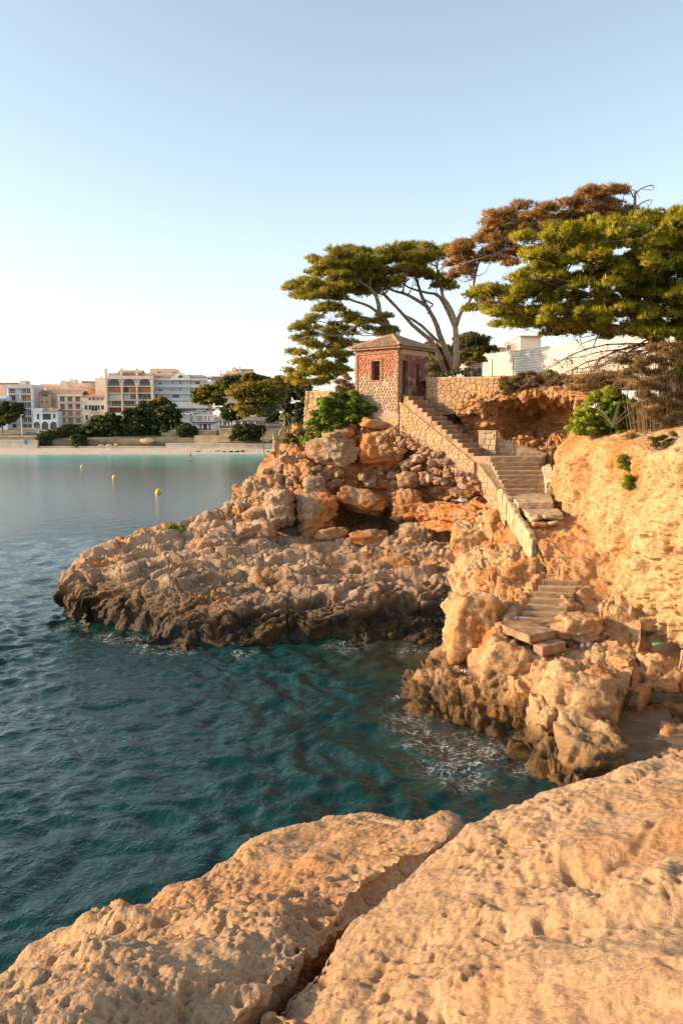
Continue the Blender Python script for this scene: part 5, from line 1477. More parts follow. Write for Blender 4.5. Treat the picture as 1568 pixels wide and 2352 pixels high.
# --- stairs
M_STEP = stone_mat('weathered_stair_concrete', [(0.36, 0.25, 0.155), (0.46, 0.33, 0.21), (0.40, 0.27, 0.16), (0.44, 0.31, 0.20), (0.33, 0.225, 0.14)], scale=4.0)
M_STEP_RED = simple_mat('brown_stair_tread', (0.36, 0.225, 0.135), 0.92, 0.3, 2.5, 0.6, bscale=22)
def flight(name, label, T0, T1, w0, w1, n, z0, z1, mat, depth=1.0, under=0.03, seed=0):
    """n steps from the upper left edge T0 down to T1 (x,y of the left-hand edge when looking up); w = width vectors"""
    rng = np.random.default_rng(seed)
    T0, T1, w0, w1 = (np.array(q, float) for q in (T0, T1, w0, w1))
    root = empty(name, (*T1, z1), label, 'stairs')
    for i in range(n):
        a, b = i / n, (i + 1) / n
        za = z0 + (z1 - z0) * b * n / n
        pa, pb = T0 + (T1 - T0) * a, T0 + (T1 - T0) * b
        wa, wb = w0 + (w1 - w0) * a, w0 + (w1 - w0) * b
        z = z0 + (z1 - z0) * (i + 1) / n
        j = lambda: rng.normal() * .012
        q = [(*(pb), z + j()), (*(pb + wb), z + j()), (*(pa + wa + (T0 - T1) / n * .1), z + j()), (*(pa + (T0 - T1) / n * .1), z + j())]
        u = (T0 - T1) / np.linalg.norm(T0 - T1) * under
        me = MB().hexa([(q[0][0] + u[0] * depth / .17, q[0][1] + u[1] * depth / .17, z - depth), (q[1][0] + u[0] * depth / .17, q[1][1] + u[1] * depth / .17, z - depth), (q[2][0] + u[0] * depth / .17, q[2][1] + u[1] * depth / .17, z - depth), (q[3][0] + u[0] * depth / .17, q[3][1] + u[1] * depth / .17, z - depth)], q).mesh('step')
        bevel_mesh(me, 0.022, 1)
        bm = bmesh.new(); bm.from_mesh(me); bmesh.ops.subdivide_edges(bm, edges=[e for e in bm.edges if e.calc_length() > .5], cuts=5, use_grid_fill=True)
        for v in bm.verts: v.co += Vector((rng.normal() * .008, rng.normal() * .008, rng.normal() * .007))
        bm.to_mesh(me); bm.free()
        for v in me.vertices: v.co -= Vector((*T1, z1))
        me.materials.append(mat)
        obj('step', me, root)
    return root
flight('stairs', 'upper stair flight descending from the kiosk door between stone walls', (3.36, 44.75), (6.3, 39.6), (0.86, 0.46), (0.86, 0.46), 14, 10.72, 7.64, M_STEP_RED, 1.1, seed=1)
flight('stairs', 'broad middle stair flight below the landing and ochre hollow', (7.0, 39.05), (7.25, 36.0), (2.28, 0.05), (1.85, 0.0), 8, 7.42, 6.0, M_STEP, 1.0, seed=2)
flight('stairs', 'narrow worn lower stair flight between the sunlit boulders', (8.02, 30.0), (5.80, 26.95), (1.05, -0.20), (1.38, -0.40), 11, 4.38, 2.62, M_STEP, 0.5, under=0.07, seed=3)
def slab(name, pts, z, th, mat, seed=0, parent=None):
    rng = np.random.default_rng(seed)
    if not hasattr(z, '__len__'): z = [z] * len(pts)
    me = MB().hexa([(p[0], p[1], q - th) for p, q in zip(pts, z)], [(p[0], p[1], q) for p, q in zip(pts, z)]).mesh(name)
    bevel_mesh(me, 0.03, 1)
    bm = bmesh.new(); bm.from_mesh(me)
    bmesh.ops.subdivide_edges(bm, edges=[e for e in bm.edges if e.calc_length() > .4], cuts=7, use_grid_fill=True)
    for v in bm.verts: v.co += Vector(rng.normal(size=3) * .009)
    bm.to_mesh(me); bm.free()
    me.materials.append(mat)
    return obj(name, me, parent)
s1 = slab('landing', [(6.2,39.6),(7.0,38.95),(9.5,39.05),(9.9,40.3)], 7.50, 1.2, M_STEP, 1)
# fix the winding: a quadrilateral landing between the flights
tag(s1, 'concrete landing between the upper and middle stair flights', 'landing')
s2 = slab('landing', [(7.15,33.5),(8.62,33.5),(9.1,36.0),(7.25,36.0)], [5.86,5.86,5.98,5.98], 0.28, M_CONC_PALE, 2)
tag(s2, 'large sunlit concrete landing slab at the foot of the middle stairs', 'landing')
s3 = slab('landing', [(7.3,32.1),(8.65,32.1),(8.85,33.7),(7.35,33.7)], [5.52,5.52,5.60,5.60], 0.22, M_CONC_PALE, 3)
tag(s3, 'lower sunlit concrete slab with a dark gap beneath, just below the large landing', 'slab')
s4 = slab('slab', [(5.05,26.8),(5.80,25.1),(6.80,25.75),(6.1,27.35)], 2.50, 0.26, M_STEP_RED, 4)
tag(s4, 'thick tilted concrete slab at the bottom of the lower stairs', 'slab')
s5 = slab('slab', [(5.95,25.15),(6.15,24.75),(7.05,25.4),(6.85,25.8)], 2.22, 0.3, M_STEP_RED, 5)
tag(s5, 'small concrete step below the tilted slab', 'step')
s6 = slab('slab', [(6.9,20.2),(8.9,20.2),(9.4,23.2),(7.5,23.0)], [0.62,0.70,0.86,0.80], 0.3, M_SHADECONC, 6)
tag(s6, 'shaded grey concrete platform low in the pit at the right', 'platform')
s7 = slab('slab', [(8.3,23.7),(11,23.5),(11,25.4),(8.5,25.4)], [1.1,1.12,1.18,1.18], 0.28, M_SHADECONC, 7)
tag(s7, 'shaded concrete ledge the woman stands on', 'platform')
# carved rock steps beside the pit
def carved():
    root = empty('rock_steps', U(1440, 1600, 24.0), 'three rough steps cut in orange rock left of the split boulder', 'steps')
    for i, (pts, z) in enumerate([([U(1395,1560,24.6), U(1440,1575,24.0), U(1480,1535,25.0), U(1430,1515,25.6)], 2.0), ([U(1405,1590,24.2), U(1450,1607,23.6), U(1492,1560,24.6), U(1440,1545,25.0)], 1.68), ([U(1415,1625,23.6), U(1465,1640,23.1), U(1500,1590,24.2), U(1450,1580,24.6)], 1.36)]):
        b = [(p[0], p[1], z - 0.8) for p in pts]; tt = [(p[0], p[1], z) for p in pts]
        o = block_sheet('step', b, tt, M_SPUR, 90 + i, 0.05)
        o.parent = root; o.location = -root.location
carved()
# white parapet beside the path
def parapet():
    rng = np.random.default_rng(4)
    pts = [np.array(p) for p in ((6.98,36.0,5.9),(7.02,34.6,5.6),(7.04,33.2,5.25),(7.1,31.9,4.9),(7.2,30.7,4.5))]
    C = curve(pts, 16)
    root = empty('parapet', C[-1], 'low rounded white parapet winding down beside the path', 'wall')
    for i in range(15):
        a, b = C[i], C[i + 1]; e = (b - a)[:2]; e = e / np.linalg.norm(e); n = np.array([-e[1], e[0]]) * rng.uniform(.11, .17)
        h0, h1 = rng.uniform(.20, .40, 2)
        a2, b2 = a[:2] - e * .01, b[:2] + e * .01
        base = [(*(a2 - n), a[2] - .6), (*(b2 - n), b[2] - .6), (*(b2 + n), b[2] - .6), (*(a2 + n), a[2] - .6)]
        top = [(*(a2 - n * .85), a[2] + h0), (*(b2 - n * .85), b[2] + h1), (*(b2 + n * .85), b[2] + h1), (*(a2 + n * .85), a[2] + h0)]
        me = bevel_mesh(MB().hexa(base, top).mesh('block'), 0.06, 2)
        for v in me.vertices: v.co += Vector(rng.normal(size=3) * .012) - Vector(C[-1])
        me.materials.append(M_CONC_PALE)
        obj('block', me, root)
parapet()
# white rendered kerb right of the middle stairs
k1 = block_sheet('stair_kerb', [(8.95,36.1,5.6),(9.35,36.1,5.6),(9.6,38.2,6.2),(9.25,38.2,6.2)], [(8.95,36.1,6.45),(9.35,36.1,6.6),(9.6,38.2,7.25),(9.25,38.2,7.05)], M_CONC_PALE, 91, 0.05)
tag(k1, 'chipped white rendered kerb on the right of the middle stairs', 'kerb')
# loose flat stones on the path under the slab
for i, (px, py, w, h, lab) in enumerate([(1226,1190,26,9,'flat grey stone wedged under the lower concrete slab'),(1258,1186,26,8,'flat stone right of the wedged one under the slab'),(1238,1203,40,10,'broad pinkish flat stone on the path below the slab'),(1270,1201,28,10,'pale flat stone on the path beside the cliff foot')]):
    boulder(px, py, w, h, 32.0 - 0.1 * i, M_WHITE_STONE if i != 2 else M_CAVE, lab, 1700 + i, 3, 0.5, depth=0.5, name='flat_stone', group='flat stones on the path')

# --- corrugated fence
def corrugated():
    m_w, t, b = new_mat('white_corrugated_sheet')
    p = geo_pos(t)
    L(t, ramp(t, noise_tex(t, 1.5, 5, 0.6, p), [(0.3, (0.50, 0.48, 0.45)), (0.7, (0.62, 0.60, 0.57))]), b.inputs['Base Color'])
    b.inputs['Roughness'].default_value = 0.55
    segs = [((1006,70.0,831),(1108,63.8,829)), ((1108,62.0,815),(1235,53.5,798)), ((1235,53.5,798),(1340,48.5,783)), ((1340,48.5,783),(1445,45.0,768)), ((1445,45.0,768),(1580,41.5,750)), ((1580,41.5,750),(1720,38.6,735))]
    root = empty('corrugated_fence', U(1108, 866, 62), 'long white corrugated metal fence behind the trees on the terrace', 'fence')
    base = np.array(root.location)
    for s in segs:
        A = U(s[0][0], s[0][2], s[0][1]); B = U(s[1][0], s[1][2], s[1][1])
        ln = np.linalg.norm((B - A)[:2]); k = max(1, round(ln / 2.2)); e = (B - A) / ln; n = np.array([e[1], -e[0], 0])
        for i in range(k):
            a = A + (B - A) * i / k; c = A + (B - A) * (i + 1) / k
            h = 2.35; nz = 56; V = []; Fq = []
            for z in range(nz + 1):
                o = n * (0.045 * math.sin(z * math.pi / 2)) + n * 0.006 * (i % 2)
                for q in (a, c): V.append(q + o - np.array([0, 0, h * z / nz]) - base)
            for z in range(nz): Fq.append((2*z, 2*z+1, 2*z+3, 2*z+2))
            obj('panel', np_mesh('panel', np.array(V), np.array(Fq), m_w, True), root)
            post = MB().box(-.03, .03, -.03, .03, -h, 0.02).mesh('post', m_w)
            obj('post', post, root, a - n * .07 - base)
corrugated()
def mesh_fence():
    A = np.array([4.95, 45.5, 11.5]); B = np.array([8.75, 42.72, 11.42])
    root = empty('mesh_fence', A, 'low wire mesh fence with thin posts on top of the retaining wall', 'fence')
    ln = np.linalg.norm(B - A); wire = MB(); h = 0.95
    for i in range(5):
        q = (B - A) * i / 4
        MB().tube([q, q + np.array([0, 0, h])], 0.022, 6).build('post', M_IRON, root)
    for i in range(int(ln / 0.11)):
        q = (B - A) * (i * 0.11 / ln); wire.tube([q + np.array([0,0,.05]), q + np.array([0, 0, h - .02])], 0.0035, 3, False)
    for j in range(9): wire.tube([np.array([0,0,.05 + j * .11]), B - A + np.array([0,0,.05 + j * .11])], 0.0035, 3, False)
    wire.build('wire_grid', M_IRON, root)['kind'] = 'stuff'
mesh_fence()
def railing():
    A = U(985, 866, 49.5); B = U(1014, 866, 49.0); A = A + np.array([-0.1, 0, 0])
    root = empty('railing', A, 'iron bar railing between the kiosk and the mesh fence', 'railing')
    v = B - A; rail = MB()
    for i in range(9):
        q = v * i / 8; MB().tube([q, q + np.array([0,0,1.25])], 0.014, 5).build('bar', M_RAIL, root)
    for z in (0.12, 1.2): rail.tube([(0,0,z), tuple(v + np.array([0,0,z]))], 0.016, 5)
    rail.build('rail', M_RAIL, root)
railing()
# ================================================================== THE TOWN ACROSS THE BAY
def qA(x, y): return (.1648 * x, 838.3 + .1648 * y)
def qB(x, y): return (218.2 + .1758 * x, 826.8 + .1758 * y)
def qC(x, y): return (424.9 + .1831 * x, 826.8 + .1831 * y)
M_SAND = rock_mat('beach_sand', (0.62, 0.53, 0.41), (0.54, 0.45, 0.34), (0.50, 0.40, 0.29), 0.5, 0.8, 0.3, 2.0, 0.2, 0.05, lichen=0.1)
M_TOWNGROUND = simple_mat('town_slope_earth', (0.20, 0.16, 0.10), 0.95, 0.3, 0.2)
def plain_sheet(name, rows, nu, nv, mat, amp=0.2, kind='structure', seed=0):
    o, V, N = rock_sheet(name, rows, nu, nv, lambda P, N: amp * fbm(P * 0.25, 3, seed), mat)
    return tag(o, kind=kind)
plain_sheet('beach', [[(x, 253 + 6 * math.sin(x / 70), -0.5) for x in range(-330, 331, 60)], [(x, 257 + 6 * math.sin(x / 70), 0.12) for x in range(-330, 331, 60)],
                      [(x, 266 + 5 * math.sin(x / 70), 1.2) for x in range(-330, 331, 60)], [(x, 276, 1.6) for x in range(-330, 331, 60)]], 160, 30, M_SAND, 0.12)
plain_sheet('town_ground', [[(x, 272.5, 0.5) for x in range(-330, 331, 60)], [(x, 273.5, 4.4) for x in range(-330, 331, 60)], [(x, 296, 6.3) for x in range(-330, 331, 60)],
                      [(x, 318, 6.9) for x in range(-330, 331, 60)], [(x, 345, 8.5) for x in range(-330, 331, 60)], [(x, 400, 12) for x in range(-330, 331, 60)], [(x, 520, 14) for x in range(-330, 331, 60)]], 120, 60, M_TOWNGROUND, 0.3)

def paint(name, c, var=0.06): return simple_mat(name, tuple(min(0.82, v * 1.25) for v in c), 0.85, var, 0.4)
T_WHITE = paint('town_white', (0.66, 0.62, 0.57)); T_CREAM = paint('town_cream', (0.66, 0.54, 0.42)); T_PEACH = paint('town_peach', (0.66, 0.44, 0.31))
T_BLUE = paint('town_pale_blue', (0.55, 0.62, 0.70)); T_GREY = paint('town_grey', (0.50, 0.47, 0.44)); T_SHUT = paint('brown_shutter', (0.17, 0.075, 0.045))
T_OCHRE = paint('ochre_shutter', (0.36, 0.18, 0.06)); T_GREEN = paint('green_shutter', (0.035, 0.07, 0.06)); T_ROOF = paint('town_roof_tile', (0.33, 0.20, 0.13), 0.25)
T_TERRA = paint('terracotta_wall', (0.48, 0.22, 0.12)); T_BLIND = paint('white_blind', (0.62, 0.61, 0.60)); T_STONE = paint('quay_stone', (0.46, 0.33, 0.20), 0.25)
T_PALEWALL = paint('promenade_render', (0.56, 0.46, 0.36), 0.15); T_RAIL = paint('grey_railing', (0.33, 0.33, 0.34)); T_DARKRAIL = paint('dark_railing', (0.10, 0.09, 0.08))
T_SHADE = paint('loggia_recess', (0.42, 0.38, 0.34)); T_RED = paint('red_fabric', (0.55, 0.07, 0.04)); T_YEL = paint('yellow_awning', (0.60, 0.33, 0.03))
m_, t_, b_ = new_mat('window_glass'); b_.inputs['Base Color'].default_value = (0.03, 0.035, 0.045, 1); b_.inputs['Roughness'].default_value = 0.12
T_GLASS = m_
class Building:
    """a house whose front stands d metres away; pieces are given by measured extents, y is depth behind the front"""
    def __init__(s, name, label, x0, x1, d, bottom=5.0, cat='building'):
        s.d = d; s.o = np.array([X(0.5 * (x0 + x1), d), d, bottom]); s.root = empty(name, s.o, label, cat)
    def P(s, px, py, y): return (X(px, s.d) - s.o[0], y, Z(py, s.d) - s.o[2])
    def part(s, name, mat, x0, x1, y0, y1, a=0.0, b=8.0, parent=None):
        p, q = s.P(x0, y1, a), s.P(x1, y0, b)
        return MB().box(p[0], q[0], a, b, p[2], q[2]).build(name, mat, parent or s.root)
    def body(s, mat, x0, x1, y0, depth=12, a=0.0, name='wall', bottom=None):
        p, q = s.P(x0, y0, a), s.P(x1, y0, depth)
        return MB().box(p[0], q[0], a, depth, (bottom - s.o[2]) if bottom else 0, q[2]).build(name, mat, s.root)
    def window(s, x0, x1, y0, y1, shut=None, a=0.0, frame=None, name='window', mull=1):
        p, q = s.P(x0, y1, 0), s.P(x1, y0, 0); f = MB(); w = 0.09
        f.box(p[0] - w, p[0], a - .07, a + .05, p[2] - w, q[2] + w); f.box(q[0], q[0] + w, a - .07, a + .05, p[2] - w, q[2] + w)
        f.box(p[0], q[0], a - .07, a + .05, q[2], q[2] + w); f.box(p[0], q[0], a - .10, a + .05, p[2] - w, p[2])
        for i in range(1, mull + 1):
            c = p[0] + (q[0] - p[0]) * i / (mull + 1)
            if shut is None: f.box(c - .03, c + .03, a - .05, a - .01, p[2], q[2])
        o = f.build(name, frame or T_WHITE, s.root)
        MB().box(p[0], q[0], a - .03, a + .02, p[2], q[2]).build('shutter' if shut else 'pane', shut or T_GLASS, o)
        return o
    def balcony(s, x0, x1, yslab, h, a=0.0, depth=1.3, slab=None, rail=None, solid=False, th=1.4):
        """floor slab reaching forward of depth a with a railing at its front"""
        sl = s.part('balcony', slab or T_WHITE, x0, x1, yslab, yslab + th, a - depth, a + .05)
        p, q = s.P(x0, yslab, 0), s.P(x1, yslab - h, 0)
        f = MB(); yf = a - depth + .05
        if solid: f.box(p[0], q[0], yf, yf + .06, p[2], q[2])
        else:
            f.box(p[0], q[0], yf, yf + .05, q[2] - .06, q[2]); f.box(p[0], q[0], yf, yf + .03, p[2] + .08, p[2] + .13)
            n = max(2, int((q[0] - p[0]) / 0.35))
            for i in range(n + 1):
                c = p[0] + (q[0] - p[0]) * i / n; f.box(c - .022, c + .022, yf + .01, yf + .04, p[2], q[2] - .05)
        f.build('railing', rail or T_RAIL, sl)
    def tiled(s, x0, x1, y0, y1, depth, over=0.5, mat=None, hip=0.0):
        """roof sloping up and back from the eave line y1 to the ridge line y0"""
        e0, e1, r0, r1 = s.P(x0, y1, 0), s.P(x1, y1, 0), s.P(x0, y0, 0), s.P(x1, y0, 0)
        hz = r0[2] - e0[2]; m = MB(); o = over
        a = [(e0[0] - o, -o, e0[2]), (e1[0] + o, -o, e0[2]), (e1[0] + o - hip, depth / 2, e0[2] + hz), (e0[0] - o + hip, depth / 2, e0[2] + hz), (e1[0] + o, depth + o, e0[2]), (e0[0] - o, depth + o, e0[2])]
        b = [(p[0], p[1], p[2] - 0.25) for p in a]
        m.add(a + b, [(0,1,2,3),(3,2,4,5),(0,6,7,1),(1,7,8,2),(2,8,10,4),(4,10,11,5),(5,11,9,3),(3,9,6,0),(6,9,8,7),(9,11,10,8)])
        return m.build('roof', mat or T_ROOF, s.root)
    def arch(s, xc, w, ytop, ybot, a, mat, band):
        """arched opening: a dark recess framed by a proud arch band"""
        c = s.P(xc, ybot, 0); r = (X(xc + w / 2, s.d) - X(xc, s.d)); top = s.P(xc, ytop, 0)[2]; spr = max(c[2] + .1, top - r)
        n = 10; pts = [(c[0] - r, c[2]), (c[0] - r, spr)] + [(c[0] - r * math.cos(math.pi * i / n), spr + (top - spr) * math.sin(math.pi * i / n)) for i in range(1, n)] + [(c[0] + r, spr), (c[0] + r, c[2])]
        k = len(pts); m = MB().add([(x, a - .04, z) for x, z in pts], [tuple(range(k))])
        o = m.build('archway', mat, s.root)
        f = MB()
        for (x1, z1), (x2, z2) in zip(pts, pts[1:]):
            ox, oz = 0.22 * np.sign(x1 - c[0]), 0.0
            def out(x, z): 
                v = np.array([x - c[0], max(0, z - spr)]); l = np.linalg.norm(v) + 1e-6; return (x + v[0] / l * .28, z + v[1] / l * .28)
            A1, A2 = out(x1, z1), out(x2, z2)
            f.add([(x1, a - .12, z1), (x2, a - .12, z2), (A2[0], a - .12, A2[1]), (A1[0], a - .12, A1[1]), (x1, a, z1), (x2, a, z2), (A2[0], a, A2[1]), (A1[0], a, A1[1])], [(0,1,2,3),(0,4,5,1),(2,6,7,3)])
        f.build('surround', band, o)
        return o
def A_(*v): return [(.1648 * q if i % 2 == 0 else 0) for i, q in enumerate(v)]
ax = lambda x: .1648 * x
ay = lambda y: 838.3 + .1648 * y
bx_ = lambda x: 218.2 + .1758 * x
by_ = lambda y: 826.8 + .1758 * y
cx_ = lambda x: 424.9 + .1831 * x
cy_ = lambda y: 826.8 + .1831 * y

# far left
B = Building('town_house', 'low pale blue house with a blue awning at the left edge behind the round tree', -30, 17.5, 322)
B.body(T_BLUE, -40, ax(108), ay(430)); B.part('awning', paint('blue_awning', (0.20, 0.33, 0.48)), -40, ax(105), ay(465), ay(490), -1.4, 0)
B.window(ax(0), ax(50), ay(500), ay(560)); B.window(ax(62), ax(85), ay(505), ay(560)); B.balcony(-40, ax(105), ay(600), 5)
B = Building('town_house', 'pinkish flat roofed house at the left edge behind the tall white block', -40, 17, 350)
B.body(T_PEACH, -45, ax(95), ay(275)); B.part('roof', T_ROOF, -48, ax(212), ay(240), ay(270), 3, 12); B.part('wall', T_CREAM, ax(-20), ax(210), ay(268), ay(430), 3.2, 12)
# tall white block
B = Building('apartment_building', 'tall narrow white apartment block with glass balconies and an arched base at far left', 18, 78, 326)
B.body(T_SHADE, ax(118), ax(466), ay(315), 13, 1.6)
B.part('wall', T_WHITE, ax(112), ax(140), ay(300), ay(1000), 0, 1.7); B.part('wall', T_WHITE, ax(448), ax(470), ay(300), ay(1000), 0, 1.7); B.part('wall', T_WHITE, ax(293), ax(304), ay(405), ay(880), 0.1, 1.7)
B.part('parapet', T_GREY, ax(108), ax(474), ay(270), ay(325), -.1, 13); B.part('stair_head', T_GREY, ax(246), ax(332), ay(208), ay(268), 4, 9); B.part('chimney', T_PEACH, ax(338), ax(356), ay(235), ay(268), 5, 7)
for yy in (402, 508, 602, 708, 808): B.balcony(ax(135), ax(466), ay(yy), 5.6, 1.6, 1.7, T_WHITE, paint('glass_rail', (0.40, 0.42, 0.46)) if yy == 402 else T_RAIL)
for y0, y1 in ((335, 395), (425, 495), (525, 595), (625, 700), (730, 800), (828, 876)):
    for x0, x1, sh in ((150, 212, None), (225, 285, T_BLIND), (315, 365, None), (375, 430, T_OCHRE if y0 == 425 else None)): B.window(ax(x0), ax(x1), ay(y0), ay(y1), sh, 1.6)
B.part('podium', T_CREAM, ax(145), ax(495), ay(880), ay(1010), -1.5, 1.5)
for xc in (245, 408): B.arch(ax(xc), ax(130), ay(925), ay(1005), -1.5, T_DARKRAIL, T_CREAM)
B.balcony(ax(150), ax(490), ay(895), 3.5, -1.4, 0.2, T_CREAM, T_CREAM)
# peach house
B = Building('town_house', 'peach house with small orange shutters and a tiled roof above the pale blue house', 78, 128, 334)
B.body(T_PEACH, ax(474), ax(728), ay(392), 10); B.tiled(ax(476), ax(725), ay(345), ay(392), 10)
B.part('wall', T_PEACH, ax(729), ax(806), ay(322), ay(600), 1.5, 10)
for x in (530, 604, 668): B.window(ax(x - 14), ax(x + 14), ay(502), ay(533), T_OCHRE)
for x0, x1 in ((600, 626), (632, 668), (672, 688)): B.window(ax(x0), ax(x1), ay(408), ay(440), T_SHUT if x0 != 632 else None)
B.window(ax(480), ax(530), ay(405), ay(442), T_PEACH); B.window(ax(733), ax(752), ay(478), ay(532)); B.balcony(ax(725), ax(762), ay(470), 3, 1.5, 0.8)
# pale blue arched house
B = Building('town_house', 'low pale blue house with three arches and a tiled roof beside the parked cars', 78, 138, 322)
B.body(T_BLUE, ax(474), ax(600), ay(602), 9); B.part('wall', T_BLUE, ax(600.5), ax(812), ay(640), ay(960), 0.3, 9); B.tiled(ax(602), ax(800), ay(600), ay(640), 9, 0.4, None)
B.part('chimney', T_CREAM, ax(692), ax(708), ay(590), ay(632), 2, 3)
B.part('porch', T_BLUE, ax(500), ax(832), ay(768), ay(965), -2.2, 0.2)
for xc, w in ((548, 92), (661, 92), (778, 92)): B.arch(ax(xc), ax(w), ay(790), ay(895), -2.2, T_DARKRAIL, T_WHITE)
B.window(ax(524), ax(556), ay(685), ay(760), T_GREEN); B.window(ax(602), ax(714), ay(680), ay(760), T_GREEN, 0.3); B.window(ax(745), ax(776), ay(682), ay(745), T_GREEN, 0.3)
B.balcony(ax(600), ax(720), ay(765), 4, 0.3, 0.9, T_WHITE, T_DARKRAIL); B.balcony(ax(735), ax(825), ay(765), 4, 0.3, 0.9, T_WHITE, T_TERRA); B.balcony(ax(505), ax(600), ay(890), 5, -2.2, 0.15, T_WHITE, T_WHITE)
# brown shuttered block
B = Building('apartment_building', 'five storey cream apartment block with rows of brown shutters and a tiled mansard', 135, 191, 328)
B.body(T_CREAM, ax(818), ax(1160), ay(410), 12); B.tiled(ax(815), ax(1140), ay(345), ay(408), 12, 0.2)
B.part('cornice', T_WHITE, ax(822), ax(1164), ay(412), ay(432), -.9, 0.0); B.part('wall', T_PEACH, ax(830), ax(1135), ay(318), ay(350), 5, 11)
for yy, (y0, y1), sh in ((518, (444, 510), T_SHUT), (618, (545, 612), T_SHUT), (714, (642, 708), T_TERRA), (816, (738, 808), T_OCHRE)):
    B.balcony(ax(828), ax(1160), ay(yy), 5.4, 0, 1.2, T_CREAM, T_RAIL)
    for j, (x0, x1) in enumerate(((848, 916), (956, 1024), (1062, 1130))): B.window(ax(x0 + 4), ax(x1), ay(y0), ay(y1), None if (yy == 518 and j < 1) else sh)
B.part('shop_front', T_DARKRAIL, ax(870), ax(1185), ay(830), ay(900), -.3, -.03); B.part('column', T_WHITE, ax(840), ax(868), ay(828), ay(960), -1.2, 0); B.part('column', T_WHITE, ax(1020), ax(1034), ay(828), ay(900), -1.2, 0)
# cream house with green shutters
B = Building('town_house', 'cream three storey house with dark green shutters and a low tiled roof', 191, 247, 327)
B.body(T_CREAM, ax(1160), ax(1502), ay(440), 11); B.tiled(ax(1168), ax(1490), ay(398), ay(440), 11, 0.4)
for x in (1265, 1322, 1380, 1438): B.window(ax(x - 19), ax(x + 19), ay(458), ay(487), T_SHUT if x < 1300 else None)
B.window(ax(1190), ax(1226), ay(460), ay(487), T_BLIND)
for x0, x1 in ((1190, 1232), (1246, 1282), (1372, 1402), (1422, 1462)): B.window(ax(x0), ax(x1), ay(560), ay(622), T_GREEN)
B.window(ax(1284), ax(1370), ay(562), ay(640)); B.balcony(ax(1244), ax(1414), ay(652), 4.6, 0, 1.0, T_CREAM, T_DARKRAIL)
for x0, x1, y1 in ((1198, 1234, 770), (1300, 1354, 775)): B.window(ax(x0), ax(x1), ay(698), ay(y1), T_GREEN)
B.window(ax(1425), ax(1466), ay(700), ay(735)); B.part('awning', T_YEL, ax(1425), ax(1480), ay(738), ay(760), -1.2, -.05)
B.balcony(ax(1160), ax(1300), ay(792), 4, 0, 1.5, T_WHITE, T_RAIL)
# lit gable wall of the house behind
B = Building('town_house', 'narrow cream house catching the sun on its side wall left of the big balconied block', 222, 248, 345)
B.body(T_CREAM, ax(1345), ax(1490), ay(180), 14); B.part('chimney', T_PEACH, ax(1380), ax(1400), ay(150), ay(182), 4, 5)
# big balconied block
B = Building('apartment_building', 'large cream apartment block with an arcaded top floor and brown balconies', 244, 351, 326)
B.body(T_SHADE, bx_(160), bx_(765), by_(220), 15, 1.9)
B.part('wall', T_CREAM, bx_(148), bx_(172), by_(205), by_(760), 0, 15); B.part('wall', T_CREAM, bx_(742), bx_(770), by_(210), by_(760), 0, 2)
for x0, x1 in ((352, 372), (550, 568)): B.part('pier', T_CREAM, bx_(x0), bx_(x1), by_(345), by_(760), 0.1, 1.95)
B.part('wall', T_PEACH, bx_(150), bx_(735), by_(160), by_(215), 4.5, 14)
B.tiled(bx_(150), bx_(735), by_(122), by_(168), 13, -3.8)
for x in (137, 343, 546): B.part('chimney', T_CREAM, bx_(x - 10), bx_(x + 10), by_(105), by_(210), 2, 4)
# arcade: band with three wide and two narrow arches
B.part('arcade', T_CREAM, bx_(172), bx_(745), by_(210), by_(248), 0, 1.0)
for xc, w in ((258, 150), (457, 150), (662, 140)):
    B.arch(bx_(xc), .1758 * w, by_(243), by_(332), 0.9, T_GLASS, T_CREAM)
for xc in (360, 563): B.arch(bx_(xc), .1758 * 30, by_(243), by_(300), 0.3, T_SHADE, T_CREAM); B.part('pier', T_CREAM, bx_(xc - 22), bx_(xc + 22), by_(248), by_(345), 0.3, 1.2)
for x0, x1 in ((176, 185), (735, 744)): B.part('pier', T_CREAM, bx_(x0), bx_(x1), by_(248), by_(345), 0.2, 1.2)
for i, yy in enumerate((340, 430, 520, 608)):
    B.balcony(bx_(172), bx_(746 if i < 3 else 560), by_(yy), 4.6, 1.9, 1.85, T_CREAM, T_SHUT if i in (1,) else T_RAIL)
for y0, y1, cols in ((356, 420, ((188, 345, T_TERRA), (376, 440, T_SHUT), (468, 535, T_TERRA), (575, 735, T_TERRA))), (446, 512, ((184, 340, T_BLIND), (376, 452, T_BLIND), (460, 530, None), (575, 730, None))),
                     (535, 600, ((215, 335, None), (385, 510, None))), (625, 685, ((184, 350, T_SHUT), (380, 545, None)))):
    for x0, x1, sh in cols: B.window(bx_(x0), bx_(x1), by_(y0), by_(y1), sh, 1.9, T_CREAM, 'window', 2)
B.part('shop_front', T_BLIND, bx_(195), bx_(340), by_(690), by_(745), 0.2, 1.0)
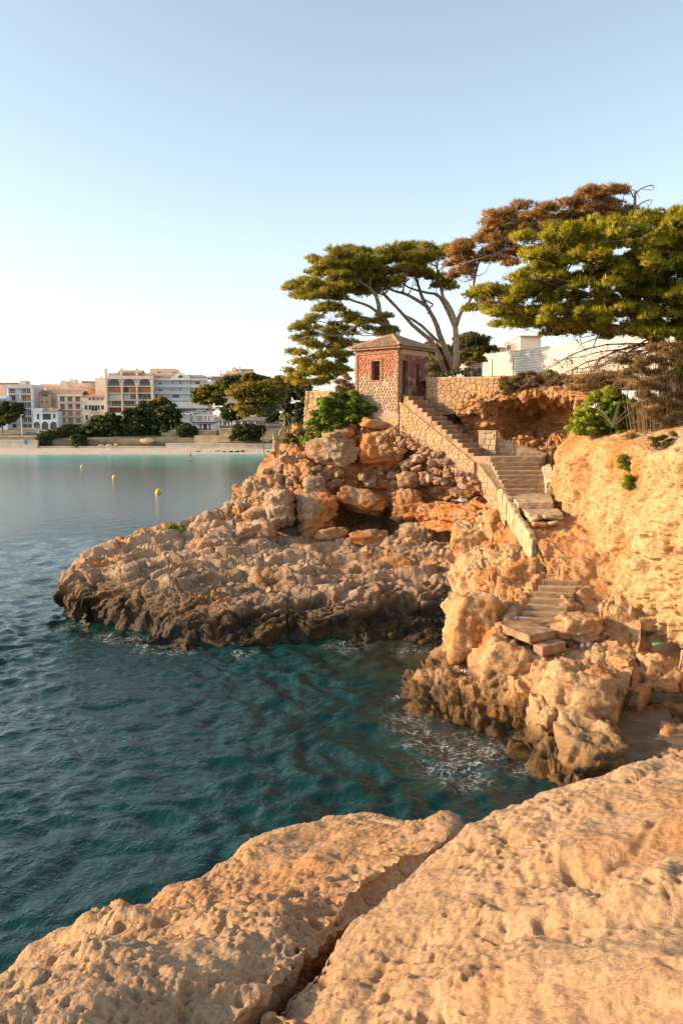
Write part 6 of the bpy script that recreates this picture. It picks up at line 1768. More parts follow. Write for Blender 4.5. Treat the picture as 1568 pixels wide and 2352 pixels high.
# white block with gable
B = Building('apartment_building', 'wide white apartment block with rows of balconies and a central gable', 350, 478, 330)
B.body(T_WHITE, bx_(768), bx_(1472), by_(268), 14, 1.4)
B.part('fascia', T_WHITE, bx_(765), bx_(1478), by_(224), by_(266), 0, 2); B.tiled(bx_(742), bx_(1470), by_(180), by_(224), 14, 0.2, None, 3)
g0, g1, g2 = B.P(bx_(1015), by_(266), 0), B.P(bx_(1255), by_(266), 0), B.P(bx_(1135), by_(162), 0)
gz = B.P(bx_(1015), by_(222), 0)[2]
MB().add([(g0[0], -.25, g0[2]), (g1[0], -.25, g0[2]), (g1[0], -.25, gz), (g2[0], -.25, g2[2]), (g0[0], -.25, gz), (g0[0], 4, g0[2]), (g1[0], 4, g0[2]), (g1[0], 4, gz), (g2[0], 4, g2[2]), (g0[0], 4, gz)],
         [(0,1,2,3,4),(5,9,8,7,6),(0,5,6,1),(1,6,7,2),(2,7,8,3),(3,8,9,4),(4,9,5,0)]).build('gable', T_WHITE, B.root)
B.arch(bx_(1135), .1758 * 66, by_(198), by_(231), -.25, T_GLASS, T_WHITE)
B.part('chimney', T_PEACH, bx_(962), bx_(985), by_(150), by_(190), 3, 4)
for x0, x1 in ((1002, 1012), (1236, 1246), (766, 776), (1462, 1472)): B.part('pier', T_GREY, bx_(x0), bx_(x1), by_(266), by_(620), 0.05, 1.5)
for yy in (350, 438, 524):
    for x0, x1 in ((777, 1001), (1013, 1235), (1247, 1461)): B.balcony(bx_(x0), bx_(x1), by_(yy), 5.6, 1.4, 1.35, T_WHITE, paint('glass_balustrade', (0.50, 0.52, 0.54)), True)
for y0, y1 in ((275, 340), (362, 428), (450, 515)):
    for i, (x0, x1) in enumerate(((785, 815), (835, 880), (900, 990), (1018, 1100), (1110, 1128), (1140, 1225), (1255, 1300), (1315, 1370), (1390, 1450))):
        B.window(bx_(x0), bx_(x1), by_(y0 + (18 if i in (1,) else 0)), by_(y1), T_BLIND if (i * 7 + y0) % 3 else None, 1.4)
B.part('podium', T_WHITE, bx_(770), bx_(1480), by_(545), by_(632), -1.0, 1.3)
B.part('garage_opening', T_DARKRAIL, bx_(1020), bx_(1300), by_(632), by_(690), -.6, 0.5)
# blocks behind
B = Building('town_house', 'flat roofed pinkish house rising behind the gabled white block', 346, 412, 360)
B.body(T_PEACH, bx_(735), bx_(1060), by_(112), 10); B.part('wall', T_PEACH, bx_(1062), bx_(1105), by_(150), by_(200), 0, 8); B.window(bx_(830), bx_(880), by_(150), by_(166)); B.window(bx_(1000), bx_(1080), by_(156), by_(166))
B.part('aerial', T_DARKRAIL, bx_(1216), bx_(1218), by_(80), by_(200), 2, 2.1); B.part('chimney', T_PEACH, bx_(812), bx_(824), by_(98), by_(112), 3, 4)
B = Building('town_house', 'low cream houses with boxy roofs behind the peach house', 92, 145, 365)
B.body(T_CREAM, ax(580), ax(855), ay(262), 12); B.part('wall', T_PEACH, ax(690), ax(850), ay(285), ay(400), -2, -.1); B.window(ax(620), ax(640), ay(280), ay(295)); B.part('chimney', T_CREAM, ax(676), ax(690), ay(288), ay(330), -3, -2.2); B.part('chimney', T_CREAM, ax(785), ax(800), ay(310), ay(345), -3, -2.2)
B = Building('town_house', 'pinkish house with a square roof turret and small dark window behind the mansard block', 140, 212, 362)
B.body(T_PEACH, ax(945), ax(1270), ay(250), 12); B.part('turret', T_CREAM, ax(955), ax(1045), ay(192), ay(249), 3, 7); B.part('wall', T_CREAM, ax(858), ax(944), ay(225), ay(400), 0.2, 10); B.window(ax(978), ax(1000), ay(282), ay(300)); B.window(ax(1120), ax(1140), ay(285), ay(300), T_PEACH)
B.part('chimney', T_TERRA, ax(868), ax(884), ay(205), ay(228), 3, 4)
B = Building('town_house', 'bright orange house with a dark window tucked behind the cream green shuttered house', 186, 210, 350)
B.body(T_TERRA, ax(1136), ax(1258), ay(345), 10); B.part('roof', T_ROOF, ax(1130), ax(1262), ay(318), ay(344), -.5, 10); B.window(ax(1195), ax(1225), ay(358), ay(392))
B = Building('town_house', 'cream house with a flat tiled top right of the turret house', 190, 222, 368)
B.body(T_CREAM, ax(1165), ax(1345), ay(250), 12); B.part('roof', T_ROOF, ax(1160), ax(1348), ay(225), ay(249), -.4, 12)
# house on the hill
B = Building('villa', 'large villa with wide hipped tile roofs on the hill above the dark pines', 482, 586, 352, 14)
B.body(T_CREAM, cx_(480), cx_(760), cy_(190), 14, 1.5); B.part('wall', T_CREAM, cx_(330), cx_(478), cy_(205), cy_(420), 0.5, 14)
B.tiled(cx_(470), cx_(870), cy_(138), cy_(186), 16, 0.8, None, 5); B.tiled(cx_(320), cx_(470), cy_(190), cy_(214), 14, 0.6)
B.part('wall', T_CREAM, cx_(500), cx_(832), cy_(122), cy_(160), 5, 11); B.part('roof', T_ROOF, cx_(590), cx_(838), cy_(104), cy_(122), 4.5, 11.5)
B.part('chimney', T_CREAM, cx_(584), cx_(634), cy_(82), cy_(124), 4, 6); B.part('chimney', T_CREAM, cx_(678), cx_(696), cy_(70), cy_(150), 3.4, 4.2); B.part('chimney', T_CREAM, cx_(437), cx_(452), cy_(128), cy_(200), 3, 4)
for x0, x1 in ((492, 605), (640, 700), (705, 745)): B.window(cx_(x0), cx_(x1), cy_(196), cy_(262), T_SHUT, 1.5, T_CREAM)
for x in (350, 372, 396, 420, 445): B.window(cx_(x - 7), cx_(x + 7), cy_(222), cy_(268), None, 0.5, T_CREAM)
B.balcony(cx_(322), cx_(620), cy_(272), 3.5, 0.8, 1.4, T_CREAM, T_RAIL); B.part('wall', T_CREAM, cx_(480), cx_(620), cy_(275), cy_(430), 1.6, 10)
B = Building('town_house', 'pale roofline just showing above the golden tree', 600, 622, 345, 12)
B.body(T_CREAM, cx_(970), cx_(1070), cy_(215), 8); B.window(cx_(1000), cx_(1030), cy_(222), cy_(236))

# restaurant pavilion
B = Building('restaurant_pavilion', 'white two storey glazed restaurant pavilion above the stone sea wall', 436, 495, 286, 5.2)
B.body(T_DARKRAIL, cx_(140), cx_(330), cy_(800), 6, 1.2); B.part('wall', T_WHITE, cx_(330), cx_(402), cy_(790), cy_(882), 0.6, 6); B.part('wall', T_GREY, cx_(62), cx_(108), cy_(690), cy_(780), 0.6, 5)
B.part('deck', T_DARKRAIL, cx_(95), cx_(372), cy_(777), cy_(795), -.6, 6); B.part('roof', T_WHITE, cx_(95), cx_(370), cy_(686), cy_(699), -.5, 6)
B.part('sill_band', T_WHITE, cx_(100), cx_(366), cy_(768), cy_(777), -.45, 5)
for i in range(12):
    x = 102 + i * 23.6; B.part('mullion', T_WHITE, cx_(x), cx_(x + 5), cy_(699), cy_(768), -.4, -.2)
T_WARM = paint('warm_curtain', (0.50, 0.26, 0.13))
for i in range(11):
    x = 107 + i * 23.6; B.part('pane', T_WARM if i in (2, 3, 4, 6, 8) else T_BLIND, cx_(x), cx_(x + 18), cy_(700), cy_(767), -.28, -.25)
for x0, x1 in ((183, 215), (268, 308)): B.part('doorway', T_WARM, cx_(x0), cx_(x1), cy_(812), cy_(876), 1.1, 1.18)
B.part('sign', T_DARKRAIL, cx_(150), cx_(330), cy_(779), cy_(793), -.68, -.62)
sl = MB(); a, b2 = B.P(cx_(110), cy_(795), -.4), B.P(cx_(150), cy_(880), -.4)
sl.hexa([(a[0], -1.5, b2[2]), (b2[0], -1.5, b2[2]), (b2[0], .5, b2[2]), (a[0], .5, b2[2])], [(a[0], -1.5, a[2]), (a[0] + .3, -1.5, a[2]), (a[0] + .3, .5, a[2]), (a[0], .5, a[2])]); sl.build('outside_stair', T_GREY, B.root)

# sea walls and terraces
def seawall(name, label, x0, x1, y0, y1, d, mat, depth=3.0, cat='wall', z0=None, coping=None):
    B = Building(name, label, x0, x1, d, 1.0, cat)
    p, q = B.P(x0, y1, 0), B.P(x1, y0, 0)
    MB().box(p[0], q[0], 0, depth, p[2], q[2]).build('face', mat, B.root)
    B.part('coping', coping or T_PALEWALL, x0 - .3, x1 + .3, y0 - 1.2, y0, -.2, depth + .02)
    return B
seawall('sea_wall', 'tall ochre stone sea wall below the restaurant pavilion', 446, 528, 1002, 1019, 271.5, T_STONE, 2)
seawall('sea_wall', 'upper ochre terrace wall carrying the restaurant pavilion', 436, 494, 989, 1006, 278, T_STONE, 12)
seawall('sea_wall', 'raised ochre terrace corner with a dark sign band right of the pavilion', 503, 540, 985, 1019, 272.6, T_STONE, 16)
seawall('sea_wall', 'ochre terrace wall under the closed parasols left of the pavilion', 370, 418, 990, 1004, 280, T_STONE, 10)
seawall('sea_wall', 'long pale promenade wall above the sand on the right', 380, 690, 1019.5, 1034, 268.5, T_PALEWALL, 5)
seawall('sea_wall', 'low stone wall behind the bathers at far left', -80, 84, 1012, 1037, 268.5, T_PALEWALL, 5)
seawall('sea_wall', 'low pale wall under the dark shrubs', 84.6, 379, 1026, 1038, 269.5, T_PALEWALL, 5)
seawall('sea_wall', 'road parapet wall under the parked cars at far left', -80, 95, 1003, 1012, 275, T_STONE, 4)
o = MB().box(X(96.5 * .1648 * 0 + 55.2, 268), X(60.6, 268), 267.9, 268.2, Z(1020.5, 268), Z(1009.5, 268)).build('blue_door', paint('blue_door_paint', (0.02, 0.22, 0.50)))
tag(o, 'bright blue door in the stone wall at far left of the beach', 'door')
o = MB().box(X(18, 286), X(28.5, 286), 286, 288, Z(1009, 286), Z(999, 286)).box(X(17.5, 286), X(29, 286), 285.9, 288.1, Z(999, 286), Z(998, 286)).build('rubbish_container', paint('container_green', (0.02, 0.16, 0.09)))
tag(o, 'green rubbish container behind the railing at far left', 'container')
def town_rail(label, x0, x1, y0, y1, d):
    B = Building('railing', label, x0, x1, d, 1.0, 'railing'); p, q = B.P(x0, y1, 0), B.P(x1, y0, 0)
    f = MB(); f.box(p[0], q[0], 0, .06, q[2] - .08, q[2]); f.box(p[0], q[0], 0, .04, (p[2] + q[2]) / 2, (p[2] + q[2]) / 2 + .05); f.build('rail', T_RAIL, B.root)
    n = int((q[0] - p[0]) / 2.0)
    for i in range(n + 1):
        c = p[0] + (q[0] - p[0]) * i / n; MB().box(c - .04, c + .04, 0.0, .08, p[2], q[2] - .02).build('post', T_RAIL, B.root)
town_rail('grey railing along the road at far left beside the container', -10, 52, 998, 1006, 284)
town_rail('grey railing on the promenade right of the ochre wall', 536, 630, 1013.5, 1018.5, 270)
tall = empty('lamp_post', (X(50.5, 280), 280, Z(1010, 280)), 'tall pale lamp post beside the silver van at far left', 'lamp post')
MB().tube([(0, 0, 0), (-.1, 0, Z(953, 280) - Z(1010, 280))], [0.16, 0.09], 6).build('pole', T_WHITE, tall)
MB().box(-.1, .9, -.15, .15, Z(953, 280) - Z(1010, 280), Z(953, 280) - Z(1010, 280) + .15).build('lamp', T_GREY, tall)
rk = boulder(615, 1003, 30, 18, 268, T_STONE, 'big ochre rock outcrop at the right end of the far promenade', 1801, 4, name='outcrop', group=None)
for i, (px, py, w, h, lb) in enumerate([(232,1024,18,9,'tan rock under the shrubs, left of three along the far beach'),(252,1024,20,8,'tan rock under the shrubs, middle of three along the far beach'),(268,1022,14,8,'tan rock under the shrubs, right of three along the far beach'),(338,1012,40,16,'pale ochre rock bank under the dark trees across the bay')]):
    boulder(px, py, w * .7, h * .7, 270, T_STONE, lb, 1810 + i, 3, name='outcrop', group='rocks along the far beach')
sh = MB()
rngs = np.random.default_rng(9)
V = []; Fs = []
for i in range(150):
    D, Fq = ICO[2]; x = rngs.uniform(455, 640); s = rngs.uniform(0.3, 0.9)
    Fs.append(Fq + len(V) * len(D)); V.append(D * np.array([s, s * .8, s * .6]) * rngs.uniform(.7, 1.2, D.shape) + np.array([X(x, 259), 259 + rngs.uniform(-2, 4), rngs.uniform(0, .5)]))
tag(obj('shore_rocks', np_mesh('shore_rocks', np.concatenate(V), np.concatenate(Fs), M_HEAD)), kind='stuff')

# trees of the town
def poly(f, *pts): return [f(*p) for p in pts]
TT = [
 ('round dark tree at the far left edge in front of the white block', poly(qA,(-120,700),(0,640),(60,560),(160,530),(260,580),(310,650),(330,740),(290,790),(230,800),(150,770),(80,860),(30,890),(-80,880)), 284, M_TOWN_TREE, [(6,1003),(8,970),(20,950)], 0.45),
 ('broad dark shrub tree below the cream green shuttered house', poly(qB,(-60,850),(0,800),(60,780),(150,760),(200,740),(330,760),(350,1000),(150,1060),(0,1050),(-80,1000)), 283, M_TOWN_TREE, None, 0.35),
 ('grey green tree in front of the big balconied block', poly(qB,(330,720),(420,670),(520,650),(580,700),(590,1000),(400,1070),(320,1000)), 281, M_TOWN_TREE, None, 0.5),
 ('tall dark tree right of the grey green one', poly(qB,(560,620),(640,570),(720,540),(780,600),(790,1000),(600,1040),(540,900)), 284, M_TOWN_TREE, None, 0.45),
 ('sunlit topped tree in front of the gabled white block', poly(qB,(720,600),(760,550),(850,505),(960,530),(985,600),(900,720),(800,790)), 288, M_GOLD, None, 0.15),
 ('dark tree sloping down to the restaurant terrace', poly(qB,(840,660),(900,620),(1020,605),(1080,680),(1140,780),(1130,850),(980,920),(870,1020),(760,960)), 282, M_TOWN_TREE, None, 0.3),
 ('small dark bush at the left foot of the shrub bank', poly(qA,(505,1070),(560,1000),(620,980),(700,1000),(700,1140),(600,1155),(520,1130)), 272, M_TOWN_TREE, None, 0.45),
 ('wide grey green shrub beneath the arched house', poly(qA,(640,960),(740,930),(860,900),(900,1000),(870,1150),(720,1150),(660,1080)), 276, M_TOWN_TREE, None, 0.5),
 ('dark shrub tree under the brown shuttered block', poly(qA,(860,880),(960,850),(1060,870),(1120,980),(1080,1110),(900,1155),(840,1050)), 277, M_TOWN_TREE, None, 0.35),
 ('rounded dark bush low above the beach wall', poly(qA,(1010,1040),(1080,1000),(1170,1030),(1190,1130),(1100,1160),(1020,1140)), 271, M_TOWN_TREE, None, 0.4),
 ('large olive green tree left of the broad shrub tree', poly(qA,(1080,900),(1230,870),(1300,770),(1420,730),(1568,700),(1620,900),(1568,1070),(1200,1110),(1090,1020)), 279, M_TOWN_TREE, None, 0.55),
 ('round bush overhanging the ochre terrace wall', poly(qB,(1100,920),(1140,880),(1190,850),(1280,900),(1300,980),(1220,1010),(1120,1000)), 276, M_TOWN_TREE, None, 0.3),
 ('stone pine with a sunlit left side in front of the white block', poly(qC,(125,560),(118,430),(200,340),(330,330),(400,360),(480,370),(500,440),(480,560),(420,570),(330,560),(240,570),(180,545)), 304, M_PINE, [cq for cq in poly(qC,(322,760),(315,660),(300,540),(330,440))], 0.35),
 ('dark pine below the hillside villa', poly(qC,(400,360),(420,285),(560,230),(680,210),(780,280),(830,380),(700,420),(560,460),(480,420)), 318, M_TOWN_TREE, [cq for cq in poly(qC,(500,740),(480,600),(500,480),(560,350))], 0.6),
 ('dark bushy tree behind the restaurant terrace', poly(qC,(470,620),(560,560),(650,600),(690,740),(600,770),(490,760)), 300, M_TOWN_TREE, None, 0.15),
 ('dark wood edge tree behind the golden tree', poly(qC,(900,480),(1000,420),(1130,400),(1200,560),(1180,760),(1000,790),(880,700)), 292, M_TOWN_TREE, None, 0.2),
 ('dark tall tree behind the prickly pear', poly(qC,(1180,420),(1300,330),(1430,320),(1470,520),(1440,800),(1250,830),(1180,700)), 288, M_TOWN_TREE, None, 0.2),
 ('dark tree partly behind the honey coloured terrace wall', poly(qC,(1400,330),(1500,320),(1640,400),(1680,760),(1500,860),(1400,800)), 282, M_TOWN_TREE, None, 0.25),
 ('green tree crown above the golden tree near the villa', poly(qC,(740,330),(760,200),(850,185),(950,220),(1060,250),(1010,330),(880,370)), 312, M_GOLD, None, 0.25),
 ('olive topped tree right of the golden tree', poly(qC,(1050,290),(1150,230),(1250,250),(1330,300),(1420,290),(1480,350),(1330,420),(1150,400)), 300, M_GOLD, None, 0.2),
 ('clipped dark green hedge below the terrace parasols', poly(qC,(600,1012),(625,900),(650,845),(720,832),(850,834),(950,840),(978,900),(960,1000),(880,1012),(740,1014)), 269, M_TOWN_TREE, None, 0.15),
 ('wide golden leaved tree with a pale leaning trunk across the bay', poly(qC,(570,440),(650,370),(760,340),(900,330),(1050,300),(1180,320),(1260,380),(1250,470),(1150,560),(1000,640),(900,690),(720,720),(655,640),(700,560),(640,480)), 258, M_GOLD, [cq for cq in poly(qC,(1245,760),(1225,640),(1180,540),(1110,470),(1000,430))], 0.5),
]
for i, (lb, pl, d, mt, tr, ti) in enumerate(TT):
    w = (max(p[0] for p in pl) - min(p[0] for p in pl)) * d / F_PX
    far_tree('hedge' if 'hedge' in lb else ('bush' if ('bush' in lb or 'shrub at' in lb or 'wide grey' in lb) else 'tree'), lb, pl, d, mt, 800 + i, n=80, gap=max(0.7, w * 0.085), rx=max(1.1, w * 0.15), rz=max(0.9, w * 0.115), ln=0.75, wd=0.34, trunk=tr, thick=w * 0.22, tint=ti, cnt=80, bark=M_BARK, k=2)

# parked cars
def car(label, px, py, d, col, kind='car', ang=0.0, L_=4.2):
    z = Z(py, d); root = empty('parked_car', (X(px, d), d, z), label, 'van' if kind == 'van' else 'car', 'cars parked across the bay', ang)
    h = 1.9 if kind == 'van' else 1.45; hl = L_ / 2
    prof = [(-hl, .3), (-hl, .75), (-hl + .15, .85), (-hl * .55, .95), (-hl * .28, h), (hl * .55, h), (hl * .9, .95), (hl, .85), (hl, .3)] if kind != 'van' else [(-hl, .3), (-hl, .95), (-hl * .72, 1.1), (-hl * .45, h), (hl * .95, h), (hl, 1.1), (hl, .3)]
    k = len(prof)
    MB().add([(x, -.82, zz) for x, zz in prof] + [(x, .82, zz) for x, zz in prof], [tuple(range(k)), tuple(range(2 * k - 1, k - 1, -1))] + [(i, i + k, (i + 1) % k + k, (i + 1) % k) for i in range(k)]).build('body', paint('car_paint', col, 0.02), root)
    MB().box(-hl * .30, hl * .62, -.835, .835, 1.0 if kind != 'van' else 1.15, h - .12).build('side_window', T_GLASS, root)
    for sx in (-.62, .60):
        for sy in (-.80, .80):
            w = MB().lathe([(.32, -.1), (.32, .1)], 10).mesh('wheel', T_DARKRAIL)
            obj('wheel', w, root, (hl * sx, sy, .32), (math.pi / 2, 0, 0))
for a in [('silver van parked below the tall white block at far left', 64.5, 1005, 288, (0.30, 0.34, 0.36), 'van'), ('dark car parked left of the silver van', 51, 1005, 289, (0.05, 0.05, 0.06), 'car'), ('white van parked in front of the arched blue house', 96, 1001, 290, (0.70, 0.70, 0.70), 'van'),
          ('dark red car half hidden between the two vans', 80.5, 1003, 292, (0.18, 0.05, 0.04), 'car'), ('white car parked right of the arched blue house', 134, 997, 292, (0.65, 0.66, 0.68), 'car'), ('white car under the gabled white block', 432, 954, 312, (0.66, 0.66, 0.66), 'car'),
          ('white and red car right of the white one under the gabled block', 443, 951, 314, (0.55, 0.50, 0.50), 'car'), ('silver car under the sunlit stone pine', 462, 947, 316, (0.38, 0.42, 0.46), 'car'), ('red car under the sunlit stone pine', 482, 945, 317, (0.45, 0.05, 0.05), 'car'), ('white car right of the red one beneath the dark pine', 500, 943, 316, (0.68, 0.70, 0.72), 'car')]:
    car(*a)
# closed parasols
def parasol(px, y0, y1, d, label, group):
    z0, z1 = Z(y1, d), Z(y0, d); h = z1 - z0
    root = empty('closed_parasol', (X(px, d), d, z0), label, 'parasol', group)
    MB().tube([(0, 0, 0), (0, 0, h)], 0.04, 5).build('pole', T_GREY, root)
    MB().lathe([(.05, h * .22), (.30, h * .26), (.26, h * .55), (.14, h * .8), (.04, h)], 8).build('canopy', T_WHITE, root)
PL = [(375.5, 976, 988.5, 281, 'closed white parasol, leftmost of the four left of the restaurant'), (379.5, 974, 987.5, 282, 'closed white parasol, second of the four left of the restaurant'), (392.5, 975, 988, 281, 'closed white parasol, third of the four left of the restaurant'), (409, 974.5, 988, 281, 'closed white parasol, last of the four left of the restaurant')]
for i, x in enumerate((440, 453, 457, 465.5, 477, 486)): PL.append((x, 974, 987.5, 283, 'closed white parasol in front of the restaurant doors, number %s from the left' % ('one', 'two', 'three', 'four', 'five', 'six')[i]))
for i, (x, y) in enumerate(((503, 778), (511, 774), (522, 785), (529.6, 770), (535.7, 765), (539.7, 765), (555.5, 767), (570, 773), (585.7, 770))):
    PL.append((x, cy_(y), cy_(838), 284, 'closed white parasol on the terrace right of the restaurant, %s of nine' % ('first', 'second', 'third', 'fourth', 'fifth', 'sixth', 'seventh', 'eighth', 'last')[i]))
for a in PL: parasol(*a, 'closed white parasols round the restaurant')
lights = empty('string_lights', (X(503, 285), 285, Z(967, 285)), 'string of round white bulbs over the restaurant terrace', 'lights')
bw = MB(); pa, pb = np.array(lights.location), U(600, 962, 285)
wire = [pa + (pb - pa) * i / 14 - np.array([0, 0, .25 * math.sin(math.pi * ((i * 3) % 14) / 14)]) - pa for i in range(15)]
bw.tube(wire, 0.02, 4); bw.build('wire', T_DARKRAIL, lights)
for i in range(1, 14, 2): obj('bulb', MB().lathe([(.02, .14), (.14, 0), (.02, -.14)], 6).mesh('bulb', T_WHITE), lights, wire[i])
# ================================================================== PEOPLE, BUOYS, LITTER
def skin_mesh(name, J, E, mat=None, sub=1):
    """one continuous body grown over a skeleton: J = {joint: (x,y,z,r)}, E = pairs of joints"""
    names = list(J); me = bpy.data.meshes.new(name)
    me.from_pydata([J[n][:3] for n in names], [(names.index(a), names.index(b)) for a, b in E], [])
    o = bpy.data.objects.new('skin_tmp', me); COL.objects.link(o)
    md = o.modifiers.new('s', 'SKIN')
    for i, n in enumerate(names):
        r = J[n][3]; me.skin_vertices[0].data[i].radius = (r, r if len(J[n]) < 5 else J[n][4]); me.skin_vertices[0].data[i].use_root = (i == 0)
    ss = o.modifiers.new('u', 'SUBSURF'); ss.levels = sub; ss.render_levels = sub
    dg = bpy.context.evaluated_depsgraph_get()
    m2 = bpy.data.meshes.new_from_object(o.evaluated_get(dg)); m2.name = name
    bpy.data.objects.remove(o); bpy.data.meshes.remove(me)
    m2.polygons.foreach_set('use_smooth', [True] * len(m2.polygons))
    m2.materials.clear()
    if mat: m2.materials.append(mat)
    return m2
M_SKIN = simple_mat('tanned_skin', (0.50, 0.28, 0.18), 0.6, 0.08, 5); M_PINK = simple_mat('pink_fabric', (0.80, 0.16, 0.30), 0.85, 0.08, 20); M_HAIR = simple_mat('dark_brown_hair', (0.05, 0.028, 0.016), 0.7, 0.3, 30)
M_SHORT = simple_mat('black_fabric', (0.03, 0.028, 0.03), 0.85, 0.2, 20); M_WHITEF = simple_mat('white_fabric', (0.70, 0.66, 0.62), 0.85, 0.1, 20)
STAND = {'pelvis': (0,0,.92,.13,.10), 'waist': (0,0,1.06,.115,.085), 'chest': (0,0,1.26,.145,.095), 'neck': (0,0,1.43,.048), 'jaw': (0,-.02,1.50,.06), 'head': (0,-.01,1.58,.088,.098), 'crown': (0,0,1.655,.055),
 'shl': (-.155,0,1.37,.055), 'ell': (-.20,.03,1.10,.038), 'wrl': (-.215,-.03,.86,.027), 'hal': (-.215,-.05,.78,.03), 'shr': (.155,0,1.37,.055), 'elr': (.20,.03,1.10,.038), 'wrr': (.215,-.03,.86,.027), 'har': (.215,-.05,.78,.03),
 'hil': (-.085,0,.84,.092), 'knl': (-.095,-.01,.48,.058), 'anl': (-.10,.02,.08,.036), 'tol': (-.11,-.13,.03,.033), 'hir': (.085,0,.84,.092), 'knr': (.095,-.01,.48,.058), 'anr': (.10,.02,.08,.036), 'tor': (.11,-.13,.03,.033)}
BE = [('pelvis','waist'),('waist','chest'),('chest','neck'),('neck','jaw'),('jaw','head'),('head','crown'),('chest','shl'),('shl','ell'),('ell','wrl'),('wrl','hal'),('chest','shr'),('shr','elr'),('elr','wrr'),('wrr','har'),
      ('pelvis','hil'),('hil','knl'),('knl','anl'),('anl','tol'),('pelvis','hir'),('hir','knr'),('knr','anr'),('anr','tor')]
SIT = dict(STAND)
for k, v in {'hil': (-.09,-.03,.10,.092), 'knl': (-.11,-.32,.40,.058), 'anl': (-.11,-.58,.06,.036), 'tol': (-.11,-.72,.03,.033), 'hir': (.09,-.03,.10,.092), 'knr': (.11,-.30,.42,.058), 'anr': (.11,-.55,.06,.036), 'tor': (.11,-.69,.03,.033)}.items(): SIT[k] = v
for k in ('pelvis','waist','chest','neck','jaw','head','crown','shl','shr','ell','elr','wrl','wrr','hal','har'):
    x, y, z, *r = STAND[k]; SIT[k] = (x, y + (z - .92) * .15, z - .80, *r)
SIT['ell'] = (-.22,-.08,.35,.038); SIT['wrl'] = (-.16,-.30,.42,.027); SIT['hal'] = (-.13,-.36,.42,.03); SIT['elr'] = (.22,.12,.32,.038); SIT['wrr'] = (.25,.22,.08,.027); SIT['har'] = (.26,.24,.04,.03)
def clothing(J, names, grow, mat, name, parent, E):
    K = {n: (*J[n][:3], *[r * grow for r in J[n][3:]]) for n in names}
    return obj(name, skin_mesh(name, K, [e for e in E if e[0] in names and e[1] in names], mat), parent)
def hair(J, parent, mat, long=True):
    h = J['head']; mb = MB()
    D, Fq = ICO[3]; V = D * np.array([.112, .12, .13]); V[:, 1] = np.where(V[:, 1] < -.055, -.055, V[:, 1])
    if long: V[:, 2] = np.where((V[:, 2] < -.02) & (V[:, 1] > -.03), V[:, 2] * 2.6, V[:, 2])
    rr = np.random.default_rng(3); V = V * (1 + .05 * vnoise(D * 6, 3))[:, None]
    return obj('hair', np_mesh('hair', V + np.array([h[0], h[1] + .02, h[2] + .02]), Fq, mat), parent)
# the woman at the right edge
root = empty('person', U(1571, 1596, 24.0), 'person in a pink top and black shorts standing barefoot at the right edge', 'person', rz=math.radians(200))
J = dict(STAND)
obj('body', skin_mesh('body', J, BE, M_SKIN, 2), root)
clothing(J, ('waist','chest','shl','shr'), 1.16, M_PINK, 'pink_top', root, BE)
clothing(J, ('pelvis','hil','hir','waist'), 1.15, M_SHORT, 'shorts', root, BE)
hair(J, root, M_HAIR)
# paddle boarder
rp = empty('paddle_board', W(438, 1057.5, 0.0), 'pale pink paddle board carrying a standing rider in the bay', 'board')
D, Fq = ICO[3]
obj('deck', np_mesh('deck', D * np.array([0.42, 1.7, 0.11]), Fq, simple_mat('board_pink', (0.70, 0.40, 0.36), 0.4)), rp, (0, 0, .12))
MB().lathe([(.02, .0), (.02, .12)], 6, (0, 1.4, -.1)).build('fin', T_DARKRAIL, rp)
r2 = empty('person', W(438, 1057.5, 0.0) + np.array([0, 0, .21]), 'distant person in a red swimsuit standing on a paddle board', 'person', rz=0.5)
obj('body', skin_mesh('body', STAND, BE, M_SKIN), r2); clothing(STAND, ('pelvis','waist','chest','hil','hir'), 1.12, T_RED, 'swimsuit', r2, BE); hair(STAND, r2, M_HAIR, False)
o = MB().tube([(0,0,0),(0.25,0,1.9)], 0.03, 5).box(-.12,.06,-.02,.02,-.25,.1).build('paddle', T_DARKRAIL); o.location = W(435, 1057, 0.15); tag(o, 'dark paddle held by the standing paddle boarder', 'paddle')
# bathers
stand_me = skin_mesh('body', STAND, BE, None, 1); sit_me = skin_mesh('body', SIT, BE, None, 1)
def bather(px, py, d, pose, suit, label, seed):
    z = max(0.15, Z(py, d)); rz = (seed * 1.7) % 6.28
    root = empty('person', (X(px, d), d, z), label, 'person', 'bathers on the far beach', rz)
    me = (stand_me if pose else sit_me).copy(); me.materials.append(M_SKIN); obj('body', me, root)
    clothing(STAND if pose else SIT, ('pelvis', 'hil', 'hir'), 1.2, suit, 'swimwear', root, BE)
SU = [T_RED, M_SHORT, M_WHITEF, T_BLUE, M_PINK, T_GREEN]
BT = [(0.5,1036,0),(6,1039,0),(11,1035.5,0),(17.5,1035.5,0),(21.5,1041.5,0),(34,1043,0),(48,1042.5,0),(109,1040,0),(114,1040,0),(130,1035.5,1),(147.5,1045,0),(151,1045,0),(177,1036.5,1),(185.5,1041,0),(236,1033.5,1),(246,1037,0),(264,1030.5,1),(266,1039,0),(271.5,1038.5,0),(311,1037,0),(347.5,1036,0),(459.5,1036.5,1),(255.5,1036,1)]
SUIT_W = ['red', 'black', 'white', 'blue', 'pink', 'green']
SPOT = ['at the far left edge of the beach','second from the left edge of the beach','below the wall at far left, third in','near the blue towel, fourth in','alone near the water at far left','leaning near the water left of the lone pair','right of the yellow towel','left of a close pair on the sand','right of a close pair on the sand','walking along the wall under the shrubs','left of two at the very edge of the water','right of two at the very edge of the water','beside the wall left of the leaning parasol','low on the sand left of the parasol','just left of the leaning beach parasol','beside the leaning beach parasol','high on the sand by the rocks','left of two dark figures mid beach','right of two dark figures mid beach','alone left of the middle of the beach','alone in the middle of the beach','by the sea wall at the right of the beach','right of the leaning beach parasol']
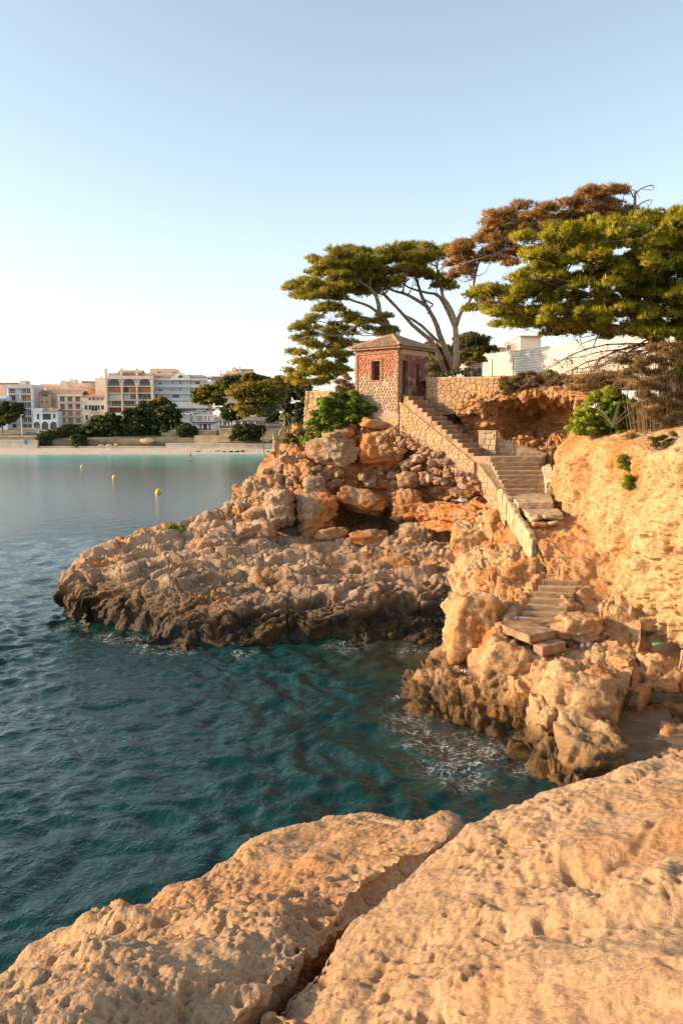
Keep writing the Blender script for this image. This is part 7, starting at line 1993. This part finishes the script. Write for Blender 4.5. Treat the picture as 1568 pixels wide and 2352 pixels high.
for i, (px, py, ps) in enumerate(BT):
    d = min(267, max(256.5, 9 * F_PX / max(30, py - 975) * 0.985)) if py > 1039 else 263
    d = 259 if py > 1038 else 264
    bather(px, py + 1.5, d, ps, SU[i % 6], ('tiny person standing in %s swimwear ' if ps else 'tiny person sitting in %s swimwear ') % SUIT_W[i % 6] + SPOT[i], i)
o = MB().box(-1.3, 1.3, -.6, .6, 0, .05).build('beach_towel', T_BLUE); o.location = (X(42, 262), 262, .9); tag(o, 'blue towel on the sand at far left of the beach', 'towel')
o = MB().box(-1.3, 1.3, -.6, .6, 0, .05).build('beach_towel', T_YEL); o.location = (X(41, 258.5), 258.5, .45); tag(o, 'yellow towel near the water at far left of the beach', 'towel')
rt = empty('beach_parasol', (X(243, 262), 262, 1.0), 'beige beach parasol leaning over on the sand', 'parasol'); rt.rotation_euler = (0, .8, 0)
MB().tube([(0,0,0),(0,0,2.0)], .03, 5).build('pole', T_GREY, rt); MB().lathe([(1.2, 1.55), (.7, 1.85), (.05, 2.05)], 8).build('canopy', T_CREAM, rt)
# buoys
M_BUOY = simple_mat('yellow_buoy', (0.75, 0.42, 0.01), 0.4, 0.1, 3)
for px, py, r, lb in ((189,1073,.36,'yellow buoy farthest out, nearest the beach'),(263,1097,.36,'middle one of three yellow buoys'),(364,1133,.42,'yellow buoy closest to the headland, largest of three')):
    p = W(px, py, 0.0)
    root = empty('buoy', p, lb, 'buoy', 'yellow mooring buoys in the bay')
    MB().lathe([(.05, -r * .7), (r * .75, -r * .45), (r, r * .15), (r * .95, r * .55), (r * .6, r * 1.15), (r * .2, r * 1.4)], 16).build('float', M_BUOY, root, True)
    MB().lathe([(r * .2, r * 1.38), (r * .22, r * 1.55), (r * .1, r * 1.6)], 10).build('cap', M_BUOY, root)
    MB().lathe([(r * 1.01, -.05), (r * 1.02, .05)], 16).build('band', T_GREY, root)
# litter
M_BAG = simple_mat('white_plastic', (0.75, 0.70, 0.68), 0.4, 0.08, 10); M_BLUEP = simple_mat('blue_plastic', (0.05, 0.20, 0.50), 0.4, 0.1, 10)
def crumple(name, label, px, py, d, w, h, mat, seed, cat='litter', group=None):
    D, Fq = ICO[3]; k = d / F_PX
    V = D * np.array([w * k / 2, w * k / 2.4, h * k / 2]) * (1 + .35 * vnoise(D * 2.5, seed) + .15 * (np.abs(vnoise(D * 6, seed + 1))))[:, None]
    return tag(obj(name, np_mesh(name, V, Fq, mat, False), None, U(px, py, d)), label, cat, group)
crumple('plastic_bag', 'crumpled white plastic bag on the weedy rock shelf by the water', 1071, 1546, 26.9, 22, 22, M_BAG, 1)
crumple('can', 'small dark crushed can left of the white plastic bag', 1052, 1549, 27.0, 9, 9, M_SHORT, 2)
crumple('plastic_bag', 'crumpled white and dark bag lying on the flat orange ledge', 1062, 1151, 41.6, 24, 12, M_BAG, 3)
crumple('rag', 'dark rag beside the bag on the flat orange ledge', 1050, 1155, 41.4, 16, 8, M_SHORT, 4)
crumple('bottle_cap', 'small blue plastic scrap at the left foot of the lower stairs', 1186, 1420, 26.7, 10, 7, M_BLUEP, 5)
crumple('can', 'dark can with a blue top on the rocks under the cliff', 1392, 1464, 26.0, 12, 10, M_SHORT, 6)
for i, (px, py, mt, lb) in enumerate([(1302,1484,M_SHORT,'dark scrap at the edge of the bottom slab'),(1319,1486,simple_mat('red_plastic', (0.45, 0.10, 0.09), 0.5),'small red can on the ground right of the bottom slab'),(1336,1483,M_BAG,'white cup on the ground among the litter'),(1350,1481,M_BAG,'white paper scrap right of the cup'),(1368,1482,M_WHITEF,'pale scrap farthest right among the litter')]):
    crumple('litter', lb, px, py, 25.9, 8, 10, mt, 10 + i)
crumple('plastic_bag', 'small white and orange wrapper in the dark corner below the spur', 1355, 1738, 21.0, 20, 11, M_BAG, 20)
gb = empty('plastic_bottle', U(1510, 1480, 24.6), 'green plastic bottle lying under the cliff near the person', 'bottle'); gb.rotation_euler = (0, math.pi / 2, 0.1)
mg, tg, bb = new_mat('green_bottle_plastic'); bb.inputs['Base Color'].default_value = (0.12, 0.45, 0.16, 1); bb.inputs['Roughness'].default_value = 0.15; bb.inputs['Transmission Weight'].default_value = 0.35
MB().lathe([(.01, -.17), (.05, -.165), (.052, .06), (.03, .12), (.015, .15)], 14).build('bottle_body', mg, gb, True)
MB().lathe([(.018, .145), (.018, .175)], 10).build('cap', simple_mat('green_cap', (0.02, 0.30, 0.08), 0.4), gb)
MB().lathe([(.0535, .0), (.0535, .07)], 14).build('label_band', simple_mat('green_label', (0.03, 0.40, 0.10), 0.4), gb)
# house behind the white fence
B = Building('house', 'pale house with a tall plain wall rising behind the white fence', 1118, 1228, 92, 11.5, 'house')
B.body(T_CREAM, 1153, 1185, 787, 5); B.part('wall', T_CREAM, 1185.2, 1232, 776, 815, -1.0, 6); B.body(T_CREAM, 1122, 1152.8, 798, 5)
B.tiled(1120, 1150, 791, 798, 5, 0.2); B.window(1126, 1136, 803, 812); B.window(1160, 1168, 793, 803)
B.part('roof', T_ROOF, 1184, 1234, 773.5, 776, -1.3, 6.2)
